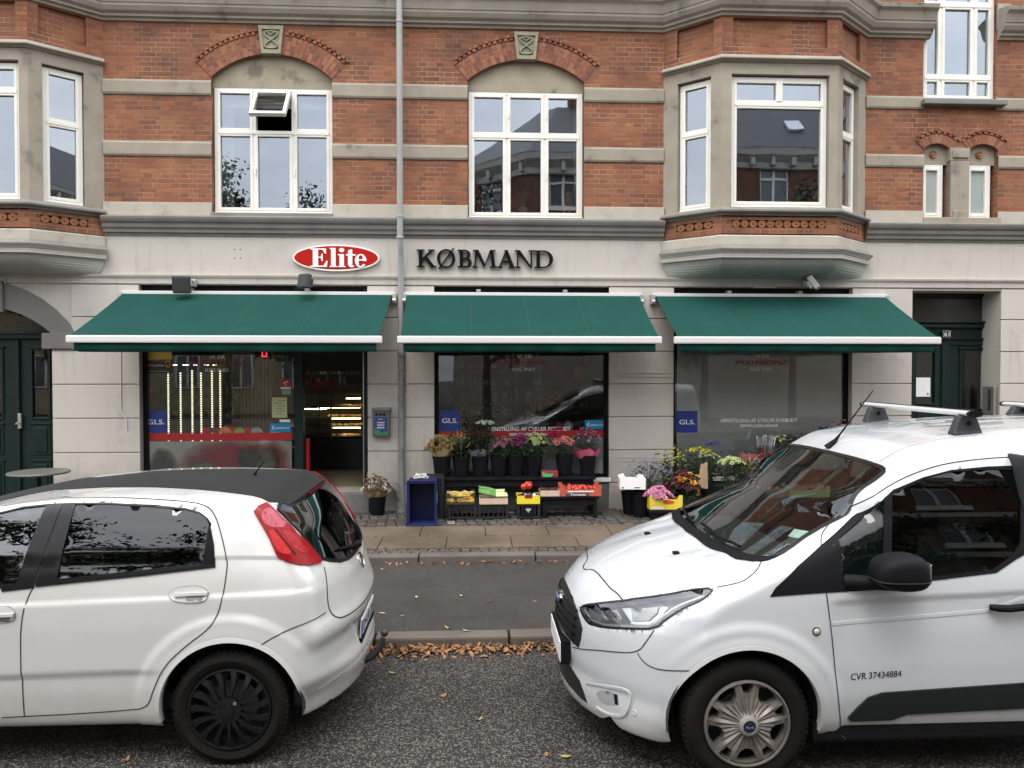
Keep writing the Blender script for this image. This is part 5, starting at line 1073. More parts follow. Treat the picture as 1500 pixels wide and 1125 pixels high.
# trees across the street
LEAF = island_mat('tree_leaf', [(.018, .035, .012), (.035, .065, .02), (.055, .085, .025), (.028, .05, .016)], .6, .1, 30)
BARK = mat('bark', (.06, .048, .036), .9, var=.3, vs=12, bump=.4)
def tree(x, y, h, r, label, seed, n=5200, z0=.25):
    rg = np.random.RandomState(seed); rr_ = random.Random(seed); t = thing('street_tree', label, 'tree', (x, y, .1), 'trees across the street')
    m = MB(); trunk = [V((x+.12*sin(k*1.3+seed)*k/6, y+.1*cos(k*1.7)*k/6, .1+h*.75*k/6)) for k in range(7)]; m.tube(trunk, [.17*(1-k/8) for k in range(7)], 9)
    tips = []
    for k in range(15):
        b = trunk[2+k % 5]; a = k*2.4+seed; l = r*rr_.uniform(.55, .95); q = b+V((cos(a)*l*.6, sin(a)*l*.6, l*.35)); e_ = b+V((cos(a)*l, sin(a)*l, l*rr_.uniform(.5, 1.0))); m.tube([b, q, e_], [.06, .035, .012], 6); tips += [e_, (q+e_)/2]
    tips += [trunk[-1], trunk[-1]+V((0, 0, h*.2))]; m.build('trunk', BARK, t)
    cl = rg.randint(0, len(tips), n); c = np.array([list(tips[i]) for i in cl])+rg.normal(0, r*.17, (n, 3)); s = rg.uniform(.05, .12, n)
    u = rg.normal(0, 1, (n, 3)); u /= np.linalg.norm(u, axis=1)[:, None]; w_ = rg.normal(0, 1, (n, 3)); v_ = np.cross(u, w_); v_ /= np.linalg.norm(v_, axis=1)[:, None]
    P = np.stack([c+u*s[:, None], c+v_*s[:, None]*.5, c-u*s[:, None], c-v_*s[:, None]*.5], 1).reshape(-1, 3)
    me = bpy.data.meshes.new('crown'); me.from_pydata((P-np.array([x, y, .1])).tolist(), [], np.arange(4*n).reshape(n, 4).tolist()); me.materials.append(LEAF); o = bpy.data.objects.new('crown', me); COL.objects.link(o); o.parent = t
tree(-9.0, -6.4, 9.6, 1.5, 'tall narrow leafy tree across the street, reflected at the left of the open window', 5)
tree(-5.8, -6.2, 8.4, 2.0, 'low bushy tree across the street, reflected under the open window', 9, 7000)
tree(.4, -5.8, 8.6, 1.7, 'dense dark tree in front of the corner house', 13, 4600)
tree(8.6, -6.6, 7.6, 1.1, 'slim tree before the middle of the corner house', 17, 3600)
tree(11.9, -6.4, 8.8, 1.5, 'broad tree before the right half of the corner house', 23, 4600)
tree(-14.5, -6.5, 8.6, 1.8, 'round tree far left across the street', 29, 4000)
# ============================================================ FLOWER STALL
BKT = mat('black_bucket', (.007, .0075, .009), .5, spec=.12, var=.3, vs=20); BENCH = mat('black_bench', (.010, .0105, .012), .55, spec=.12, var=.4, vs=9)
GRN = island_mat('stem_leaf', [(.02, .045, .012), (.05, .10, .025), (.08, .14, .04), (.035, .06, .03)], .55, .1, 40)
def cm(name, cols): return MATS.get(name) or island_mat(name, cols, .6, .05, 40)
PET = dict(
 gold=cm('p_gold', [(.40, .28, .07), (.55, .42, .14), (.34, .20, .06), (.50, .40, .20)]), cream=cm('p_cream', [(.55, .50, .26), (.66, .62, .38), (.42, .42, .18)]),
 white=cm('p_white', [(.62, .62, .55), (.75, .74, .66), (.50, .52, .40)]), dusty=cm('p_dusty', [(.42, .17, .19), (.52, .24, .25), (.34, .10, .14)]),
 mag=cm('p_mag', [(.30, .02, .16), (.42, .05, .25), (.22, .02, .12)]), lime=cm('p_lime', [(.52, .58, .24), (.68, .72, .42), (.42, .50, .20)]),
 coral=cm('p_coral', [(.62, .24, .17), (.70, .38, .30), (.58, .17, .15)]), hot=cm('p_hot', [(.50, .02, .09), (.60, .05, .14), (.42, .03, .06)]),
 pink=cm('p_pink', [(.62, .26, .38), (.72, .38, .48), (.55, .20, .34)]), burg=cm('p_burg', [(.13, .008, .02), (.20, .012, .035), (.09, .006, .015)]),
 lav=cm('p_lav', [(.28, .24, .42), (.36, .30, .48), (.40, .36, .46)]), yel=cm('p_yel', [(.58, .44, .03), (.68, .55, .06), (.40, .38, .05)]),
 sun=cm('p_sun', [(.62, .26, .02), (.55, .16, .02), (.66, .36, .03)]), blue=cm('p_blue', [(.06, .07, .28), (.12, .12, .36), (.05, .05, .18)]),
 purp=cm('p_purp', [(.16, .06, .15), (.26, .12, .22), (.10, .05, .09)]), dark=cm('p_dark', [(.035, .02, .02), (.07, .035, .03), (.03, .04, .02)]), brown=cm('p_brown', [(.22, .14, .07), (.30, .20, .10), (.14, .08, .05)]))
def bloom(mb, c, r, kind, rg, up):
    c = V(c); up = V(up).normalized(); a = up.orthogonal().normalized(); b = up.cross(a)
    if kind == 'mum':
        for ring, (n, tilt, rr) in enumerate(((8, .35, 1), (7, .8, .8), (5, 1.25, .5))):
            for k in range(n):
                t = 2*pi*k/n+ring*.4+rg.uniform(-.15, .15); d = a*cos(t)+b*sin(t); tip = c+(d*cos(tilt)+up*sin(tilt))*r*rr; s = d.cross(up)*r*.24; mid = c+(d*cos(tilt)+up*sin(tilt))*r*rr*.6
                mb.mesh([c, mid+s, tip, mid-s], [(0, 1, 2, 3)])
    elif kind == 'ball':
        n = 5; vs = []; 
        mb.ball(c, r*rg.uniform(.8, 1.1), 3, (1, 1, .8))
    elif kind == 'spike':
        for k in range(7):
            t = k/6; p = c+up*r*2.6*t; w_ = r*.5*(1-t*.7)
            for q in range(3): ang = q*2.1+k; d = a*cos(ang)+b*sin(ang); mb.mesh([p, p+d*w_+up*w_*.5, p+up*w_*.9], [(0, 1, 2)])
    elif kind == 'cup':
        n = 9
        for ring in range(2):
            for k in range(n):
                t = 2*pi*k/n+ring*.35; d = a*cos(t)+b*sin(t); s = d.cross(up)*r*.32; rr = 1-ring*.4; mb.mesh([c-up*r*.4, c+d*r*.7*rr+s, c+d*r*.85*rr+up*r*(.9+ring*.2), c+d*r*.7*rr-s], [(0, 1, 2, 3)])
def bouquet(px, py0, label, cat='flowers', Yc=10.3, zb=None, w=.30, h=.30, specs=(), leaves=60, group=None, name='flower_bunch', stemh=.2, leafsize=.06, base_r=.08, wrap=None, leafmat=None, seed=None):
    """stands in a bucket: base at (px, zb); crown spreads to width w, height h above the base"""
    h *= 1.12; w *= 1.06
    rg = random.Random(seed if seed is not None else int(px*7+py0)); p = at(px, py0, Yc); x, z = p.x, p.z if zb is None else zb
    t = thing(name, label, cat, (x, Yc, z), group); st = MB(); lf = MB()
    for k in range(14):
        a = rg.uniform(0, 2*pi); r0 = base_r*.7*rg.random(); r1 = w/2*rg.random()**.5*.8; st.tube([(x+r0*cos(a), Yc+r0*sin(a), z-stemh*.6), (x+r0*cos(a)*1.2, Yc+r0*sin(a)*1.2, z+h*.25), (x+r1*cos(a), Yc+r1*sin(a)*.7, z+h*rg.uniform(.55, .85))], .003, 4)
    st.build('stems', GRN, t)
    leaves = int(leaves*2.2)
    for k in range(leaves):
        a = rg.uniform(0, 2*pi); v = rg.random(); rad = (base_r+(w/2-base_r)*v)*rg.uniform(.3, 1.0); c = V((x+rad*cos(a), Yc+rad*sin(a)*.75, z+h*v*rg.uniform(.5, .95)))
        d = V((cos(a)*rg.uniform(.2, 1), sin(a)*rg.uniform(.2, 1), rg.uniform(-.3, 1))).normalized(); s = d.cross(V((rg.uniform(-1, 1), rg.uniform(-1, 1), rg.uniform(-1, 1)))).normalized(); l = leafsize*rg.uniform(.6, 1.3)
        lf.mesh([c, c+d*l*.5+s*l*.2, c+d*l+V((0, 0, -l*.2)), c+d*l*.5-s*l*.2], [(0, 1, 2, 3)])
    if leaves: lf.build('leaves', leafmat or GRN, t)
    for i, (col, kind, n, r, zlo, zhi, *xr) in enumerate(specs):
        b = MB(); xo = xr[0] if xr else 0; ws = xr[1] if len(xr) > 1 else 1
        n = int(n*1.6)
        for k in range(n):
            a = 2.4*k+rg.uniform(-.3, .3); rad = math.sqrt((k+.5)/n)*w/2*ws*.95; q = rad/(w/2)
            c = V((x+xo+rad*cos(a), Yc+rad*sin(a)*.75, z+h*(zlo+(zhi-zlo)*(1-q*q)*rg.uniform(.75, 1.1)))); up = V((cos(a)*q*.9+rg.uniform(-.2, .2), sin(a)*q*.7-.25, .9))
            bloom(b, c, r*1.12*rg.uniform(.75, 1.2), kind, rg, up)
        b.build('blossoms', PET[col], t)
    if wrap:
        m = MB(); n = 22; z0, z1, r0, r1 = wrap[1:]; vs = []
        for k in range(n+1): a = 2*pi*k/n; j = rg.uniform(-.02, .02); vs += [(x+r0*cos(a), Yc+r0*sin(a)*.8, z+z0), (x+(r1+j)*cos(a), Yc+(r1+j)*sin(a)*.8, z+z1+rg.uniform(-.03, .03))]
        m.mesh(vs, [(2*k, 2*k+2, 2*k+3, 2*k+1) for k in range(n)]); m.build('wrapping', wrap[0], t)
    return t
def bucket(x, Yc, z, label, r1=.122, r0=.092, h=.285, group='black flower buckets'):
    m = MB(); m.lathe([(0, z+.004), (r0*.97, z+.004), (r0, z), (r0+(r1-r0)*.85, z+h*.86), (r1*1.0, z+h*.87), (r1*1.02, z+h*.99), (r1*1.05, z+h), (r1*.99, z+h), (r1*.95, z+h*.85), (r0*.93, z+.02), (0, z+.02)], (x, Yc, 0), n=28)
    return tag(m.build('flower_bucket', BKT, smooth=35), label, 'bucket', group)
GREYPAPER = mat('grey_paper', (.13, .15, .145), .8); KRAFT = mat('kraft_paper', (.42, .29, .17), .85, var=.15, vs=12); PINKP = mat('pink_wrap', (.50, .10, .17), .4); GOLDP = mat('gold_paper', (.40, .29, .15), .6)
CLEAR = glass('cellophane', (.9, .9, .92), 2.5, .10, rough=.15)
YB = 10.28; zt1 = at(700, 697.5, YB).z
def plank_table(name, label, px0, px1, Y0, Y1, ztop, legs=True, th=.035, grp=None, apron=True):
    a, b = at(px0, 700, Y0).x, at(px1, 700, Y0).x; t = thing(name, label, 'bench', ((a+b)/2, (Y0+Y1)/2, .15), grp)
    n = max(2, int((Y1-Y0)/.12))
    for k in range(n): y0 = Y0+(Y1-Y0)*k/n; m = MB(); m.bbox(a, b, y0, y0+(Y1-Y0)/n-.008, ztop-th, ztop, .006); m.build('board', BENCH, t)
    if apron: m = MB(); m.bbox(a+.04, b-.04, Y0+.03, Y0+.05, ztop-th-.09, ztop-th-.002, .004); m.build('rail', BENCH, t)
    if legs:
        for x in (a+.05, b-.05):
            for y in (Y0+.045, Y1-.04): m = MB(); m.bbox(x-.025, x+.025, y-.025, y+.025, .15, ztop-th-.002, .005); m.build('leg', BENCH, t)
    return a, b
plank_table('flower_bench', 'long black bench against the shop carrying the row of flower buckets', 636, 873, 10.12, 10.44, zt1)
zl = at(820, 724, 10.0).z
plank_table('fruit_bench', 'low black bench carrying the fruit boxes in front of the flower bench', 792, 878, 9.84, 10.10, zl)
spots = [(646.5, 'dried golden'), (675.5, 'cream spiky'), (703.5, 'tall dark green'), (731, 'dusty pink'), (755.5, 'magenta'), (782, 'lime white'), (826.5, 'coral pink'), (860.5, 'pink-wrapped mixed')]
for px, nm in spots: bucket(at(px, 690, YB).x, YB, zt1, 'black flower bucket on the bench holding the %s flowers' % nm)
zf = zt1+.27; gp = 'flower bunches on the black bench'
bouquet(645, 0, 'golden dried flowers with pale paper in the leftmost bucket', zb=zf, w=.40, h=.27, Yc=YB, specs=[('gold', 'cup', 26, .034, .3, .95), ('brown', 'cup', 14, .03, .2, .8)], leaves=40, group=gp, wrap=(GOLDP, -.02, .12, .10, .17), leafmat=PET['brown'])
bouquet(673, 0, 'cream protea-like flowers with long spiky leaves in the second bucket from the left', zb=zf, w=.34, h=.31, Yc=YB, specs=[('cream', 'spike', 14, .035, .35, .85), ('gold', 'spike', 8, .03, .3, .8)], leaves=70, leafsize=.11, group=gp)
bouquet(700, 0, 'tallest dark green bunch with small white flowers and grey paper', zb=zf, w=.42, h=.44, Yc=YB, specs=[('white', 'mum', 12, .032, .75, .98, .10, .55), ('dark', 'spike', 26, .03, .5, 1.0)], leaves=520, leafsize=.06, group=gp, leafmat=cm('dark_leaf', [(.012, .025, .01), (.03, .055, .02), (.02, .035, .015)]), wrap=(GREYPAPER, -.02, .10, .10, .14))
bouquet(737, 0, 'dusty pink chrysanthemums in the fourth bucket', zb=zf, w=.33, h=.25, Yc=YB, specs=[('dusty', 'mum', 40, .030, .45, .95)], leaves=130, group=gp)
bouquet(762, 0, 'magenta chrysanthemums in the fifth bucket', zb=zf, w=.27, h=.28, Yc=YB, specs=[('mag', 'mum', 34, .028, .45, .95)], leaves=110, group=gp)
bouquet(786, 0, 'lime white chrysanthemums in the sixth bucket', zb=zf, w=.36, h=.28, Yc=YB, specs=[('lime', 'mum', 40, .032, .5, .98)], leaves=150, group=gp)
bouquet(826, 0, 'coral pink flowers with a red bunch behind them', zb=zf, w=.30, h=.26, Yc=YB-.02, specs=[('coral', 'mum', 20, .045, .55, .9), ('hot', 'mum', 14, .036, .6, 1.15, -.14, .5), ('hot', 'mum', 8, .036, 1.0, 1.3, -.07, .4)], leaves=60, group=gp)
bouquet(861, 0, 'mixed purple and green bunch in pink wrapping, the rightmost on the bench', zb=zf, w=.38, h=.36, Yc=YB, specs=[('purp', 'mum', 30, .022, .4, 1.0), ('lav', 'mum', 10, .02, .5, .9), ('dusty', 'ball', 12, .014, .6, 1.0)], leaves=200, leafsize=.04, group=gp, wrap=(PINKP, -.03, .10, .125, .18))
bouquet(803, 0, 'dried pink and straw coloured arrangement standing inside the middle shop window', Yc=YW+.5, zb=at(803, 641, YW+.5).z, w=.60, h=.62, specs=[('brown', 'spike', 26, .03, .5, 1.0), ('hot', 'mum', 8, .05, .45, .7, .06, .4), ('gold', 'ball', 16, .014, .7, 1.0)], leaves=90, leafsize=.09, stemh=0, leafmat=cm('dry_leaf', [(.16, .11, .06), (.24, .18, .10), (.10, .08, .05)]))
bouquet(722, 0, 'pale dusty green foliage standing inside the middle shop window', Yc=YW+.55, zb=at(722, 641, YW+.55).z, w=.50, h=.50, specs=[('white', 'ball', 16, .012, .5, 1.0)], leaves=150, leafsize=.09, stemh=0, leafmat=cm('dusty_leaf', [(.12, .16, .13), (.18, .22, .19), (.08, .11, .09)]))
bouquet(680, 0, 'golden brown dried grasses standing inside the middle shop window', Yc=YW+.6, zb=at(680, 641, YW+.6).z, w=.40, h=.42, specs=[('gold', 'spike', 18, .03, .5, 1.0)], leaves=60, leafsize=.08, stemh=0, leafmat=cm('dry_leaf', []))
# punnet on the bench
p = at(805, 699, 10.16); t = thing('berry_punnet', 'small red and green berry punnet on the flower bench between two buckets', 'punnet', (p.x, 10.16, zt1)); m = MB(); m.bbox(p.x-.115, p.x+.115, 10.12, 10.22, zt1, zt1+.085, .01); m.build('tray', mat('punnet_print', (.30, .03, .05), .5, var=.6, vs=40), t)
m = MB(); m.prism([(p.x-.11, zt1+.075), (p.x-.09, zt1+.005), (p.x+.02, zt1+.005), (p.x+.05, zt1+.05), (p.x-.03, zt1+.05)], 'y', 10.112, 10.119); m.build('green_label', mat('label_green', (.08, .42, .12), .5), t)
# ---- crates and boxes
CRB = mat('crate_black', (.013, .013, .014), .5); CRBL = mat('crate_blue', (.006, .012, .085), .5, var=.3, vs=8)
def crate(name, label, x0, x1, y0, y1, z0, z1, m_, slats='v', group=None, face_open=False):
    t = thing(name, label, 'crate', ((x0+x1)/2, (y0+y1)/2, z0), group); m = MB(); b = .018
    for (a, c, d, e) in ((x0, x1, y0, y0+b), (x0, x1, y1-b, y1), (x0, x0+b, y0+b, y1-b), (x1-b, x1, y0+b, y1-b)):
        m.bbox(a, c, d, e, z1-.03, z1, .004); m.bbox(a, c, d, e, z0, z0+.03, .004)
    for x in (x0, x1-.03):
        for y in (y0, y1-.03): m.bbox(x, x+.03, y, y+.03, z0+.031, z1-.031, .003)
    n = int((x1-x0)/.055)
    for k in range(1, n): x = x0+(x1-x0)*k/n; m.bbox(x-.007, x+.007, y0+.003, y0+.015, z0+.03, z1-.03, .002); m.bbox(x-.007, x+.007, y1-.015, y1-.003, z0+.03, z1-.03, .002)
    n = int((y1-y0)/.055)
    for k in range(1, n): y = y0+(y1-y0)*k/n; m.bbox(x0+.003, x0+.015, y-.007, y+.007, z0+.03, z1-.03, .002); m.bbox(x1-.015, x1-.003, y-.007, y+.007, z0+.03, z1-.03, .002)
    m.build('frame', m_, t); m = MB(); m.box(x0+.02, x1-.02, y0+.02, y1-.02, z0+.01, z0+.02); m.build('floor', m_, t); return t
def fbox(name, label, px0, px1, Y0, dep, z0, h, m_, fill=(), text=None, group='fruit and vegetable boxes', corner=.0, cut=True, band_=None):
    x0, x1 = at(px0, 720, Y0).x, at(px1, 720, Y0).x; t = thing(name, label, 'box', ((x0+x1)/2, Y0+dep/2, z0), group); m = MB(); w_ = .008; c = corner
    if cut: front = [(x0, z0), (x1, z0), (x1, z0+h+c), (x1-.05, z0+h+c), (x1-.07, z0+h*.8), (x0+.07, z0+h*.8), (x0+.05, z0+h+c), (x0, z0+h+c)]
    else: front = [(x0, z0), (x1, z0), (x1, z0+h), (x0, z0+h)]
    m.prism(front, 'y', Y0, Y0+w_); m.prism([(a, b) for a, b in front], 'y', Y0+dep-w_, Y0+dep)
    m.box(x0, x0+w_, Y0+w_, Y0+dep-w_, z0, z0+h); m.box(x1-w_, x1, Y0+w_, Y0+dep-w_, z0, z0+h); m.box(x0+w_, x1-w_, Y0+w_, Y0+dep-w_, z0+.002, z0+.01); m.build('carton', m_, t)
    if band_: m = MB(); m.box(x0+band_[1], x1-band_[2], Y0-.003, Y0-.0005, z0+h*band_[3], z0+h*band_[4]); m.build('printed_band', band_[0], t)
    if text:
        m = MB(); s_, fx, fz, hh, ww, tm = text; text_mb(m, s_, x0+(x1-x0)*fx, z0+h*fz, hh, Y0-.006, wid=ww, bold=.03); m.build('lettering', tm, t)
    rg = random.Random(int(px0))
    for (fm, r, n, sz, nm) in fill:
        m = MB(); 
        for k in range(n):
            u = (k % 7+.5)/7; v = ((k//7) % 4+.5)/4; m.ball((x0+.03+(x1-x0-.06)*min(1, max(0, u+rg.uniform(-.05, .05))), Y0+.03+(dep-.06)*min(1, max(0, v+rg.uniform(-.08, .08))), z0+h*.72+rg.uniform(0, r*.7)), r*rg.uniform(.85, 1.1), 5, sz)
        m.build(nm, fm, t, smooth=60)
    return t, x0, x1
YF = 9.80; zc1 = at(700, 738.5, YF).z
x_ = lambda p, Y=YF: at(p, 740, Y).x
# standing blue crate with its open side to the street
bx0, bx1, by0, by1 = x_(597, 9.42), x_(639, 9.42), 9.42, 9.76; bz1 = at(620, 705, 9.42).z; t = thing('blue_crate', 'tall blue plastic crate standing on end beside the downpipe', 'crate', ((bx0+bx1)/2, 9.6, .15)); m = MB()
for a, b, c, d in ((bx0, bx0+.022, .15, bz1), (bx1-.022, bx1, .15, bz1), (bx0+.022, bx1-.022, .15, .175), (bx0+.022, bx1-.022, bz1-.03, bz1)): m.bbox(a, b, by0, by1, c, d, .004)
m.bbox(bx0-.012, bx0, by0-.01, by0+.02, .15, bz1+.005, .003); m.bbox(bx1, bx1+.012, by0-.01, by0+.02, .15, bz1+.005, .003); m.bbox(bx0, bx1, by0-.012, by0+.02, bz1-.002, bz1+.012, .003); m.bbox(bx0, bx1, by0-.012, by0+.02, .148, .165, .003); m.build('wall', CRBL, t)
m = MB(); n = 16
for k in range(n): x = bx0+.022+(bx1-bx0-.044)*(k+.5)/n; m.box(x-.005, x+.005, by1-.02, by1-.01, .175, bz1-.03)
for k in range(26): z = .175+(bz1-.205)*(k+.5)/26; m.box(bx0+.022, bx1-.022, by1-.024, by1-.0205, z-.005, z+.005)
m.box(bx0+.022, bx1-.022, by1-.0095, by1, .175, bz1-.03); m.build('grid_bottom', CRBL, t)
for a in (bx0-.014, bx1+.010): m = MB(); m.box(a, a+.004, by0+.0, by0+.018, .44, .56); m.build('handle_label', STW, t)
crate('black_crate', 'black plastic crate behind the standing blue crate', x_(612, 9.85), x_(650, 9.85), 9.85, 10.11, .15, at(630, 698, 9.85).z, CRB)
m = MB(); rg = random.Random(3); p = V(((bx0+bx1)/2-.02, 9.55, bz1+.02))
for k in range(4): m.tube([p+V((.09*cos(a+k)*(1-.1*k), .05*sin(a), .01+.012*k+.01*sin(3*a))) for a in [2*pi*j/12 for j in range(12)]], .008, 6, closed=True)
tag(m.build('string_coil', mat('cord_white', (.55, .52, .46), .8)), 'tangle of pale string on top of the standing blue crate', 'string')
gq = 'black crates under the fruit boxes'
crate('black_crate', 'black slatted crate under the yellow melon box', x_(657), x_(697), YF, YF+.30, .15, zc1, CRB, group=gq)
crate('black_crate', 'black slatted crate under the box of leeks', x_(701), x_(744), YF, YF+.30, .15, zc1, CRB, group=gq)
tx, x0, x1 = fbox('melon_box', 'black and yellow fruit box lettered Corner, on a black crate', 653, 696, YF-.02, .30, zc1, .13, mat('box_black_yellow', (.05, .035, .015), .6), fill=[(mat('melon', (.58, .40, .06), .5, var=.3, vs=12), .045, 21, (1, 1, .85), 'fruit')], text=('Corner', .62, .28, .045, .16, mat('text_yellow', (.70, .55, .10), .5)), corner=.02)
m = MB(); m.prism([(x0+.06+.0, zc1+.02)]+[(x0+.05+.3*k/8, zc1+.02+.085*sin(pi*k/16)) for k in range(9)]+[(x0+.35, zc1+.085)]+[(x0+.35-.3*k/8, zc1+.085-.0-.07*(k/8)**2) for k in range(1, 9)], 'y', YF-.0235, YF-.0205); m.build('printed_swoosh', mat('swoosh', (.55, .25, .03), .5), tx)
m = MB()
for fx, r in ((.2, .03), (.88, .035), (.10, .022)): m.prism([(x0+(x1-x0)*fx+r*cos(a), zc1+.06+r*.8*sin(a)) for a in [2*pi*k/14 for k in range(14)]], 'y', YF-.0245, YF-.021)
m.build('printed_fruit', mat('printed_melon', (.62, .42, .05), .5, var=.4, vs=60), tx)
for dx in (x0+.075, x1-.105): m = MB(); m.tube([(dx-.065, YF-.01, zc1+.10), (dx-.06, YF-.01, zc1+.165), (dx+.06, YF-.01, zc1+.165), (dx+.065, YF-.01, zc1+.10)], .006, 6); m.build('wire_handle', mat('box_cream', (.55, .50, .40), .6), tx)
tx, x0, x1 = fbox('leek_box', 'pale wooden tray of long green leeks on a black crate', 702, 744, YF-.02, .32, zc1, .075, mat('pale_wood', (.56, .43, .32), .7, var=.12, vs=6, streak=.2), cut=False)
m = MB(); rg = random.Random(5)
for k in range(11): z = zc1+.085+.004*k+rg.uniform(0, .02); y = YF+.02+.02*k; m.mi = 0; m.tube([(x0+.0-.01*rg.random(), y, z+.055), (x0+.12, y, z+.03), (x0+.22, y+.01, z)], [.008, .016, .015], 6); m.mi = 1; m.tube([(x0+.215, y+.01, z), (x0+.36+rg.uniform(-.03, .02), y+.02, z)], [.015, .014], 6)
m.build('leeks', [mat('leek_green', (.12, .30, .06), .5, var=.4, vs=20), mat('leek_white', (.55, .58, .32), .5, var=.2, vs=20)], tx)
# aubergine box on a crate
crate('black_crate', 'black drinks crate with a white emblem under the bright yellow box', x_(757.5), x_(791), YF, YF+.3, .15, zc1+.0, CRB, group=gq)
m = MB(); p = at(774, 750, YF-.006); m.box(p.x-.09, p.x+.09, YF-.004, YF+.002, p.z-.06, p.z+.06); o = tag(m.build('emblem_plate', BLACK), 'dark plate with a white emblem on the front of the drinks crate', 'plate')
m = MB(); m.prism([(p.x-.035, p.z+.045), (p.x+.035, p.z+.045), (p.x+.03, p.z+.02), (p.x+.01, p.z+.01), (p.x, p.z-.012), (p.x-.01, p.z+.01), (p.x-.03, p.z+.02)], 'y', YF-.007, YF-.005); m.build('emblem', mat('emblem_white', (.35, .42, .40), .5), o)
tx, x0, x1 = fbox('yellow_box', 'bright yellow cardboard box of dark aubergines beside the low bench', 757.5, 791, YF-.02, .28, zc1, .105, mat('box_yellow', (.72, .60, .03), .55), cut=False, fill=[(mat('aubergine', (.03, .012, .02), .25, coat=.5), .045, 14, (1.3, .9, .8), 'aubergines'), (mat('box_white_veg', (.55, .55, .45), .6), .035, 8, (1, 1, 1), 'turnips')], band_=(mat('band_maroon', (.16, .01, .03), .5), .10, .10, .72, 1.12))
m = MB(); rg = random.Random(4)
for k in range(9): m.ball((x0+.12+rg.uniform(-.05, .06), YF+.1+rg.uniform(-.05, .05), zc1+.20+rg.uniform(0, .045)), .04, 5)
tag(m.build('pepper_heap', mat('pepper_red', (.50, .035, .02), .3, coat=.3), smooth=60), 'small heap of red peppers on the bright yellow box', 'peppers')
tx, x0, x1 = fbox('fruit_tray', 'pale open tray of dark plums on the low bench', 791.5, 820, 9.84, .24, zl, .075, MATS['pale_wood'], cut=False, fill=[(mat('plum', (.05, .018, .02), .35, var=.4, vs=30), .032, 28, (1, 1, .9), 'plums')])
tx, x0, x1 = fbox('tomato_box', 'red printed tomato box with white lettering on the right end of the low bench', 820.5, 881, 9.83, .25, zl, .12, mat('box_tomato', (.50, .09, .05), .6, var=.35, vs=45), fill=[(mat('tomato', (.50, .05, .03), .3, coat=.3), .032, 28, (1, 1, .9), 'tomatoes')], corner=.03, band_=(mat('band_dark', (.07, .07, .075), .5), .07, .16, .02, .34), text=('Tomaten', .43, .08, .03, .2, MATS['sticker_white']))
m = MB(); m.box(x0+.1, x1-.1, 9.826, 9.829, zl+.055, zl+.072); m.build('white_line', MATS['sticker_white'], tx)
# pot by the downpipe
p = at(553, 748, 10.2); bucket(p.x, 10.2, .15, 'black flower pot standing by the foot of the downpipe', .115, .09, .25, group=None)
bouquet(548, 0, 'bunch of dried white and beige flowers in kraft paper by the downpipe', Yc=10.2, zb=.38, w=.40, h=.27, specs=[('white', 'mum', 9, .040, .3, .8), ('brown', 'mum', 22, .028, .3, 1.0), ('purp', 'mum', 7, .024, .4, .9, .05, .6), ('gold', 'ball', 10, .012, .7, 1.2)], leaves=50, wrap=(KRAFT, -.02, .10, .09, .19), leafmat=PET['brown'])
# ---- right-hand stall
YR = 9.9; g2 = 'black buckets of the right-hand stall'
for px, Yq, zz, h_, lab in ((924, 10.1, .15, .30, 'rearmost black bucket under the white box'), (938.5, 9.92, .15, .33, 'tall black bucket under the white box'), (985, 9.95, .32, .22, 'black bucket under the burgundy sunflower bunch'), (1040, 9.95, .25, .27, 'wide black bucket holding the yellow-green bunch'), (1071, 9.95, .25, .27, 'wide black bucket holding the pale carnations'), (1130, 10.15, .62, .25, 'black bucket holding the clear-wrapped red bunch'), (1158, 10.15, .62, .25, 'black bucket holding the dark-leaved bunch'), (1207, 10.1, .62, .25, 'black bucket holding the baby breath'), (1236, 10.2, .75, .25, 'black bucket at the right end of the stall')):
    bucket(at(px, 730, Yq).x, Yq, zz, lab, .13, .10, h_, g2)
plank_table('flower_stand', 'low black stand under the yellow box and the sunflowers', 952, 1100, 9.62, 10.05, at(980, 747.5, 9.62).z, th=.04, grp=None)
plank_table('rear_stand', 'taller black stand behind the flowers under the frosted window', 1105, 1262, 9.95, 10.38, .62)
x0, x1 = at(909, 710, 9.8).x, at(946, 710, 9.8).x; z0 = at(925, 716, 9.8).z; t = thing('white_crate', 'white polystyrene box resting on two black buckets', 'box', ((x0+x1)/2, 9.9, z0)); FO = mat('polystyrene', (.78, .78, .77), .7, bump=.1, bs=200)
T = Matrix.Translation(((x0+x1)/2, 9.9, z0)) @ Matrix.Rotation(R(-6), 4, 'Z'); hw = (x1-x0)/2; m = MB(T)
fp = [(-hw, 0), (hw, 0), (hw, .15), (hw-.07, .17), (hw-.1, .12), (-hw+.1, .12), (-hw+.07, .17), (-hw, .15)]
m.prism(fp, 'y', -.15, -.125); m.prism(fp, 'y', .125, .15); m.box(-hw, -hw+.025, -.124, .124, 0, .135); m.box(hw-.025, hw, -.124, .124, 0, .135); m.box(-hw+.02, hw-.02, -.13, .13, .002, .02); m.build('walls', FO, t)
m = MB(T); m.box(.02, .10, -.153, -.1505, .018, .028); m.box(-.14, -.12, -.153, -.1505, .012, .03); m.build('printed_marks', SBLACK, t)
gr = 'flower bunches of the right-hand stall'
bouquet(953, 0, 'misty lavender bunch behind the white box', Yc=10.15, zb=.48, w=.55, h=.38, specs=[('lav', 'ball', 60, .011, .3, 1.0), ('purp', 'mum', 14, .018, .3, .8)], leaves=120, leafsize=.045, group=gr)
bouquet(967, 0, 'big pale pink carnation heads above the yellow box', Yc=9.78, zb=at(967, 738, 9.78).z, w=.38, h=.20, specs=[('pink', 'mum', 42, .042, .4, .95)], leaves=20, group=gr)
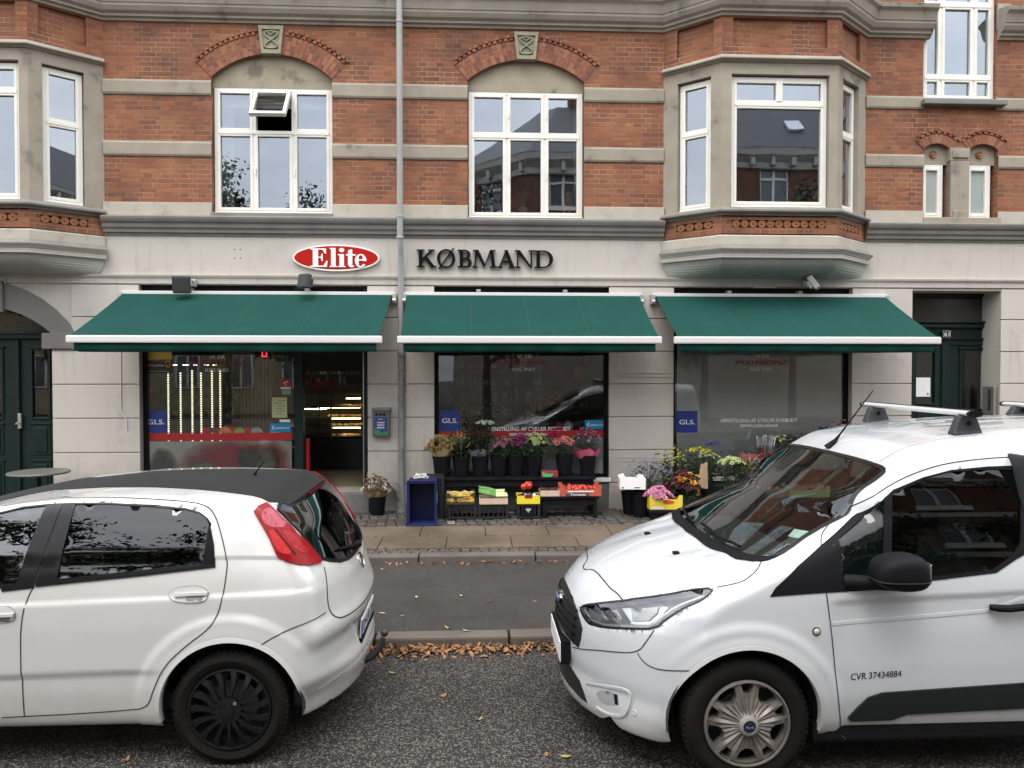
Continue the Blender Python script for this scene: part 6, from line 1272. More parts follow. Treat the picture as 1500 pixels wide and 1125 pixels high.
bouquet(989, 0, 'yellow and green leafy bunch behind the pink carnations', Yc=10.2, zb=.42, w=.40, h=.55, specs=[('yel', 'ball', 34, .014, .55, 1.0), ('lav', 'mum', 8, .025, .3, .5, -.1, .6)], leaves=260, leafsize=.055, group=gr)
bouquet(1003, 0, 'burgundy flowers with orange sunflowers and hanging leaves', Yc=9.85, zb=.38, w=.46, h=.33, specs=[('burg', 'mum', 26, .045, .3, .95), ('sun', 'mum', 7, .055, .4, .95, .06, .8)], leaves=150, leafsize=.09, group=gr)
bouquet(1033, 0, 'tall yellow and pale green bunch with a few blue flowers', Yc=10.15, zb=.48, w=.50, h=.50, specs=[('yel', 'ball', 20, .016, .8, 1.0, -.06, .7), ('lime', 'mum', 18, .024, .6, .85, .08, .6), ('blue', 'ball', 22, .013, .85, 1.15, .14, .5)], leaves=320, leafsize=.06, group=gr)
bouquet(1076, 0, 'pale yellow carnations on long stems in a black bucket', Yc=9.95, zb=.48, w=.36, h=.42, specs=[('lime', 'mum', 22, .034, .75, .95)], leaves=90, leafsize=.07, group=gr)
bouquet(1098, 0, 'red and white mixed bunch beside the cardboard box', Yc=10.05, zb=.5, w=.42, h=.42, specs=[('hot', 'mum', 14, .026, .7, 1.0), ('white', 'spike', 16, .03, .5, .9)], leaves=130, leafsize=.07, group=gr)
bouquet(1126, 0, 'red roses in a clear wrapper, standing high above the cardboard box', Yc=10.15, zb=.84, w=.22, h=.20, specs=[('hot', 'mum', 18, .034, .3, .9)], leaves=20, group=gr, wrap=(CLEAR, 0, .34, .08, .13))
bouquet(1160, 0, 'dark leaved bunch with pale buds near the van roof edge', Yc=10.15, zb=.86, w=.44, h=.30, specs=[('dark', 'mum', 40, .034, .4, 1.0), ('cream', 'mum', 20, .018, .5, 1.0, -.1, .6)], leaves=160, leafmat=PET['dark'], group=gr)
bouquet(1190, 0, 'brown seed head bunch behind the dark leaves', Yc=10.3, zb=.90, w=.44, h=.28, specs=[('dark', 'ball', 30, .018, .4, 1.0), ('purp', 'mum', 12, .02, .5, .9)], leaves=120, leafmat=PET['dark'], group=gr)
bouquet(1236, 0, 'mixed pink yellow and blue bunch at the right end of the stall', Yc=10.2, zb=1.0, w=.62, h=.34, specs=[('pink', 'mum', 16, .022, .4, 1.0, .12, .7), ('yel', 'mum', 12, .022, .4, .9), ('blue', 'mum', 10, .028, .3, .8, -.2, .4), ('mag', 'mum', 8, .022, .6, 1.0, -.02, .5)], leaves=160, leafsize=.05, group=gr)
bouquet(1214, 0, 'large white baby breath bunch seen through the van windscreen', Yc=10.05, zb=.80, w=.34, h=.34, specs=[('white', 'ball', 110, .008, .4, 1.0)], leaves=90, leafsize=.04, group=gr)
tx, x0, x1 = fbox('banana_box', 'yellow printed cardboard box in front of the pink carnations', 952, 1000, 9.66, .30, at(980, 747.5, 9.62).z+.002, .165, mat('box_yellow_b', (.66, .52, .05), .6, var=.25, vs=8), fill=[(mat('veg_brown', (.16, .05, .03), .5, var=.4, vs=20), .035, 14, (1.2, 1, .7), 'vegetables')], corner=.02, band_=(mat('band_pale', (.60, .58, .42), .5), .02, .25, .02, .22))
m = MB(); p = ((x0+x1)/2+.03, at(980, 747.5, 9.62).z+.10); m.prism(ell(p[0], p[1], .075, .026, 20), 'y', 9.655, 9.6575); m.build('red_emblem', mat('emblem_red', (.55, .06, .03), .5), tx)
# boxes seen through the windscreen
z_a = at(1125, 728, 9.75).z
plank_table('vegetable_stand', 'black stand of vegetable boxes behind the van windscreen', 1092, 1225, 9.66, 9.98, z_a)
fbox('onion_box', 'box of orange onions seen through the windscreen', 1100, 1150, 9.68, .28, z_a, .10, mat('box_greyblue', (.20, .22, .25), .6), cut=False, fill=[(mat('onion', (.55, .20, .06), .4, var=.3, vs=20), .038, 28, (1, 1, .9), 'onions')])
fbox('potato_box', 'pale green box of red potatoes seen through the windscreen', 1157, 1216, 9.68, .28, z_a+.002, .12, mat('box_palegreen', (.36, .42, .22), .6), cut=True, fill=[(mat('potato', (.38, .12, .09), .5, var=.4, vs=20), .040, 28, (1, 1, .9), 'potatoes')], corner=.03)
for k, (a, b) in enumerate(((1095, 1150), (1153, 1215))):
    crate('folding_crate', ('left' if k == 0 else 'right')+' blue-grey crate under the vegetable stand', at(a, 740, 9.72).x, at(b, 740, 9.72).x, 9.72, 9.95, .15, z_a-.12, mat('crate_greyblue', (.10, .12, .15), .5), group='crates under the vegetable stand')
x0, x1 = at(1089, 680, 10.25).x, at(1121, 680, 10.25).x; z0, z1 = at(1100, 690, 10.25).z, at(1100, 666.5, 10.25).z; t = thing('cardboard_box', 'open brown cardboard box standing on its side among the flowers', 'box', ((x0+x1)/2, 10.3, z0)); m = MB(); CB = mat('cardboard', (.40, .22, .09), .85, var=.15, vs=9)
m.box(x0, x1, 10.36, 10.37, z0-.1, z1); m.box(x0, x0+.01, 10.16, 10.36, z0-.1, z1); m.box(x1-.01, x1, 10.16, 10.36, z0-.1, z1); m.box(x0+.01, x1-.01, 10.16, 10.36, z0-.1, z0-.09); m.build('carton', CB, t)
m = MB(); m.prism([(at(1020, 690, 10).x, .40), (at(1037, 690, 10).x, .42), (at(1036, 690, 10).x, .86), (at(1026, 690, 10).x, .82)], 'y', 9.99, 10.0); tag(m.build('kraft_sheet', KRAFT), 'folded kraft paper sheet between the sunflowers and the tall yellow bunch', 'wrapping paper')
bouquet(1068, 0, 'small pink flowers low in front of the black buckets', Yc=9.72, zb=at(1068, 745, 9.72).z, w=.30, h=.14, specs=[('hot', 'mum', 12, .022, .3, .9), ('pink', 'mum', 10, .02, .3, .8)], leaves=30, group=gr)
# things on the first-floor sill (middle window)
def fz(p): return Z(p, 770, YW+.25)
ys = YW+.25; m = MB(); p = at(766, 312, ys); m.lathe([(0, p.z), (.05, p.z), (.07, p.z+.06), (.062, p.z+.075), (0, p.z+.075)], (p.x, ys, 0), n=18); t = thing('potted_plant', 'green plant in a pale patterned pot on the sill of the middle upper window', 'plant', (p.x, ys, p.z)); m.build('pot', mat('pot_pale', (.42, .46, .48), .4, var=.3, vs=60), t, smooth=40)
m = MB(); rg = random.Random(3)
for k in range(13): a = rg.uniform(0, 6.28); l = rg.uniform(.14, .30); m.tube([(p.x, ys, p.z+.06), (p.x+.05*cos(a), ys+.03*sin(a), p.z+.06+l*.6), (p.x+.12*cos(a)*rg.random(), ys+.05*sin(a), p.z+.06+l)], [.010, .009, .003], 5)
m.build('leaves', mat('plant_green', (.10, .17, .05), .5, var=.4, vs=20), t)
p = at(714, 310, ys); t = thing('potted_plant', 'spidery dark plant at the left of the middle upper window', 'plant', (p.x, ys, p.z)); m = MB()
m.lathe([(0, p.z-.05), (.04, p.z-.05), (.05, p.z+.02), (0, p.z+.02)], (p.x, ys, 0), n=14); m.build('pot', DARK, t); m = MB()
for k in range(16): a = rg.uniform(0, 6.28); l = rg.uniform(.12, .26); m.tube([(p.x, ys, p.z), (p.x+.06*cos(a), ys, p.z+l*.8), (p.x+.14*cos(a), ys+.03*sin(a), p.z+l*.7)], [.008, .006, .002], 4)
m.build('leaves', MATS['plant_green'], t)
p = at(833, 303, ys+.05); t = thing('table_lamp', 'straw-coloured lamp shade standing in the right of the middle upper window', 'lamp', (p.x, ys, p.z)); m = MB(); m.lathe([(.10, p.z-.08), (.075, p.z+.20), (.07, p.z+.20), (.095, p.z-.08)], (p.x, ys+.05, 0), n=24); m.build('shade', mat('straw', (.28, .15, .06), .7, var=.2, vs=40), t, smooth=40); m = MB(); m.tube([(p.x, ys+.05, p.z-.15), (p.x, ys+.05, p.z)], .015, 8); m.build('foot', DARK, t)
for px in (826, 834): p = at(px, 313, ys-.03); m = MB(); m.lathe([(0, p.z), (.022, p.z), (.022, p.z+.05), (.006, p.z+.06), (.006, p.z+.085), (0, p.z+.085)], (p.x, ys-.03, 0), n=12); tag(m.build('candle', mat('candle', (.55, .50, .36), .5)), ('left' if px < 830 else 'right')+' of the two small pale candles on the sill of the middle upper window', 'candle', 'candles on the window sill')
# ============================================================ LEAVES ON THE GROUND
LV = island_mat('fallen_leaf', [(.13, .06, .025), (.24, .11, .035), (.30, .17, .06), (.06, .03, .018), (.26, .18, .07), (.16, .075, .03), (.04, .028, .018), (.27, .13, .045)], .65, .15, 60)
def leafs(n, xr, yr, zf_, seed, sz=(.014, .036), curl=.7):
    rg = random.Random(seed); m = MB()
    for _ in range(n):
        x = rg.uniform(*xr); y = yr(rg); s = rg.uniform(*sz); a = rg.uniform(0, 6.28); T = Matrix.Translation((x, y, zf_(x, y, rg))) @ Matrix.Rotation(a, 4, 'Z') @ Matrix.Rotation(rg.uniform(-curl, curl), 4, 'X') @ Matrix.Rotation(rg.uniform(-curl, curl), 4, 'Y')
        c = rg.uniform(-.3, .5)*s; w_ = rg.uniform(.28, .5)*s
        m.mesh([T @ V(q) for q in ((-s, 0, c), (-s*.4, w_, 0), (s*.4, w_*.9, c*.2), (s, 0, c), (s*.4, -w_*.9, c*.3), (-s*.4, -w_, 0), (0, 0, -c*.5))], [(0, 6, 1), (1, 6, 2), (2, 6, 3), (3, 6, 4), (4, 6, 5), (5, 6, 0)])
    return m
m = leafs(1700, (-3.2, 3.4), lambda r: 5.66-abs(r.gauss(0, .075)), lambda x, y, r: .008+max(0, (y-5.45))*.18*r.random(), 1); tag(m.build('leaf_litter', LV), 'drift of orange and brown autumn leaves along the kerb between the two cars', 'leaves', kind='stuff')
m = leafs(220, (-4, 4.5), lambda r: 7.87-abs(r.gauss(0, .05)), lambda x, y, r: .088+.01*r.random(), 2, (.015, .035)); tag(m.build('leaf_litter', LV), 'thin line of small leaves in the gutter of the pavement kerb', 'leaves', kind='stuff')
m = leafs(260, (-4, 5), lambda r: r.choice((8.83, 8.25, 8.06, 9.4))+r.gauss(0, .03), lambda x, y, r: .156+.004*r.random(), 3, (.01, .025)); tag(m.build('leaf_litter', LV), 'small leaf crumbs in the joints of the pavement', 'leaves', kind='stuff')
lm = [mat('leaf_yellow', (.30, .24, .07), .7, var=.3, vs=60), mat('leaf_orange', (.24, .12, .04), .7, var=.3, vs=60), mat('leaf_pale', (.34, .31, .20), .7, var=.3, vs=60)]
spots = [(702, 1054, 0), (650, 1019, 1), (800, 1105, 1), (828, 1108, 0), (660, 946, 0), (584, 962, 1), (575, 986, 0), (560, 898, 2), (589, 902, 2), (683, 924, 2), (610, 874, 2), (676, 873, 2), (717, 881, 1), (785, 881, 2), (655, 920, 0), (560, 834, 2), (186, 1113, 1)]
for i, (px, py, c) in enumerate(spots):
    d = ray(px, py); zg = 0 if py > 938 else .08; tt = (zg+.006-CAMZ)/d.z; x, y = d.x*tt, d.y*tt
    m = leafs(1, (x, x+.001), lambda r, y=y: y, lambda a, b, r, zg=zg: zg+.008, 50+i, (.022, .036), .12); tag(m.build('fallen_leaf', lm[c]), 'single %s leaf lying on the %s asphalt' % (('yellow', 'orange brown', 'pale narrow')[c], 'road' if zg == 0 else 'cycle track'), 'leaf', 'loose %s leaves on the %s' % (('yellow', 'orange', 'pale')[c], 'road' if zg == 0 else 'cycle track'))
# ============================================================ CARS
PAINT = mat('white_car_paint', (.475, .49, .505), .2, coat=1.0, spec=.5, var=.02, vs=2)
PAINT2 = mat('warm_white_car_paint', (.50, .50, .48), .22, coat=.9, spec=.5, var=.03, vs=2.5)
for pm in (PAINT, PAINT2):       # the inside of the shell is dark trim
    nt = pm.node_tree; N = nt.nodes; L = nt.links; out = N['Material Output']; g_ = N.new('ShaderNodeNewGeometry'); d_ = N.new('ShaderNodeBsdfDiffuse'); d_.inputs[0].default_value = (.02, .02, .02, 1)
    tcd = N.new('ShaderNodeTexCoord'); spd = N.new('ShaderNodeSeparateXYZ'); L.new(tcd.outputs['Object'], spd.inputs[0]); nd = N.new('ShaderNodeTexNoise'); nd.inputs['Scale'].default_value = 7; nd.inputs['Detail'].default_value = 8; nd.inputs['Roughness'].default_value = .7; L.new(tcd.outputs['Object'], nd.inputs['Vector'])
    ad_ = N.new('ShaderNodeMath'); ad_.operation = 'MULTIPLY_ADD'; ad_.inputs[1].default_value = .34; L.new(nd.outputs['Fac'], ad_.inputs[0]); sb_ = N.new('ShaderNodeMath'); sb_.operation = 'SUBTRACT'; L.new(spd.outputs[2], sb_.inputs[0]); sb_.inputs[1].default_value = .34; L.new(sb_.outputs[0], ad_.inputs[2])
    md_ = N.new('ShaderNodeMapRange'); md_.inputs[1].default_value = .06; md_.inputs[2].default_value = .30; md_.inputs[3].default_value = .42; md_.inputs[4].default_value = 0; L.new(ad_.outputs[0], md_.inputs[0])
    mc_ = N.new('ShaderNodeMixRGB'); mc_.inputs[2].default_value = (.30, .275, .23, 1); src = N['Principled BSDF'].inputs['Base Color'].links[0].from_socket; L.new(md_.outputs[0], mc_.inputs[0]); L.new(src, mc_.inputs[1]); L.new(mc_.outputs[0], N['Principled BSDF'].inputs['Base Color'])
    x_m = N.new('ShaderNodeMixShader'); L.new(g_.outputs['Backfacing'], x_m.inputs[0]); L.new(N['Principled BSDF'].outputs[0], x_m.inputs[1]); L.new(d_.outputs[0], x_m.inputs[2]); L.new(x_m.outputs[0], out.inputs[0])
TRIM = mat('black_trim', (.008, .008, .009), .55, spec=.08, bump=.05, bs=300); TRIMG = mat('gloss_black', (.006, .006, .007), .25, spec=.4); GAP = mat('panel_gap', (.012, .012, .012), .8)
MATTE = mat('matt_black_roof', (.016, .016, .017), .55, spec=.2, var=.15, vs=3); CHROME = mat('chrome', (.6, .6, .6), .12, metal=1); RUB = mat('tyre_rubber', (.010, .0095, .009), .85, spec=.05, var=.35, vs=9, bump=.2, bs=80, dirt=(.018, .016, .013))
CGL = glass('car_glass', (.42, .50, .47), 1.5, .05); CGLD = glass('privacy_glass', (.03, .035, .037), 1.1, .02); WSC = glass('windscreen_glass', (.64, .76, .70), 1.0, .02)
TL = mat('tail_red', (.21, .003, .005), .3, coat=.06, spec=.18); TLP = mat('tail_pink', (.36, .075, .10), .3, coat=.06, spec=.2, var=.3, vs=60); TLD = mat('tail_dark_red', (.10, .003, .005), .4, spec=.1)
INT = mat('car_interior', (.018, .019, .021), .7); INTG = mat('car_interior_grey', (.06, .07, .07), .8)
def spl(xs, ys, sm=.03):
    g = np.linspace(xs[0]-.3, xs[-1]+.3, 900); v = np.interp(g, xs, ys); s0 = (ys[1]-ys[0])/(xs[1]-xs[0]); s1 = (ys[-1]-ys[-2])/(xs[-1]-xs[-2])
    v = np.where(g < xs[0], ys[0]+(g-xs[0])*s0, v); v = np.where(g > xs[-1], ys[-1]+(g-xs[-1])*s1, v)
    h = max(1, int(3*sm/(g[1]-g[0]))); k = np.exp(-.5*(np.arange(-h, h+1)*(g[1]-g[0])/sm)**2); k /= k.sum(); v = np.convolve(np.pad(v, h, mode='edge'), k, 'valid')
    return lambda q: np.interp(q, g, v)
def smax(a, b, k): h = np.maximum(k-np.abs(a-b), 0)/k; return np.maximum(a, b)+h*h*k*.25
def sst(a, b, x): t = np.clip((x-a)/(b-a), 0, 1); return t*t*(3-2*t)
class Car:
    def __init__(s, F, org, root, box): s.F, s.o, s.root, s.bx = F, np.array(org, float), root, box
    def f(s, P): P = np.atleast_2d(P); return s.F(P[:, 0], P[:, 1], P[:, 2])
    def nrm(s, P):
        P = np.atleast_2d(P); e = .004; g = np.stack([s.f(P+np.eye(3)[i]*e)-s.f(P-np.eye(3)[i]*e) for i in range(3)], 1); return g/np.maximum(1e-9, np.linalg.norm(g, axis=1))[:, None]
    def hit(s, A, D, L=3.0, n=160):
        """first crossing of F=0 along rays from outside, local coordinates"""
        A = np.atleast_2d(A); D = np.broadcast_to(D, A.shape); t = np.zeros(len(A)); lo = np.zeros(len(A)); hi = np.full(len(A), np.nan); st = L/n
        for i in range(1, n+1):
            tt = i*st; v = s.f(A+D*tt); new = (v < 0) & np.isnan(hi); lo[new] = tt-st; hi[new] = tt
        ok = ~np.isnan(hi); hi2 = np.where(ok, hi, L)
        for _ in range(15):
            m = (lo+hi2)/2; ins = s.f(A+D*m[:, None]) < 0; hi2 = np.where(ins, m, hi2); lo = np.where(ins, lo, m)
        return A+D*hi2[:, None], ok
    def px(s, pts, near=-1):
        """points of the photograph -> the body surface (local)"""
        D = np.array([list(ray(*p)) for p in pts]); D /= np.linalg.norm(D, axis=1)[:, None]; c = np.array([0, 0, CAMZ])-s.o; A = c+D*np.maximum(0, (-1.25-c[1])/D[:, 1])[:, None]
        P, ok = s.hit(A, D, 3.2, 220)
        return np.array([p if k else s.closest(a, d) for p, k, a, d in zip(P, ok, A, D)])
    def closest(s, A, d):
        t = np.linspace(0, 2.6, 500); Q = A+d*t[:, None]; v = s.f(Q); return Q[int(np.argmin(v))]
    def proj(s, Q, kind, side=-1):
        """2D -> surface. side:(x,z)  top:(x,y)  rear/front:(y,z)"""
        Q = np.atleast_2d(Q); n = len(Q); z = np.zeros(n)
        if kind == 'side': A = np.stack([Q[:, 0], np.full(n, side*1.3), Q[:, 1]], 1); D = np.array([0, -side, 0.])
        elif kind == 'top': A = np.stack([Q[:, 0], Q[:, 1], np.full(n, 2.3)], 1); D = np.array([0, 0, -1.])
        elif kind == 'rear': A = np.stack([np.full(n, s.bx[1]+.4), Q[:, 0], Q[:, 1]], 1); D = np.array([-1., 0, 0])
        else: A = np.stack([np.full(n, s.bx[0]-.4), Q[:, 0], Q[:, 1]], 1); D = np.array([1., 0, 0])
        return s.hit(A, D, 2.2, 70)[0]
    def to2(s, P, kind): P = np.atleast_2d(P); return P[:, [0, 2]] if kind == 'side' else (P[:, [0, 1]] if kind == 'top' else P[:, [1, 2]])
    def patch(s, name, pts, kind, off, m, side=-1, th=0, h=.035, parent=None, smooth_pts=0, label=None, flat=False, holes=(), back=.004):
        q = [tuple(p) for p in pts]
        for _ in range(smooth_pts): q = [r for a, b in zip(q, q[1:]+q[:1]) for r in ((a[0]*.75+b[0]*.25, a[1]*.75+b[1]*.25), (a[0]*.25+b[0]*.75, a[1]*.25+b[1]*.75))]
        loops = []
        for lp in [q]+[list(map(tuple, hq)) for hq in holes]:
            d = []
            for a, b in zip(lp, lp[1:]+lp[:1]):
                l = math.hypot(b[0]-a[0], b[1]-a[1]); n = max(1, int(l/h)); d += [(a[0]+(b[0]-a[0])*k/n, a[1]+(b[1]-a[1])*k/n) for k in range(n)]
            loops.append(d)
        arr = np.array([p for l in loops for p in l]); nb = len(arr); ed = []; b = 0
        for l in loops: ed += [(b+i, b+(i+1) % len(l)) for i in range(len(l))]; b += len(l)
        x0, y0 = arr.min(0); x1, y1 = arr.max(0); xx, yy = np.meshgrid(np.arange(x0+h/2, x1, h), np.arange(y0+h/2, y1, h)); gp = np.stack([xx.ravel(), yy.ravel()], 1)
        def inside(P):
            r = np.zeros(len(P), bool)
            for i, j in ed:
                a, b = arr[i], arr[j]; c = ((a[1] > P[:, 1]) != (b[1] > P[:, 1])); xi = (b[0]-a[0])*(P[:, 1]-a[1])/((b[1]-a[1]) if b[1] != a[1] else 1e-9)+a[0]; r ^= c & (P[:, 0] < xi)
            return r
        gp = gp[inside(gp)]
        if len(gp): dist = np.min(np.linalg.norm(gp[:, None]-arr[None], axis=2), 1); gp = gp[dist > h*.45]
        vs, es, fs, *_ = delaunay_2d_cdt([V(p) for p in arr]+[V(p) for p in gp], ed, [], 0, 1e-5)
        A = np.array([(v_.x, v_.y) for v_ in vs]); cen = np.array([A[list(f)].mean(0) for f in fs]); ins = inside(cen); fs = [list(f) for f, i in zip(fs, ins) if i]
        P = s.proj(A, kind, side); Nn = s.nrm(P); top = P+Nn*(off+th); vv = [tuple(p) for p in top]; ff = []
        for f in fs:
            a, b, c = top[f[0]], top[f[1]], top[f[2]]; nn = np.cross(b-a, c-a); ff.append(f if nn @ Nn[f[0]] > 0 else f[::-1])
        if th:
            bd = {}
            for f in ff:
                for i in range(len(f)):
                    e = (f[i], f[(i+1) % len(f)]); bd[e] = 1
            base = len(vv); vv += [tuple(p) for p in (P+Nn*(off-back))]
            ff += [[e[0], base+e[0], base+e[1], e[1]] for e in list(bd) if (e[1], e[0]) not in bd]
        mb = MB(); mb.mesh([V(p)+V(s.o) for p in vv], ff); o = mb.build(name, m, parent or s.root, smooth=45 if th else False)
        if not th: o.data.polygons.foreach_set('use_smooth', [True]*len(o.data.polygons))
        if label: tag(o, label)
        return o
    def line(s, name, pts, kind, w, off, m, side=-1, closed=False, parent=None, smooth_pts=2, raise_=0):
        q = [tuple(p) for p in pts]
        for _ in range(smooth_pts):
            if closed: q = [r for a, b in zip(q, q[1:]+q[:1]) for r in ((a[0]*.75+b[0]*.25, a[1]*.75+b[1]*.25), (a[0]*.25+b[0]*.75, a[1]*.25+b[1]*.75))]
            else: q = [q[0]]+[r for a, b in zip(q, q[1:]) for r in ((a[0]*.75+b[0]*.25, a[1]*.75+b[1]*.25), (a[0]*.25+b[0]*.75, a[1]*.25+b[1]*.75))]+[q[-1]]
        d = []; seq = list(zip(q, q[1:]+q[:1])) if closed else list(zip(q, q[1:]))
        for a, b in seq: l = math.hypot(b[0]-a[0], b[1]-a[1]); n = max(1, int(l/.02)); d += [(a[0]+(b[0]-a[0])*k/n, a[1]+(b[1]-a[1])*k/n) for k in range(n)]
        if not closed: d.append(q[-1])
        P = s.proj(np.array(d), kind, side); Nn = s.nrm(P); n = len(P); T_ = np.roll(P, -1, 0)-np.roll(P, 1, 0)
        if not closed: T_[0] = P[1]-P[0]; T_[-1] = P[-1]-P[-2]
        S_ = np.cross(T_, Nn); S_ /= np.maximum(1e-9, np.linalg.norm(S_, axis=1))[:, None]; r = range(n if closed else n-1)
        mb = MB(); o = V(s.o)
        if raise_:
            vs = []
            for i in range(n):
                for a, b in ((-.5, 0), (-.42, 1), (.42, 1), (.5, 0)): vs.append(V(P[i]+S_[i]*w*a+Nn[i]*(off+raise_*b-(.003 if b == 0 else 0)))+o)
            mb.mesh(vs, [(4*i+k, 4*i+k+1, 4*((i+1) % n)+k+1, 4*((i+1) % n)+k) for i in r for k in range(3)])
        else: mb.mesh([V(P[i]+S_[i]*w*a+Nn[i]*off)+o for i in range(n) for a in (-.5, .5)], [(2*i, 2*((i+1) % n), 2*((i+1) % n)+1, 2*i+1) for i in r])
        return mb.build(name, m, parent or s.root, smooth=60)
    def both(s, fn, name, pts, kind, *a, **k):
        """the same shape on the near and the far side"""
        r = [fn(name, pts, kind, *a, side=-1, **k)] if kind == 'side' else [fn(name, pts, kind, *a, **k)]
        r.append(fn(name, pts, kind, *a, side=1, **k) if kind == 'side' else fn(name, [(p[0], -p[1]) if kind == 'top' else (-p[0], p[1]) for p in pts], kind, *a, **k)); return r
    def body(s, cuts, arches, m, nx=280, ny=88, nz=108, cent=(.6, .45), zc=(.42, .72), name='body', roofcut=None):
        x0, x1, hw, z0, z1 = s.bx; xs = np.linspace(x0, x1, nx+1); ys = np.linspace(-hw, hw, ny+1); zs = np.linspace(z0, z1, nz+1); vid = {}; P = []; Fs = []
        def vi(i, j, k):
            if (i, j, k) not in vid: vid[(i, j, k)] = len(P); P.append((xs[i], ys[j], zs[k]))
            return vid[(i, j, k)]
        for i in range(nx):
            for k in range(nz): Fs.append((vi(i, 0, k), vi(i+1, 0, k), vi(i+1, 0, k+1), vi(i, 0, k+1))); Fs.append((vi(i, ny, k), vi(i, ny, k+1), vi(i+1, ny, k+1), vi(i+1, ny, k)))
            for j in range(ny): Fs.append((vi(i, j, nz), vi(i+1, j, nz), vi(i+1, j+1, nz), vi(i, j+1, nz)))
        for j in range(ny):
            for k in range(nz): Fs.append((vi(0, j, k), vi(0, j, k+1), vi(0, j+1, k+1), vi(0, j+1, k))); Fs.append((vi(nx, j, k), vi(nx, j+1, k), vi(nx, j+1, k+1), vi(nx, j, k+1)))
        P = np.array(P); Q = np.stack([np.clip(P[:, 0], x0+cent[0], x1-cent[1]), np.clip(P[:, 1], -.42, .42), np.clip(P[:, 2], *zc)], 1); D = P-Q
        lo = np.zeros(len(P)); hi = np.full(len(P), np.nan)
        for i in range(1, 61):
            t = i/60*1.6; v = s.f(Q+D*t); new = (v > 0) & np.isnan(hi); lo[new] = t-1.6/60; hi[new] = t
        hi = np.where(np.isnan(hi), 1.6, hi)
        for _ in range(20): mm = (lo+hi)/2; o_ = s.f(Q+D*mm[:, None]) > 0; hi = np.where(o_, mm, hi); lo = np.where(o_, lo, mm)
        P = Q+D*lo[:, None]; Nn = s.nrm(P); Fa = np.array(Fs); C = P[Fa].mean(1); Cn = Nn[Fa].mean(1); keep = np.ones(len(Fa), bool)
        def ins(poly, A, B):
            r = np.zeros(len(A), bool); n = len(poly)
            for i in range(n):
                a, b = poly[i], poly[(i+1) % n]; c = ((a[1] > B) != (b[1] > B)); xi = (b[0]-a[0])*(B-a[1])/((b[1]-a[1]) or 1e-9)+a[0]; r ^= c & (A < xi)
            return r
        def snap(kind, poly, sd):
            ax = {'side': (0, 2), 'top': (0, 1)}.get(kind, (1, 2)); A = P[:, ax]; poly = np.array(poly)
            sel = ((P[:, 1]*sd > .3) & (np.abs(Nn[:, 1]) > .12)) if kind == 'side' else ((Nn[:, 2] > .2) if kind == 'top' else ((Nn[:, 0] > .15) if kind == 'rear' else (Nn[:, 0] < -.15)))
            lo_, hi_ = poly.min(0)-.03, poly.max(0)+.03; sel &= (A[:, 0] > lo_[0]) & (A[:, 0] < hi_[0]) & (A[:, 1] > lo_[1]) & (A[:, 1] < hi_[1]); ix = np.where(sel)[0]; Q2 = A[ix]; best = np.full(len(ix), 9.); bp = Q2.copy()
            for a, b in zip(poly, np.roll(poly, -1, 0)):
                ab = b-a; t = np.clip(((Q2-a) @ ab)/max(1e-9, ab @ ab), 0, 1); c = a+t[:, None]*ab; dd = np.linalg.norm(Q2-c, axis=1); k = dd < best; best[k] = dd[k]; bp[k] = c[k]
            k = best < .0145; R3 = s.proj(bp[k], kind, sd or -1); g = np.linalg.norm(R3-P[ix[k]], axis=1) < .03; P[ix[k][g]] = R3[g]
        for kind, poly, sd in cuts: snap(kind, poly, sd)
        C = P[Fa].mean(1)
        for kind, poly, sd in cuts:
            if kind == 'side':
                k = ins(poly, C[:, 0], C[:, 2]) & (C[:, 1]*sd > .3) & (np.abs(Cn[:, 1]) > .12)
                pa = np.array(poly); cc = pa.mean(0); pin = [tuple(p) for p in pa+(cc-pa)/np.linalg.norm(cc-pa, axis=1)[:, None]*.016]
                k |= (ins(pin, P[:, 0], P[:, 2]) & (P[:, 1]*sd > .3))[Fa].any(1)
            elif kind == 'top': k = ins(poly, C[:, 0], C[:, 1]) & (Cn[:, 2] > .25)
            elif kind == 'rear': k = ins(poly, C[:, 1], C[:, 2]) & (Cn[:, 0] > .2)
            else: k = ins(poly, C[:, 1], C[:, 2]) & (Cn[:, 0] < -.2)
            keep &= ~k
        for (cx, cz, r) in arches:
            # pull the vertices nearest the arch onto its circle, then open it
            sel = (np.abs(P[:, 1]) > .5); dx = P[:, 0]-cx; dz = P[:, 2]-cz; rr = np.hypot(dx, dz); nearc = sel & (np.abs(rr-r) < .012); P[nearc, 0] = cx+dx[nearc]/rr[nearc]*r; P[nearc, 2] = cz+dz[nearc]/rr[nearc]*r
            C = P[Fa].mean(1); keep &= ~((np.hypot(C[:, 0]-cx, C[:, 2]-cz) < r) & (np.abs(C[:, 1]) > .5))
        keep &= C[:, 2] > s.zbot+.01
        Fa = Fa[keep]; used, invx = np.unique(Fa, return_inverse=True); Fa = invx.reshape(Fa.shape); me = bpy.data.meshes.new(name); loc = P[used]+s.o-np.array(s.root.location)
        me.from_pydata(loc.tolist(), [], Fa.tolist()); me.materials.append(m); me.polygons.foreach_set('use_smooth', [True]*len(me.polygons)); o = bpy.data.objects.new(name, me); COL.objects.link(o); o.parent = s.root
        c0 = Fa[0]; p_ = loc[c0]
        # make sure normals point out
        k = int(np.argmax(loc[:, 2])); fidx = [i for i in range(len(Fa)) if k in Fa[i]][0]; a = loc[Fa[fidx]]; nn = np.cross(a[1]-a[0], a[2]-a[0])
        if nn[2] < 0: me.flip_normals()
        return o
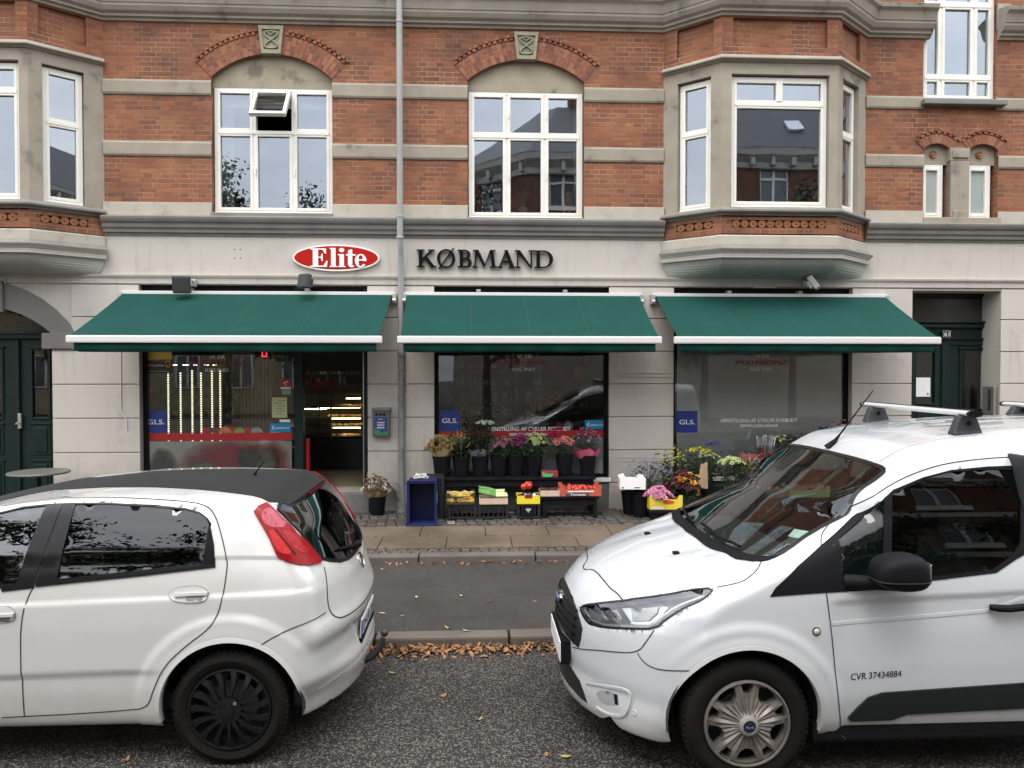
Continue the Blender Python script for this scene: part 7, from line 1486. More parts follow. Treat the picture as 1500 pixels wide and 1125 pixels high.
    def well(s, cx, cz, r, m=None):
        for sd in (-1, 1):
            mb = MB(); o = V(s.o); n = 26; w0 = s.hwid-.02; w1 = s.hwid-.30; a0, a1 = R(-8), R(188); vs = []
            for i in range(n+1):
                a = a0+(a1-a0)*i/n
                for y in (w0, w1): vs.append(V((cx+(r+.012)*cos(a), sd*y, cz+(r+.012)*sin(a)))+o)
            mb.mesh(vs, [(2*i, 2*i+1, 2*i+3, 2*i+2) for i in range(n)]); mb.mesh([V((cx+(r+.012)*cos(a0+(a1-a0)*i/n), sd*w1, cz+(r+.012)*sin(a0+(a1-a0)*i/n)))+o for i in range(n+1)]+[V((cx-.38, sd*w1, .24))+o, V((cx+.38, sd*w1, .24))+o], [tuple(range(n+3))]); mb.build('wheel_well', INT, s.root)
    def archlip(s, cx, cz, r, m, w=.022, sides=(-1, 1), zmin=.24):
        for sd in sides:
            a0 = math.asin(min(.99, (zmin-cz)/r)); n = 46; P2 = []
            for i in range(n+1): a = a0+(pi-2*a0)*i/n; P2.append(a)
            mb = MB(); o = V(s.o); vs = []
            for a in P2:
                q = np.array([[cx+(r+w)*cos(a), cz+(r+w)*sin(a)], [cx+(r-.001)*cos(a), cz+(r-.001)*sin(a)]]); q[:, 1] = np.maximum(q[:, 1], max(s.zbot+.012, .0)); p = s.proj(q, 'side', sd); nn = s.nrm(p); p0 = p[0]+nn[0]*.0025; p1 = p[1]+nn[1]*.007
                vs += [V(p[0])+o, V(p0)+o, V(p1)+o, V(p1+np.array([cos(a)*-.004, -sd*.012, sin(a)*-.004]))+o, V(np.array([p1[0], p1[1]-sd*.05, p1[2]]))+o]
            mb.mesh(vs, [(5*i+k, 5*i+k+1, 5*i+6+k, 5*i+5+k) for i in range(n) for k in range(4)]); mb.build('wheel_arch', m, s.root, smooth=50)
def wheel(root, o, x, yside, r, wd, rimr, style, m_rim, sd=-1):
    """sd=-1: outer face towards the camera"""
    c = V(o)+V((x, yside, r)); w_ = bpy.data.objects.new('wheel', None); COL.objects.link(w_); w_.parent = root; w_.location = c-V(root.location); w_.rotation_euler = (0, 0, 0 if sd < 0 else pi)
    def B(mb, nm, m_, par, **k):
        ob = mb.build(nm, m_, None, **k); ob.parent = par; return ob
    t = MB(); h = wd; pr = [(rimr-.012, .02), (rimr, .004), (rimr+.012, -.004), ((rimr+r)/2, -.012), (r-.03, -.006), (r-.012, .010), (r-.003, .03), (r, .055), (r, h-.05), (r-.012, h-.01), (rimr+.02, h+.005), (rimr-.01, h-.02)]
    t.lathe(pr, (0, 0, 0), 'y', 72); 
    for k in range(64):
        a = 2*pi*k/64; T = Matrix.Rotation(a, 4, 'Y'); t.bbox(-.010, .010, .012, .055, r-.012, r+.001, .003, T)
    for g in range(3): pass
    tyre = B(t, 'tyre', RUB, w_, smooth=35)
    rm = MB(); rm.lathe([(rimr+.004, .012), (rimr-.004, .006), (rimr-.012, .014), (rimr-.016, .05), (rimr-.03, .16)], (0, 0, 0), 'y', 64); rm.lathe([(0, .11), (rimr-.03, .12)], (0, 0, 0), 'y', 40)
    B(rm, 'inner_rim', mat('inner_rim', (.02, .02, .02), .5), w_, smooth=40)
    d = MB(); d.lathe([(0, .07), (rimr*.62, .07), (rimr*.62, .085), (0, .085)], (0, 0, 0), 'y', 40); B(d, 'brake_disc', mat('disc_metal', (.09, .085, .08), .5, metal=.6), w_)
    cap = MB()
    if style == 'van':
        ro = rimr-.006; holes = []; k5 = 5
        def pol(r_, a): return (r_*sin(a), r_*cos(a))
        for k in range(5):
            a = 2*pi*k/5+R(36)
            holes.append([pol(ro*.60, a-.10), pol(ro*.67, a-.24), pol(ro*.90, a-.30), pol(ro*.94, a-.12), pol(ro*.94, a+.12), pol(ro*.90, a+.30), pol(ro*.67, a+.24), pol(ro*.60, a+.10), pol(ro*.57, a)])
            a = 2*pi*k/5; holes.append([pol(ro*.71, a-.10), pol(ro*.93, a-.175), pol(ro*.945, a), pol(ro*.93, a+.175), pol(ro*.71, a+.10)])
        d2 = [pol(ro, 2*pi*i/80) for i in range(80)]; loops = [d2]+holes; flat = [V(p) for l in loops for p in l]; ed = []; b = 0
        for l in loops: ed += [(b+i, b+(i+1) % len(l)) for i in range(len(l))]; b += len(l)
        g = []
        for rr in np.linspace(ro*.12, ro*.95, 9):
            for k in range(60):
                p = pol(rr, 2*pi*k/60); g.append(V(p))
        vs, es, fs, *_ = delaunay_2d_cdt(flat+g, ed, [], 0, 1e-6); A = [(v_.x, v_.y) for v_ in vs]
        def inp(p, poly):
            r_ = False
            for i in range(len(poly)):
                a, b_ = poly[i], poly[(i+1) % len(poly)]
                if (a[1] > p[1]) != (b_[1] > p[1]) and p[0] < (b_[0]-a[0])*(p[1]-a[1])/(b_[1]-a[1])+a[0]: r_ = not r_
            return r_
        def dep(p):
            rr = math.hypot(*p); a = math.atan2(p[0], p[1]); s5 = abs(((a/(2*pi/5)) % 1)-.5)*2   # 1 at spoke axis
            y = -.004-.022*(1-(rr/ro)**2)+.010*sst(.0, .5, abs(s5-.72)/.28)*(1 if rr > ro*.25 else 0)
            return y+(.006*abs(sin(a*15)) if ro*.28 < rr < ro*.7 else 0)
        ff = [f for f in fs if (lambda c_: not any(inp(c_, hp) for hp in holes) and math.hypot(*c_) < ro)((sum(A[i][0] for i in f)/len(f), sum(A[i][1] for i in f)/len(f)))]
        cap.mesh([(p[0], dep(p), p[1]) for p in A], [tuple(f) for f in ff])
        for hp in holes: n = len(hp); cap.mesh([(p[0], dep(p), p[1]) for p in hp]+[(p[0]*.985, .045, p[1]*.985) for p in hp], [(i, (i+1) % n, n+(i+1) % n, n+i) for i in range(n)])
        cap.lathe([(ro+.006, .0), (ro+.004, -.012), (ro-.004, -.015), (ro-.008, -.004)], (0, 0, 0), 'y', 64)
        co = B(cap, 'hubcap', m_rim, w_, smooth=32)
        hb = MB(); hb.lathe([(.052, -.020), (.046, -.038), (.034, -.043), (.033, -.036), (0, -.036)], (0, 0, 0), 'y', 32); B(hb, 'hub_ring', mat('hub_silver', (.36, .34, .32), .3, metal=.5), w_, smooth=40)
        bg_ = MB(); bg_.lathe([(.031, -.036), (.030, -.040), (0, -.042)], (0, 0, 0), 'y', 28); bo = B(bg_, 'centre_badge', mat('badge_blue', (.004, .008, .03), .2, coat=.8), w_, smooth=40)
        tx = MB(); text_mb(tx, 'Ford', 0, -.007, .014, -.0435, wid=.036); B(tx, 'badge_script', mat('badge_script', (.25, .27, .32), .3), w_)
    else:
        ro = rimr-.004; n = 15
        for k in range(n):
            a = 2*pi*k/n+.1; pts = []; sw = .16
            for j in range(7): u = j/6; rr = ro*(.30+.68*u); aa = a+sw*sin(u*pi)*.55; pts.append((rr*sin(aa), -.026+.022*u*u-.004*sin(u*pi), rr*cos(aa)))
            for j in range(6):
                p, q = V(pts[j]), V(pts[j+1]); d_ = (q-p).normalized(); sd_ = d_.cross(V((0, 1, 0))).normalized(); w0, w1 = .0055+.010*(j/6)**1.5, .0055+.010*((j+1)/6)**1.5
                cap.mesh([p-sd_*w0, p+sd_*w0, q+sd_*w1, q-sd_*w1, p-sd_*w0*1.7+V((0, .02, 0)), p+sd_*w0*1.7+V((0, .02, 0)), q+sd_*w1*1.6+V((0, .02, 0)), q-sd_*w1*1.6+V((0, .02, 0))], [(0, 1, 2, 3), (4, 5, 1, 0), (1, 5, 6, 2), (3, 2, 6, 7), (0, 3, 7, 4)])
        cap.lathe([(ro*.34, -.008), (ro*.32, -.026), (ro*.2, -.030), (0, -.028)], (0, 0, 0), 'y', 40); cap.lathe([(ro+.004, .0), (ro+.002, -.008), (ro-.006, -.010), (ro-.014, .005), (ro-.014, .02)], (0, 0, 0), 'y', 72)
        B(cap, 'hubcap', m_rim, w_, smooth=30)
        for k in range(4): a = 2*pi*k/4+.7; nb = MB(); nb.lathe([(.011, -.018), (.010, -.036), (0, -.038)], (ro*.27*sin(a), 0, ro*.27*cos(a)), 'y', 10); B(nb, 'wheel_nut', CHROME if k == 0 else TRIMG, w_, smooth=40)
        hb = MB(); hb.lathe([(.03, -.026), (.028, -.038), (0, -.040)], (0, 0, 0), 'y', 24); B(hb, 'hub_cover', TRIMG, w_, smooth=40)
    return w_
def seat(root, o, x, y, m):
    mb = MB(); o = V(o); T = Matrix.Translation(o+V((x, y, .55))); mb.bbox(-.25, .27, -.24, .24, -.1, .06, .06, T); T2 = T @ Matrix.Translation((.25, 0, 0)) @ Matrix.Rotation(R(14), 4, 'Y'); mb.bbox(-.06, .08, -.24, .24, 0, .58, .06, T2); mb.bbox(-.04, .05, -.13, .13, .62, .80, .04, T2)
    return mb.build('seat', m, root, smooth=40)
# ------------------------------------------------------------ hatchback on the left
T1 = spl([-3.35, -3.2, -3.0, -2.6, -2.36, -2.28, -1.76, -1.55, -1.32, -.875, -.6, -.3, .0, .12, .22, .5], [.66, .76, .87, .98, 1.02, 1.05, 1.295, 1.342, 1.385, 1.425, 1.432, 1.428, 1.414, 1.402, 1.372, 1.23], .035)
W1 = spl([.15, .25, .4, .55, .75, .9, 1.0, 1.06, 1.2, 1.35, 1.45], [.77, .815, .832, .838, .842, .836, .820, .802, .745, .678, .625], .028)
XR1 = spl([.15, .25, .34, .42, .48, .58, .65, .70, .75, .9, .97, 1.2, 1.38, 1.45], [.59, .61, .635, .632, .598, .596, .632, .628, .606, .565, .535, .40, .255, .17], .014)
XF1 = spl([.2, .4, .6, .75, .9], [-3.26, -3.33, -3.32, -3.2, -2.95], .05)
def crease1(x): return .87+.03*(x+1)/1.0*.6
def F1(x, y, z):
    a = np.abs(y); r = np.hypot(x, z-.305); rf = np.hypot(x+2.51, z-.305)
    fl = np.maximum(.014*(1-sst(.470, .520, r))+.005*(1-sst(.39, .46, r)), .014*(1-sst(.470, .520, rf)))
    W = W1(z)*(1-.030*sst(-.0, .65, x)-.05*sst(-2.2, -3.3, x)*0)-.010*sst(0, .022, z-(.885+.03*(x+.6)))*(z < 1.1)-.012*sst(0.012, -.012, z-(.50+.02*(x+1)))*sst(-.28, -.50, x)+fl
    side = a-W
    dT = (T1(x+.01)-T1(x-.01))/.02; top = (z-T1(x)+.018*(a/.6)**2.2*sst(1.0, 1.3, z)+.05*(a/.8)**2*(1-sst(1.0, 1.3, z)))/np.sqrt(1+dT**2)
    c = .34-.14*sst(.28, .5, z)-.05*sst(.70, 1.0, z); dR = (XR1(z+.01)-XR1(z-.01))/.02; rear = (x-XR1(z)+c*(a/.84)**2.5)/np.sqrt(1+dR**2)
    front = (XF1(z)+.35*(a/.84)**2.3-x)
    v = smax(side, top, .042); v = smax(v, rear, .075); v = smax(v, front, .12); return smax(v, .20-z, .04)
Y1 = 4.87; O1 = (at(337, 1042, 4.04).x, Y1, 0)
hb = thing('hatchback_car', 'white hatchback with a matt black roof and black wheels, parked at the left', 'car', O1)
C1 = Car(F1, O1, hb, (-3.45, .80, .95, -.25, 1.6)); C1.zbot = .20; C1.hwid = .84
RA1 = (0.0, .305, .368)
px1 = lambda pts: C1.px(pts)
s2 = lambda pts: [tuple(p) for p in C1.to2(C1.px(pts), 'side')]
blackR = s2([(94, 737.5), (110, 737), (159, 736.5), (227, 741), (272, 744.5), (292, 750), (304, 759), (309.5, 776), (314, 799), (315.6, 826), (315, 830), (204, 842.5), (113, 851.5), (53, 857)])
glassR = s2([(111, 739), (159, 738.5), (227, 743), (271, 747), (290, 752), (301, 760), (306, 768), (297, 825), (204, 835.5), (84, 848)])
blackF = s2([(93, 737.5), (70, 738.8), (34, 742.5), (3, 750)])+[(-1.95, 1.22), (-2.25, 1.06), (-2.36, .98), (-2.2, .955)]+s2([(3, 862), (50, 857.5)])
glassF = s2([(68, 741), (34, 744.5), (3, 752)])+[(-1.92, 1.20), (-2.2, 1.05), (-2.2, .985)]+s2([(3, 856), (25, 853.5)])
P_rg = C1.px([(398, 740), (424, 764), (448, 790), (466, 812), (474, 819)]); ex = lambda P: [(p[1], p[2]) for p in P]
nearE = ex(P_rg); 
ng = [(float(p[1]), float(p[2])) for p in C1.px([(399, 742), (424, 765), (448, 791), (466, 813), (473, 820)])]+[(-.35, .965)]; rg_poly = ng+[(0, .95)]+[(-a, b) for a, b in ng[::-1]]+[(.3, 1.352), (0, 1.36), (-.3, 1.352)]
ws = [(-2.24, -.62), (-2.33, 0), (-2.24, .62), (-1.66, .54), (-1.60, 0), (-1.66, -.54)]
shr = lambda poly, k=.012: (lambda A: [tuple(p) for p in (A+(A.mean(0)-A)/np.linalg.norm(A.mean(0)-A, axis=1)[:, None]*k)])(np.array(poly))
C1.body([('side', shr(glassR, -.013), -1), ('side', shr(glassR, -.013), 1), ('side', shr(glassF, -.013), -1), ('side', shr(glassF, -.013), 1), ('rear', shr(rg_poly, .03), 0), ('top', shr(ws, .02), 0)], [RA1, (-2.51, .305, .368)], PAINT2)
for c_ in (RA1, (-2.51, .305, .368)): C1.well(*c_); C1.archlip(*c_, PAINT2)
def multi_patch(car, outer, inners, m_, off=.003, nm='window_surround'):
    for sd in (-1, 1): car.patch(nm, outer, 'side', off, m_, side=sd, th=.0015, h=.03, holes=inners, back=.022)
multi_patch(C1, blackR, [glassR], TRIMG); multi_patch(C1, blackF, [glassF], TRIMG)
C1.line('pillar_gap_trim', s2([(93.5, 739), (72, 800), (53, 856)]), 'side', .034, .0012, TRIMG); C1.both(C1.patch, 'side_window', glassR, 'side', -.004, CGLD); C1.both(C1.patch, 'side_window', glassF, 'side', -.004, CGL)
C1.patch('rear_window', rg_poly, 'rear', .002, glass('rear_glass', (.10, .12, .12), 1.6, .05), smooth_pts=1); C1.patch('windscreen', ws, 'top', .002, WSC)
C1.line('rear_window_seal', rg_poly, 'rear', .022, .004, TRIMG, closed=True, smooth_pts=1)
C1.patch('black_quarter_trim', s2([(307, 768), (309.5, 776), (313, 799), (314.5, 825), (298.5, 826.5)]), 'side', .0045, TRIM, th=.002)
# matt black roof
rpp = C1.px([(80, 718), (160, 714), (240, 714.5), (320, 720), (372, 727), (394, 736)]); rp = [(-1.80, -.50), (-1.55, -.52)]+[(float(p[0]), max(-.60, float(p[1]))) for p in rpp]+[(.20, -.52), (.25, -.48), (.27, -.3), (.28, 0)]
C1.patch('black_roof', rp+[(a, -b) for a, b in rp[::-1][1:]]+[(-1.70, .3), (-1.72, 0), (-1.70, -.3)], 'top', .003, MATTE, th=.001, h=.03)
sp = MB(); o = V(O1); n = 20; vs = []
for k in range(n+1):
    y = -.50+1.0*k/n; e = (abs(y)/.5)**2.2; vs += [V((.20-.03*e, y, 1.398-.035*e))+o, V((.285-.05*e, y, 1.368-.035*e))+o, V((.282-.05*e, y, 1.345-.035*e))+o, V((.20-.03*e, y, 1.34-.03*e))+o]
sp.mesh(vs, [(4*k+j, 4*k+(j+1) % 4, 4*k+4+(j+1) % 4, 4*k+4+j) for k in range(n) for j in range(4)]+[(0, 1, 2, 3), (4*n+3, 4*n+2, 4*n+1, 4*n)]); sp.build('spoiler', MATTE, hb, smooth=40)
m = MB(); m.bbox(O1[0]+.262, O1[0]+.290, Y1-.19, Y1+.19, 1.338, 1.356, .006); m.build('third_brake_light', TLD, hb)
# tail lights
tlp = [(372, 750), (378, 742), (390, 737.5), (400, 746), (424, 770), (448, 794), (468, 818), (470, 824), (466, 826), (420, 823), (408, 818), (394, 788)]
TP = C1.px(tlp); tl2 = [tuple(p) for p in C1.to2(TP, 'side')]
C1.both(C1.patch, 'tail_light', tl2, 'side', .001, TL, th=.010, h=.03)
tl3 = lambda pts: [tuple(p) for p in C1.to2(C1.px(pts), 'side')]
C1.both(C1.patch, 'light_lens', tl3([(382, 755), (387, 747), (394, 744.5), (400, 749), (424, 773), (390, 771)]), 'side', .0115, TLP, h=.02, smooth_pts=1)
C1.both(C1.patch, 'light_lens', tl3([(393, 778), (404, 776), (420, 800), (428, 812), (412, 812), (404, 801)]), 'side', .0115, mat('tail_bright', (.40, .010, .009), .3, coat=.06, spec=.2, var=.4, vs=50), h=.02, smooth_pts=1)
C1.both(C1.patch, 'light_lens', tl3([(411, 777), (426, 779), (445, 800), (452, 811), (436, 810)]), 'side', .0115, mat('tail_mid', (.30, .008, .012), .3, coat=.06, spec=.2, var=.4, vs=50), h=.02, smooth_pts=1)
C1.both(C1.line, 'light_divider', tl3([(403, 776), (418, 795), (432, 813)]), 'side', .012, .0125, TLD)
# panel gaps
g1 = dict(w=.006, off=.0022, m=GAP)
def gl1(pts, nm='door_gap', car=C1, **k): car.both(car.line, nm, [tuple(p) for p in car.to2(car.px(pts), 'side')], 'side', .0055, .0024, GAP, **k)
gl1([(95, 727.5), (159, 728), (227, 731), (283, 735.5), (304, 741), (315, 753.5), (324, 781), (332, 817), (333, 834), (328, 867), (321, 896), (308, 920), (272, 946), (240, 976), (224, 1012), (219, 1030), (210, 1037), (192, 1040), (100, 1046), (36, 1049)])
gl1([(94.5, 728), (72, 795), (52, 856), (40, 876), (30, 920), (31, 984), (36, 1049)]); gl1([(94, 728), (50, 733), (3, 742)]); gl1([(36, 1049), (3, 1051)])
gl1([(373, 951), (400, 933), (440, 915), (477, 897)], 'bumper_gap')
tg = [(-.60, 1.0), (-.64, .93), (-.665, .84), (-.66, .76), (-.62, .715), (-.55, .695), (-.3, .685), (0, .683), (.3, .685), (.55, .695), (.62, .715), (.66, .76), (.665, .84), (.64, .93), (.60, 1.0)]
C1.line('tailgate_gap', tg, 'rear', .007, .0025, GAP)
C1.both(C1.patch, 'window_strip', s2([(315.5, 826.5), (316, 831), (204, 844), (113, 853), (53, 859.5), (53, 856), (113, 850), (204, 841)]), 'side', .003, TRIM, th=.005)
C1.line('window_strip', s2([(3, 864.5), (51, 859)]), 'side', .016, .003, TRIM, raise_=.004)
# handles
for pts in (((245, 874), (252, 864), (268, 859), (290, 858), (301, 862), (306, 870), (302, 879), (290, 883), (262, 882)), ((-30, 904), (-20, 893), (0, 888.5), (15, 888), (22, 895), (24, 904), (18, 910), (-5, 913), (-25, 911))):
    q = s2([p for p in pts]); h_ = C1.patch('door_handle', q, 'side', .0, PAINT2, th=.006, h=.02, smooth_pts=2); C1.line('handle_gap', q, 'side', .004, .003, GAP, closed=True, parent=h_)
    A = np.array(q); cx, cz = A.mean(0); wq = (A[:, 0].max()-A[:, 0].min())/2
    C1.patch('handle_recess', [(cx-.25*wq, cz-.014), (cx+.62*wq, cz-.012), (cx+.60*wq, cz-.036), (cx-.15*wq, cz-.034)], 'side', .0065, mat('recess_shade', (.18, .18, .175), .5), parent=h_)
    C1.line('handle_bar', [(cx-.75*wq, cz-.006), (cx, cz+.000), (cx+.85*wq, cz+.002)], 'side', .018, .006, PAINT2, parent=h_, raise_=.014)
# badge, plate, wiper, aerial, tow bar
def on_rear(car, y, z, off=0): p = car.proj([(y, z)], 'rear')[0]; return p+car.nrm([p])[0]*off
p = V(on_rear(C1, 0, .885)); nn = V(C1.nrm([p])[0]); T = Matrix.Translation(p+V(O1)) @ nn.to_track_quat('Z', 'Y').to_matrix().to_4x4()
m = MB(T); m.lathe([(.052, -.003), (.052, .006), (.046, .009), (.044, .006), (0, .006)], n=32); b_ = m.build('badge', CHROME, hb, smooth=35); m = MB(T); m.lathe([(.043, .0065), (0, .0095)], n=28); m.build('badge_centre', mat('badge_dark', (.03, .012, .02), .3, coat=.5), b_)
T = Matrix.Translation(V(O1)+V((.606, 0, .525))) @ Matrix.Rotation(R(90), 4, 'Z') @ Matrix.Rotation(R(4), 4, 'X')
m = MB(T); m.bbox(-.26, .26, -.006, .004, -.058, .058, .004); pl_ = m.build('number_plate', mat('plate_white', (.70, .70, .70), .4), hb)
m = MB(T); m.box(-.262, -.215, -.0075, -.0062, -.052, .052); m.build('plate_blue_band', mat('plate_blue', (.01, .03, .30), .4), pl_)
m = MB(T); text_mb(m, 'DH 80 283', .02, -.037, .075, -.0085, wid=.42, bold=.012); m.build('plate_characters', SBLACK, pl_)
m = MB(T); m.bbox(-.27, .27, -.016, .02, -.085, -.059, .004); m.build('plate_holder', TRIM, hb)
m = MB(); a = V(on_rear(C1, .02, .975, .02))+o; b = V(on_rear(C1, -.36, 1.035, .018))+o; m.tube([a, (a+b)/2+V((.01, 0, .0)), b], [.016, .011, .006], 8); m.ball(a, .025, 6); m.build('rear_wiper', TRIM, hb)
q = V(C1.px([(371, 697)])[0])+o; e_ = V(at(387, 676, q.y-.0)); m = MB(); m.tube([q-V((0, 0, .01)), q+(e_-q)*.25], [.016, .008], 8); m.tube([q+(e_-q)*.2, e_], [.006, .003], 6); m.ball(e_, .006, 4); m.build('aerial', TRIM, hb)
k_ = Y1-.12; bl = at(563, 927, k_); m = MB(); m.tube([(O1[0]+.45, k_, .30), at(530, 969, k_), at(545, 962, k_), at(557, 948, k_), at(561, 935, k_)], [.022, .022, .022, .020, .017], 10); m.ball(bl, .025, 8); m.build('tow_bar', mat('tow_black', (.02, .02, .02), .5), hb, smooth=50)
for sx in (-1,): pass
m = MB(); rc = C1.proj([(-.55, .34)], 'rear')[0]
# lower bumper crease
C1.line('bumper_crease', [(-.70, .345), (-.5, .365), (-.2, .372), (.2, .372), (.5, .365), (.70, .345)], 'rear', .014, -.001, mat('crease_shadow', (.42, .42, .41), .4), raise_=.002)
C1.line('rear_reflector', [(-.62, .345), (-.50, .362)], 'rear', .012, .001, mat('reflector_faded', (.45, .16, .17), .3))
UND = MB(); UND.bbox(O1[0]-3.2, O1[0]+.28, Y1-.62, Y1+.62, .19, .30, .02); UND.build('underbody', TRIM, hb)
HUBB = mat('black_hubcap', (.006, .006, .0065), .35, spec=.3)
for x in (0, -2.51):
    wheel(hb, O1, x, -.835, .305, .19, .219, 'hatch', HUBB); wheel(hb, O1, x, .835, .305, .19, .219, 'hatch', HUBB, sd=1)
for y in (-.36, .36): seat(hb, O1, -1.35, y, mat('seat_grey', (.05, .06, .058), .85))
m = MB(); m.bbox(O1[0]-.55, O1[0]-.35, Y1-.6, Y1+.6, .5, 1.05, .05); m.bbox(O1[0]-2.2, O1[0]-1.85, Y1-.68, Y1+.68, .6, .98, .05); m.bbox(O1[0]-2.2, O1[0]+.4, Y1-.7, Y1+.7, .25, .35, .02); m.build('interior', INT, hb)
# far-side door mirror seen through the front window
m = MB(); m.bbox(O1[0]-2.02, O1[0]-1.9, Y1+.86, Y1+1.04, .98, 1.12, .03); m.build('door_mirror', PAINT2, hb, smooth=40)
m = MB(); m.bbox(O1[0]-2.02, O1[0]-1.9, Y1-1.04, Y1-.86, .98, 1.12, .03); m.build('door_mirror', PAINT2, hb, smooth=40)
# ------------------------------------------------------------ delivery van on the right
T2 = spl([-.96, -.90, -.83, -.6, -.31, -.06, .0, .05, .3, .6, .83, .9, 1.0, 1.22, 1.46, 1.85, 2.4, 3.0, 3.5], [.60, .72, .83, .945, 1.045, 1.098, 1.12, 1.148, 1.285, 1.45, 1.585, 1.635, 1.70, 1.745, 1.775, 1.80, 1.812, 1.805, 1.78], .03)
W2 = spl([.15, .3, .45, .6, .8, .95, 1.05, 1.12, 1.3, 1.5, 1.6, 1.7, 1.8], [.80, .872, .90, .915, .916, .908, .893, .872, .815, .742, .70, .63, .52], .025)
XF2 = spl([.12, .17, .22, .3, .38, .45, .6, .68, .76, .86, .95, 1.05], [-.755, -.825, -.845, -.848, -.838, -.85, -.855, -.848, -.832, -.775, -.65, -.4], .014)
def F2(x, y, z):
    a = np.abs(y); r = np.hypot(x, z-.326); rr = np.hypot(x-2.66, z-.326)
    fl = np.maximum(.014*(1-sst(.475, .525, r))+.008*(1-sst(.405, .45, r)), .014*(1-sst(.475, .525, rr)))
    cz = .93+.035*(x-.4)
    W = W2(z)-.05*sst(.0, -.8, x)*(z > -1)+fl-.012*sst(-.012, .012, cz-z)*sst(.40, .52, x)*(1-sst(.05, .35, cz-z))-.006*np.exp(-((z-.62)/.12)**2)*sst(.35, .6, x)
    W = W-.012*sst(0, .02, z-(.53+.02*x))*0
    side = a-W
    dT = (T2(x+.01)-T2(x-.01))/.02; hood = 1-sst(-.1, .15, x); cr = .055*hood+.045*(1-hood); ridge = .012*np.exp(-((a-.56)/.05)**2)*hood*sst(-.85, -.4, x)-.010*np.exp(-((a-.30)/.10)**2)*hood*sst(-.9, -.3, x)
    groove = -.006*(np.exp(-((a-.12)/.02)**2)+np.exp(-((a-.36)/.02)**2))*sst(1.3, 1.5, x)
    top = (z-T2(x)+cr*(a/.8)**2.3-ridge-groove)/np.sqrt(1+dT**2)
    cf = .50; front = (XF2(z)+cf*(a/.90)**2.1-x)
    dR = 0; rear = x-(3.50-.10*sst(.9, 1.7, z))+.06*(a/.9)**4
    v = smax(side, top, .10+.0*x); v = smax(v, front, .10); v = smax(v, rear, .08); return smax(v, .235-.062*(1-sst(-.42, -.25, x))-z, .02)
Y2 = 4.605; O2 = (at(1095, 1068, 3.69).x, Y2, 0)
vn = thing('delivery_van', 'white panel van with black mirror and silver roof bars, parked at the right', 'van', O2)
C2 = Car(F2, O2, vn, (-1.0, 3.62, 1.02, -.25, 1.95)); C2.zbot = .165; C2.hwid = .91
v2 = lambda pts: [tuple(p) for p in C2.to2(C2.px(pts), 'side')]
blackS = v2([(1128, 874), (1136, 861), (1168, 830), (1203, 799), (1222, 783), (1265, 749), (1308, 717.5), (1351, 699.5), (1393, 688.5), (1447, 683.5), (1492, 682)])+[(1.62, 1.597), (1.645, 1.57), (1.60, 1.30), (1.53, 1.18)]+v2([(1487, 820), (1459, 839), (1359, 851), (1300, 863.5), (1250, 866), (1208, 868)])
glassA = v2([(1228, 790), (1262, 760), (1295, 733), (1294, 790), (1292, 838), (1262, 842), (1233, 843.5)])
glassB = v2([(1306, 724), (1351, 702.5), (1393, 691.5), (1447, 687.5), (1488, 688.5), (1494, 694), (1495, 750), (1494.5, 796), (1483, 814), (1455, 834.5), (1359, 845.5), (1304, 848)])
wn = C2.px([(1044, 803), (1080, 818), (1112, 823), (1128, 820), (1151, 808.5), (1188, 781), (1249, 736), (1297, 694), (1296, 685.5), (1281, 679.5)])
wsn = [(-.045, 0)]+[tuple(p[:2]) for p in wn if p[1] < -.08]+[(.85, 0)]
0 and print('windscreen', [tuple(round(float(c), 3) for c in p) for p in wn])
wsf = wsn+[(a, -b) for a, b in wsn[::-1][1:-1]]
hlp = [(848, 888.6), (866, 884), (914, 878.5), (967, 872.4), (1008, 864), (1047, 861), (1033, 876.7), (998, 892), (975, 907), (961, 921), (924, 920.5), (866, 916), (856, 906)]
hl2 = [tuple(p) for p in C2.to2(C2.px(hlp), 'side')]
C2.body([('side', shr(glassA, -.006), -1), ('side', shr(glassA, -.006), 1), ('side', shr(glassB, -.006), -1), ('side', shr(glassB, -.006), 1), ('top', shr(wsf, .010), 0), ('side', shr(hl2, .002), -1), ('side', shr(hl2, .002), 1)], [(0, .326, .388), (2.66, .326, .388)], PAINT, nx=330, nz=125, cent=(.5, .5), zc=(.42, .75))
for c_ in ((0, .326, .388), (2.66, .326, .388)): C2.well(*c_); C2.archlip(*c_, mat('arch_lip', (.42, .42, .41), .45), w=.018, zmin=.27)
multi_patch(C2, blackS, [glassA, glassB], TRIM)
VGL = glass('van_side_glass', (.20, .25, .235), .85, .005)
C2.both(C2.patch, 'quarter_window', glassA, 'side', -.004, VGL); C2.both(C2.patch, 'side_window', glassB, 'side', -.004, VGL)
C2.patch('windscreen', wsf, 'top', .0, WSC, h=.05)
C2.line('windscreen_seal', shr(wsf, .008), 'top', .026, .003, TRIMG, closed=True, smooth_pts=1)
cowl = [(-.05, 0)]+[(a-.005, b) for a, b in [tuple(p[:2]) for p in wn[:4]]]; lowy = [(q[0]+.085, q[1]*.985) for q in cowl][::-1]
C2.patch('cowl', cowl+lowy+[(a, -b) for a, b in (cowl+lowy)[::-1][1:-1]], 'top', .004, TRIM, h=.04) if 0 else None
cw = sorted([(abs(float(p[1])), float(p[0])) for p in wn[:4]]); cwy = [0]+[c[0] for c in cw]; cwx = [-.045]+[c[1] for c in cw]
ys_ = np.linspace(-cwy[-1], cwy[-1], 41); base = np.interp(np.abs(ys_), cwy, cwx)
C2.patch('cowl', [(b-.012, y) for b, y in zip(base, ys_)]+[(b+.048, y) for b, y in list(zip(base, ys_))[::-1]], 'top', .0055, TRIM, h=.04)
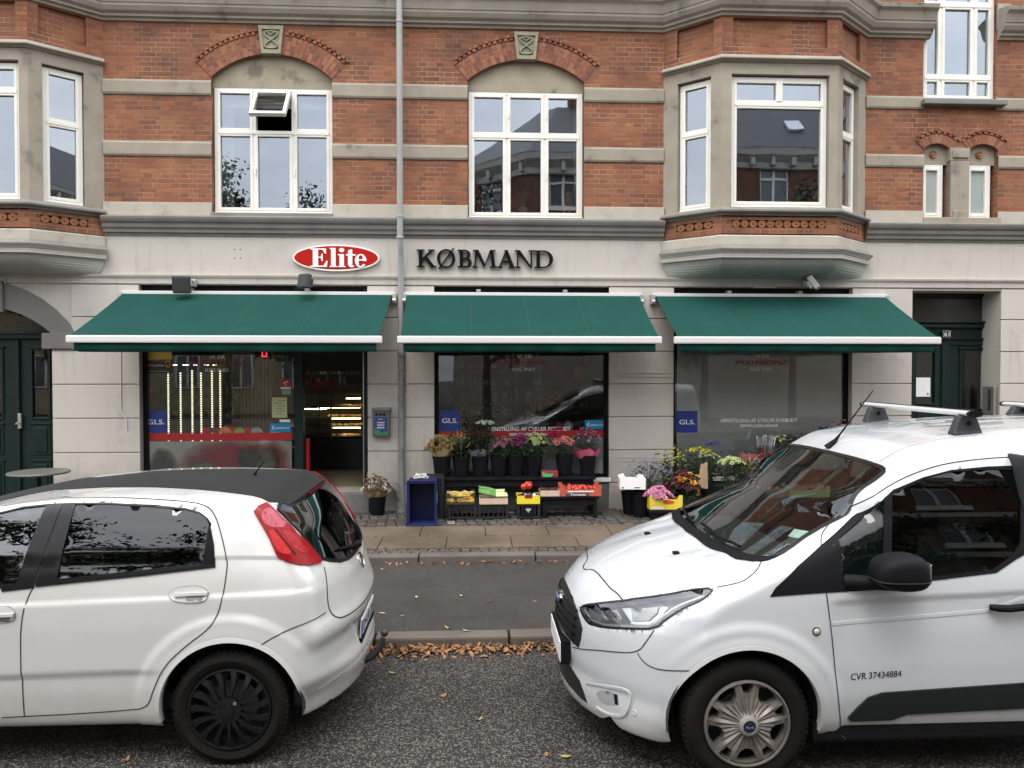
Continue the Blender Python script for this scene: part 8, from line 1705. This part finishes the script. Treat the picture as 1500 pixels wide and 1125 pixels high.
for y0, y1, dx in ((-.60, -.02, .055), (.05, .60, .055)):
    m = MB(); pts = []
    for k in range(8): y = y0+(y1-y0)*k/7; P = C2.proj([(np.interp(abs(y), cwy, cwx)+dx+.03*k/7, y)], 'top')[0]; pts.append(V(P+C2.nrm([P])[0]*.022)+V(O2))
    m.tube(pts, .009, 6); m.build('wiper', TRIM, vn, smooth=50)
# lines
def gl2(pts, nm='door_gap', **k): C2.both(C2.line, nm, [tuple(p) for p in C2.to2(C2.px(pts), 'side')], 'side', .0055, .0024, GAP, **k)
gl2([(1209, 848), (1203, 805), (1202, 790), (1205, 779.5), (1213, 770), (1265, 732.5), (1319, 700.5), (1372, 681), (1436, 672), (1499, 668.5)])
gl2([(1210, 868), (1215, 905), (1220, 948), (1225, 1001), (1229, 1038), (1229, 1073)]); gl2([(1203, 1076), (1350, 1070), (1499, 1063.5)], 'sill_gap')
gl2([(839, 947.7), (870, 951.5), (894, 954), (934, 956.5), (948, 938), (958, 923)], 'bumper_gap'); gl2([(934, 956.5), (942, 969), (957, 979), (983, 982.4), (1014, 982)], 'bumper_gap')
hg = C2.px([(1115, 823), (1109, 836), (1090, 851.6), (1073, 856), (1050, 860.5)]); C2.both(C2.line, 'bonnet_gap', [tuple(p) for p in C2.to2(hg, 'side')], 'side', .0055, .0024, GAP)
hf = C2.px([(912, 879), (902, 867), (895, 863.6), (885.6, 851.6), (869, 833.6), (861, 819), (860.5, 809)]); hfp = [tuple(p[:2]) for p in hf[:5]]; hfp += [(hfp[-1][0]-.035, hfp[-1][1]*.55), (hfp[-1][0]-.045, 0)]
C2.line('bonnet_gap', hfp+[(a, -b) for a, b in hfp[::-1][1:]], 'top', .007, .0024, GAP)
0 and print('hoodgap', [tuple(round(float(c), 2) for c in p) for p in hf])
rs = C2.px([(1288, 676), (1327, 656), (1367, 645), (1404, 639.5)]); rsp = [tuple(p[:2]) for p in rs]; C2.both(C2.line, 'roof_seam', rsp+[(2.0, rsp[-1][1]), (3.2, rsp[-1][1])], 'top', .010, .001, mat('roof_seam', (.30, .31, .32), .4))
# headlights: dark bowl, reflectors, clear cover
for sd in (-1, 1):
    P = C2.proj(np.array(hl2), 'side', sd); cen = P.mean(0); A2 = np.array(hl2)
    hl = C2.patch('headlight', hl2, 'side', -.055, mat('headlight_bowl', (.10, .105, .11), .3, metal=.5), side=sd, h=.04)
    C2.patch('headlight_wall', hl2, 'side', -.050, TRIMG, side=sd, th=0, h=.05, parent=hl) if 0 else None
    mb = MB(); Pn = C2.nrm(P); n = len(P); mb.mesh([V(p)+V(O2) for p in P]+[V(p-q*.058)+V(O2) for p, q in zip(P, Pn)], [(i, (i+1) % n, n+(i+1) % n, n+i) for i in range(n)]); mb.build('headlight_wall', TRIMG, hl)
    sub = lambda pts: [tuple(p) for p in C2.to2(C2.px(pts), 'side')]
    C2.patch('reflector', sub([(881, 893), (915, 886), (962, 880), (975, 884), (966, 896), (950, 913), (925, 914), (895, 911)]), 'side', -.038, CHROME, side=sd, h=.03, parent=hl)
    C2.patch('reflector', sub([(920, 888), (962, 884), (958, 896), (946, 908), (922, 909)]), 'side', -.028, mat('reflector_smoke', (.32, .32, .31), .15, metal=.8, var=.4, vs=20), side=sd, h=.03, parent=hl)
    C2.patch('reflector', sub([(856, 892), (874, 889), (886, 909), (868, 911)]), 'side', -.034, mat('reflector_grey', (.30, .31, .32), .25, metal=.8), side=sd, h=.03, parent=hl)
    C2.line('running_light', sub([(852, 892), (866, 913), (925, 917.5), (952, 916), (975, 893), (1000, 880), (1030, 868)]), 'side', .012, -.020, mat('light_strip_clear', (.55, .55, .53), .2, coat=.5), side=sd, parent=hl, smooth_pts=1)
    C2.line('reflector_divider', sub([(900, 888), (915, 912)]), 'side', .02, -.026, TRIMG, side=sd, parent=hl); C2.line('reflector_divider', sub([(870, 888), (920, 880), (975, 873), (1030, 866)]), 'side', .022, -.018, mat('lamp_brow', (.05, .05, .055), .3), side=sd, parent=hl)
    C2.patch('headlight_cover', hl2, 'side', .001, glass('lamp_cover', (.86, .88, .88), 1.5, .04), side=sd, h=.04, parent=hl)
    C2.line('headlight_seal', hl2, 'side', .012, .002, TRIMG, side=sd, closed=True, parent=hl, smooth_pts=1)
GRN_ = [(-.10, .785), (-.22, .772), (-.30, .738), (-.36, .69), (-.395, .645), (-.385, .58), (-.36, .525), (-.28, .535), (-.15, .55)]
# grille and lower intake (front view)
gp = C2.px([(818, 850), (822, 860), (832, 890), (840, 921), (836, 951), (823, 936), (815, 903)]); 0 and print('grille', [tuple(round(float(c), 2) for c in p) for p in gp])
gr_near = GRN_
gfull = [(0, gr_near[0][1]+.004)]+gr_near+[(0, gr_near[-1][1])]+[(-a, b) for a, b in gr_near[::-1]]
gq_ = C2.patch('grille', gfull, 'front', .002, mat('grille_black', (.012, .012, .013), .35), th=.004, h=.04)
for k in range(4): z = .59+.045*k; C2.line('grille_bar', [(-.33, z), (0, z+.005), (.33, z)], 'front', .016, .007, TRIMG, parent=gq_, raise_=.012)
p = C2.proj([(0, .72)], 'front')[0]; T = Matrix.Translation(V(p)+V(O2)+V((-.012, 0, 0))) @ Matrix.Rotation(R(-90), 4, 'Z') @ Matrix.Rotation(R(-12), 4, 'X'); m = MB(T); m.prism(ell(0, 0, .085, .034, 32), 'y', -.012, .01); m.build('front_badge', CHROME, vn); m = MB(T); m.prism(ell(0, 0, .078, .028, 32), 'y', -.0135, -.011); m.build('front_badge_face', mat('badge_blue2', (.01, .03, .16), .25, coat=.8), vn)
m = MB(T); text_mb(m, 'Ford', 0, -.013, .026, -.015, wid=.09); m.build('front_badge_script', SWHITE, vn)
lo_near = [(-.16, .375), (-.28, .355), (-.36, .33), (-.40, .285), (-.43, .235), (-.38, .235), (-.28, .25), (-.15, .262)]; lf = [(0, .38)]+lo_near+[(0, .265)]+[(-a, b) for a, b in lo_near[::-1]]
C2.patch('lower_intake', lf, 'front', .0015, mat('grille_black', (0, 0, 0)), th=.002, h=.04)
T = Matrix.Translation(V(O2)+V((-.868, 0, .46))) @ Matrix.Rotation(R(-90), 4, 'Z'); m = MB(T); m.bbox(-.26, .26, -.01, .03, -.058, .058, .004); m.build('number_plate', MATS['plate_white'], vn); m = MB(T); m.bbox(-.27, .27, -.004, .05, -.07, .07, .004); m.build('plate_holder', TRIM, vn)
# fog lamp surround
f2 = lambda pts: [(float(p[1]), float(p[2])) for p in C2.px(pts)]
C2.both(C2.patch, 'fog_lamp_recess', f2([(872, 1009), (905, 1015), (906.5, 1034), (880, 1031)]), 'front', .0012, mat('fog_recess', (.24, .25, .26), .4), h=.02, smooth_pts=1)
C2.both(C2.patch, 'fog_lamp_slot', f2([(899, 1016), (904.5, 1017), (906, 1032.5), (901, 1032)]), 'front', .002, TRIM, h=.02)
C2.both(C2.line, 'fog_lamp_surround', f2([(859, 999), (888, 1004.5), (917, 1009.5), (924, 1016), (922, 1034), (916, 1048), (900, 1049), (882, 1042), (874, 1036)]), 'front', .016, -.001, PAINT, raise_=.009, smooth_pts=2)
C2.both(C2.line, 'fog_lamp_groove', f2([(857, 996), (888, 1001), (919, 1006), (928.5, 1015), (926, 1036), (918, 1052)]), 'front', .005, .0012, mat('groove_grey', (.30, .31, .32), .5), smooth_pts=2)
C2.both(C2.line, 'door_crease', v2([(1219, 914), (1300, 907), (1380, 900.5), (1446, 894.5)])+[(1.5, .955)], 'side', .020, -.0015, PAINT, raise_=.0045, smooth_pts=0)
q = C2.px([(929.5, 1044)])[0]; qn = C2.nrm([q])[0]; T = Matrix.Translation(V(q)+V(O2)) @ V(qn).to_track_quat('Z', 'Y').to_matrix().to_4x4(); m = MB(T); m.lathe([(.016, 0), (.015, .003), (.009, .0035), (.009, .002), (0, .002)], n=20); m.build('parking_sensor', PAINT, vn, smooth=35)
q = C2.px([(1196, 925)])[0]; qn = C2.nrm([q])[0]; T = Matrix.Translation(V(q)+V(O2)) @ V(qn).to_track_quat('Z', 'Y').to_matrix().to_4x4(); m = MB(T); m.lathe([(.022, 0), (.021, .004), (.017, .005)], n=24); i_ = m.build('side_indicator', TRIM, vn, smooth=35); m = MB(T); m.lathe([(.017, .004), (.012, .009), (0, .011)], n=20); m.build('indicator_lens', mat('indicator_lens', (.45, .40, .34), .2, coat=1), i_, smooth=50)
# side moulding, sill, lettering
C2.both(C2.patch, 'side_moulding', v2([(1241, 1051), (1255, 1036), (1271, 1021), (1292, 1014), (1400, 1006.5), (1499, 999.7)])+[(1.9, .555), (1.9, .43)]+v2([(1499, 1036), (1400, 1041), (1327, 1045), (1305, 1053), (1245, 1055)]), 'side', .0, mat('moulding_grey', (.016, .018, .018), .65, spec=.1), th=.012, h=.05)
m = MB(); m.bbox(O2[0]+.36, O2[0]+2.28, Y2-.865, Y2-.80, .195, .30, .02); m.build('sill', TRIM, vn); m = MB(); m.bbox(O2[0]+.36, O2[0]+2.28, Y2+.80, Y2+.865, .195, .30, .02); m.build('sill', TRIM, vn)
pA = C2.px([(1246, 996), (1320, 991)]); m = MB(); tm = MB(); text_mb(tm, 'CVR 37434884', 0, 0, .036, 0, wid=float(pA[1][0]-pA[0][0]), align='LEFT', bold=.006); vv = []
A3 = np.array([(v_.x, v_.z) for v_ in tm.v]); sl_ = (pA[1][2]-pA[0][2])/(pA[1][0]-pA[0][0]); Q = np.stack([pA[0][0]+A3[:, 0], pA[0][2]+A3[:, 1]+A3[:, 0]*sl_], 1); PP = C2.proj(Q, 'side'); PP = PP+C2.nrm(PP)*.0022; m.mesh([V(p)+V(O2) for p in PP], tm.f); m.build('company_number', SBLACK, vn)
cup = v2([(1458, 884), (1463, 875), (1476, 871.5), (1488, 874), (1492, 884), (1486, 898), (1472, 901.5), (1460, 897)])
C2.patch('handle_cup', cup, 'side', .0008, mat('handle_cup', (.40, .405, .41), .35, coat=.6), h=.02, smooth_pts=2); hp = C2.px([(1447, 888), (1470, 888), (1499, 885)]); m = MB(); pts = [V(hp[0])+V(O2)+V((0, -.012, 0)), V(hp[0])+V(O2)+V((.03, -.035, 0)), V(hp[1])+V(O2)+V((0, -.042, 0)), V(hp[2])+V(O2)+V((0, -.040, .0)), V(hp[2])+V(O2)+V((.06, -.035, 0))]; m.tube(pts, [.014, .019, .019, .019, .017], 10); m.build('door_handle', TRIM, vn, smooth=50)
# mirrors
def mirror(sd):
    c = at(1317, 838, Y2-1.02); c = V((c.x, Y2+sd*1.02, c.z)); mr = bpy.data.objects.new('door_mirror', None); COL.objects.link(mr); mr.parent = vn; mr.location = c-V(vn.location)
    bm = bmesh.new(); bmesh.ops.create_uvsphere(bm, u_segments=32, v_segments=20, radius=1)
    sg = lambda v_, p: math.copysign(abs(v_)**p, v_)
    for v_ in bm.verts:
        x, y, z = v_.co; x, y, z = sg(x, .62), sg(y, .6), sg(z, .62); s_ = 1-.20*max(0, z)*max(0, -x*.8+.2); v_.co = V((x*.136*(1-.10*max(0, z))-.0*z, y*.10, z*.092*(1-.18*max(0, -x))*(1.0 if z > 0 else .95)))
        if x > .85: v_.co.x -= .004
    me = bpy.data.meshes.new('housing'); bm.to_mesh(me); bm.free(); me.polygons.foreach_set('use_smooth', [True]*len(me.polygons)); me.materials.append(mat('mirror_plastic', (.008, .008, .009), .55, spec=.08, bump=.08, bs=400)); ob = bpy.data.objects.new('housing', me); COL.objects.link(ob); ob.parent = mr
    m = MB(); m.tube([V((.02, -sd*.03, -.055)), V((-.10, -sd*.08, -.075)), V((-.20, -sd*.14, -.085))], [.05, .034, .04], 10); o_ = m.build('arm', MATS['mirror_plastic'], None, smooth=50); o_.parent = mr
    m = MB(); m.lathe([(.1455, -.002), (.1455, .002)], (0, 0, 0), 'z', 40); 
    m2 = MB(); n = 40; m2.mesh([V((sg(cos(2*pi*k/n), .62)*.1370, sg(sin(2*pi*k/n), .6)*.1012, -.030+dz)) for k in range(n) for dz in (-.003, .003)], [(2*k, 2*((k+1) % n), 2*((k+1) % n)+1, 2*k+1) for k in range(n)]); o_ = m2.build('seam', mat('seam_grey', (.03, .03, .03), .5), None); o_.parent = mr
    m = MB(); m.bbox(.110, .1355, -.055, .055, -.055, .055, .02); o_ = m.build('mirror_glass', mat('mirror_glass', (.5, .5, .5), .02, metal=1), None); o_.parent = mr
mirror(-1); mirror(1)
# roof bars
BARM = mat('bar_aluminium', (.62, .62, .62), .28, metal=.35, coat=.3); FOOT = mat('bar_foot', (.035, .036, .04), .5)
def roofbar(px_far, px_near, lab, n_):
    xb = n_; zb = 1.868; t = thing('roof_bar', lab, 'roof bar', (O2[0]+xb, Y2, zb), 'roof bars on the van'); o = V((O2[0]+xb, Y2, zb))
    m = MB(); e = [(cos(a)*.040, sin(a)*.017) for a in [2*pi*k/20 for k in range(20)]]; m.prism([(o.x+a, o.z+b) for a, b in e], 'y', Y2-.545, Y2+.60); m.build('bar', BARM, t, smooth=40)
    m = MB(); m.box(o.x-.012, o.x+.012, Y2-.54, Y2+.6, o.z+.0165, o.z+.019); m.build('rubber_strip', TRIM, t)
    for y, d in ((-.545, -1), (.60, 1)): m = MB(); m.prism([(o.x+a*1.06, o.z+b*1.12) for a, b in e], 'y', Y2+y, Y2+y+d*.022); m.build('end_cap', TRIM, t, bevel=.006)
    for y in (-.475, .475):
        zr = C2.proj([(xb, y)], 'top')[0][2]; m = MB(); T = Matrix.Translation((o.x, Y2+y, 0)); h0 = zr-.006; h1 = zb-.014
        m.mesh([T @ V(p) for p in ((-.085, -.035, h0), (.085, -.035, h0), (.085, .035, h0), (-.085, .035, h0), (-.08, -.03, h0+.02), (.08, -.03, h0+.02), (.08, .03, h0+.02), (-.08, .03, h0+.02), (-.048, -.028, h1), (.048, -.028, h1), (.048, .028, h1), (-.048, .028, h1))],
               [(0, 1, 5, 4), (1, 2, 6, 5), (2, 3, 7, 6), (3, 0, 4, 7), (4, 5, 9, 8), (5, 6, 10, 9), (6, 7, 11, 10), (7, 4, 8, 11), (8, 9, 10, 11)]); f_ = m.build('foot', FOOT, t, bevel=.008)
        m = MB(); m.lathe([(.013, Y2+y-.032), (.012, Y2+y-.036), (.006, Y2+y-.037), (.006, Y2+y-.033)], (o.x, 0, (h0+h1)/2+.01), 'y', 16); m.build('lock', TRIM, f_)
roofbar(0, 0, 'front roof bar of the van, silver with black feet, fully in view', 1.41); roofbar(0, 0, 'rear roof bar of the van, only its far end showing at the right edge', 2.44)
q = V(C2.px([(1217, 654)])[0])+V(O2); e_ = at(1279, 572, q.y+.0); m = MB(); m.tube([q-V((.02, 0, .01)), q+(e_-q)*.12, q+(e_-q)*.2], [.028, .012, .007], 10); m.tube([q+(e_-q)*.15, e_], [.006, .003], 6); m.build('aerial', TRIM, vn, smooth=50)
for y in (-.33, .18): q = C2.proj([(-.21 if y < 0 else -.26, y)], 'top')[0]; m = MB(Matrix.Translation(V(q)+V(O2))); m.bbox(-.018, .018, -.022, .022, -.004, .012, .005); m.build('washer_jet', TRIM, vn)
# inside: dash, wheel, seats, bulkhead
m = MB(); m.bbox(O2[0]+.12, O2[0]+.52, Y2-.78, Y2+.78, .62, 1.06, .06); m.build('dashboard', INT, vn); m = MB(); m.bbox(O2[0]+1.52, O2[0]+1.56, Y2-.80, Y2+.80, .3, 1.66, .02); m.build('bulkhead', INT, vn); m = MB(); m.bbox(O2[0]-.3, O2[0]+3.3, Y2-.78, Y2+.78, .23, .36, .02); m.build('floor_pan', TRIM, vn)
cw_ = V(O2)+V((.62, -.40, 1.02)); T = Matrix.Translation(cw_) @ Matrix.Rotation(R(-62), 4, 'Y'); m = MB(T); m.tube([(.19*cos(a), .19*sin(a), 0) for a in [2*pi*k/28 for k in range(28)]], .016, 8, closed=True); m.bbox(-.06, .06, -.08, .08, -.03, .01, .02); m.tube([(-.18, 0, 0), (.18, 0, 0)], .014, 6); m.tube([(0, -.18, 0), (0, .18, 0)], .014, 6); m.build('steering_wheel', mat('wheel_dark', (.03, .033, .035), .5), vn, smooth=50)
for y in (-.40, .40): seat(vn, O2, 1.0, y, mat('seat_green', (.035, .055, .052), .85))
q = C2.px([(1170, 778)])[0]; T = Matrix.Translation(V(q)+V(O2)-V(C2.nrm([q])[0])*.02) @ V(C2.nrm([q])[0]).to_track_quat('Z', 'Y').to_matrix().to_4x4(); m = MB(T); m.box(-.05, .05, -.035, .035, 0, .001); m.build('windscreen_paper', mat('paper_pale', (.60, .68, .62), .8), vn)
WR = mat('van_hubcap', (.155, .135, .12), .42, metal=.3, coat=.15, var=.15, vs=9)
for x in (0, 2.66): wheel(vn, O2, x, -.905, .326, .21, .222, 'van', WR); wheel(vn, O2, x, .905, .326, .21, .222, 'van', WR, sd=1)
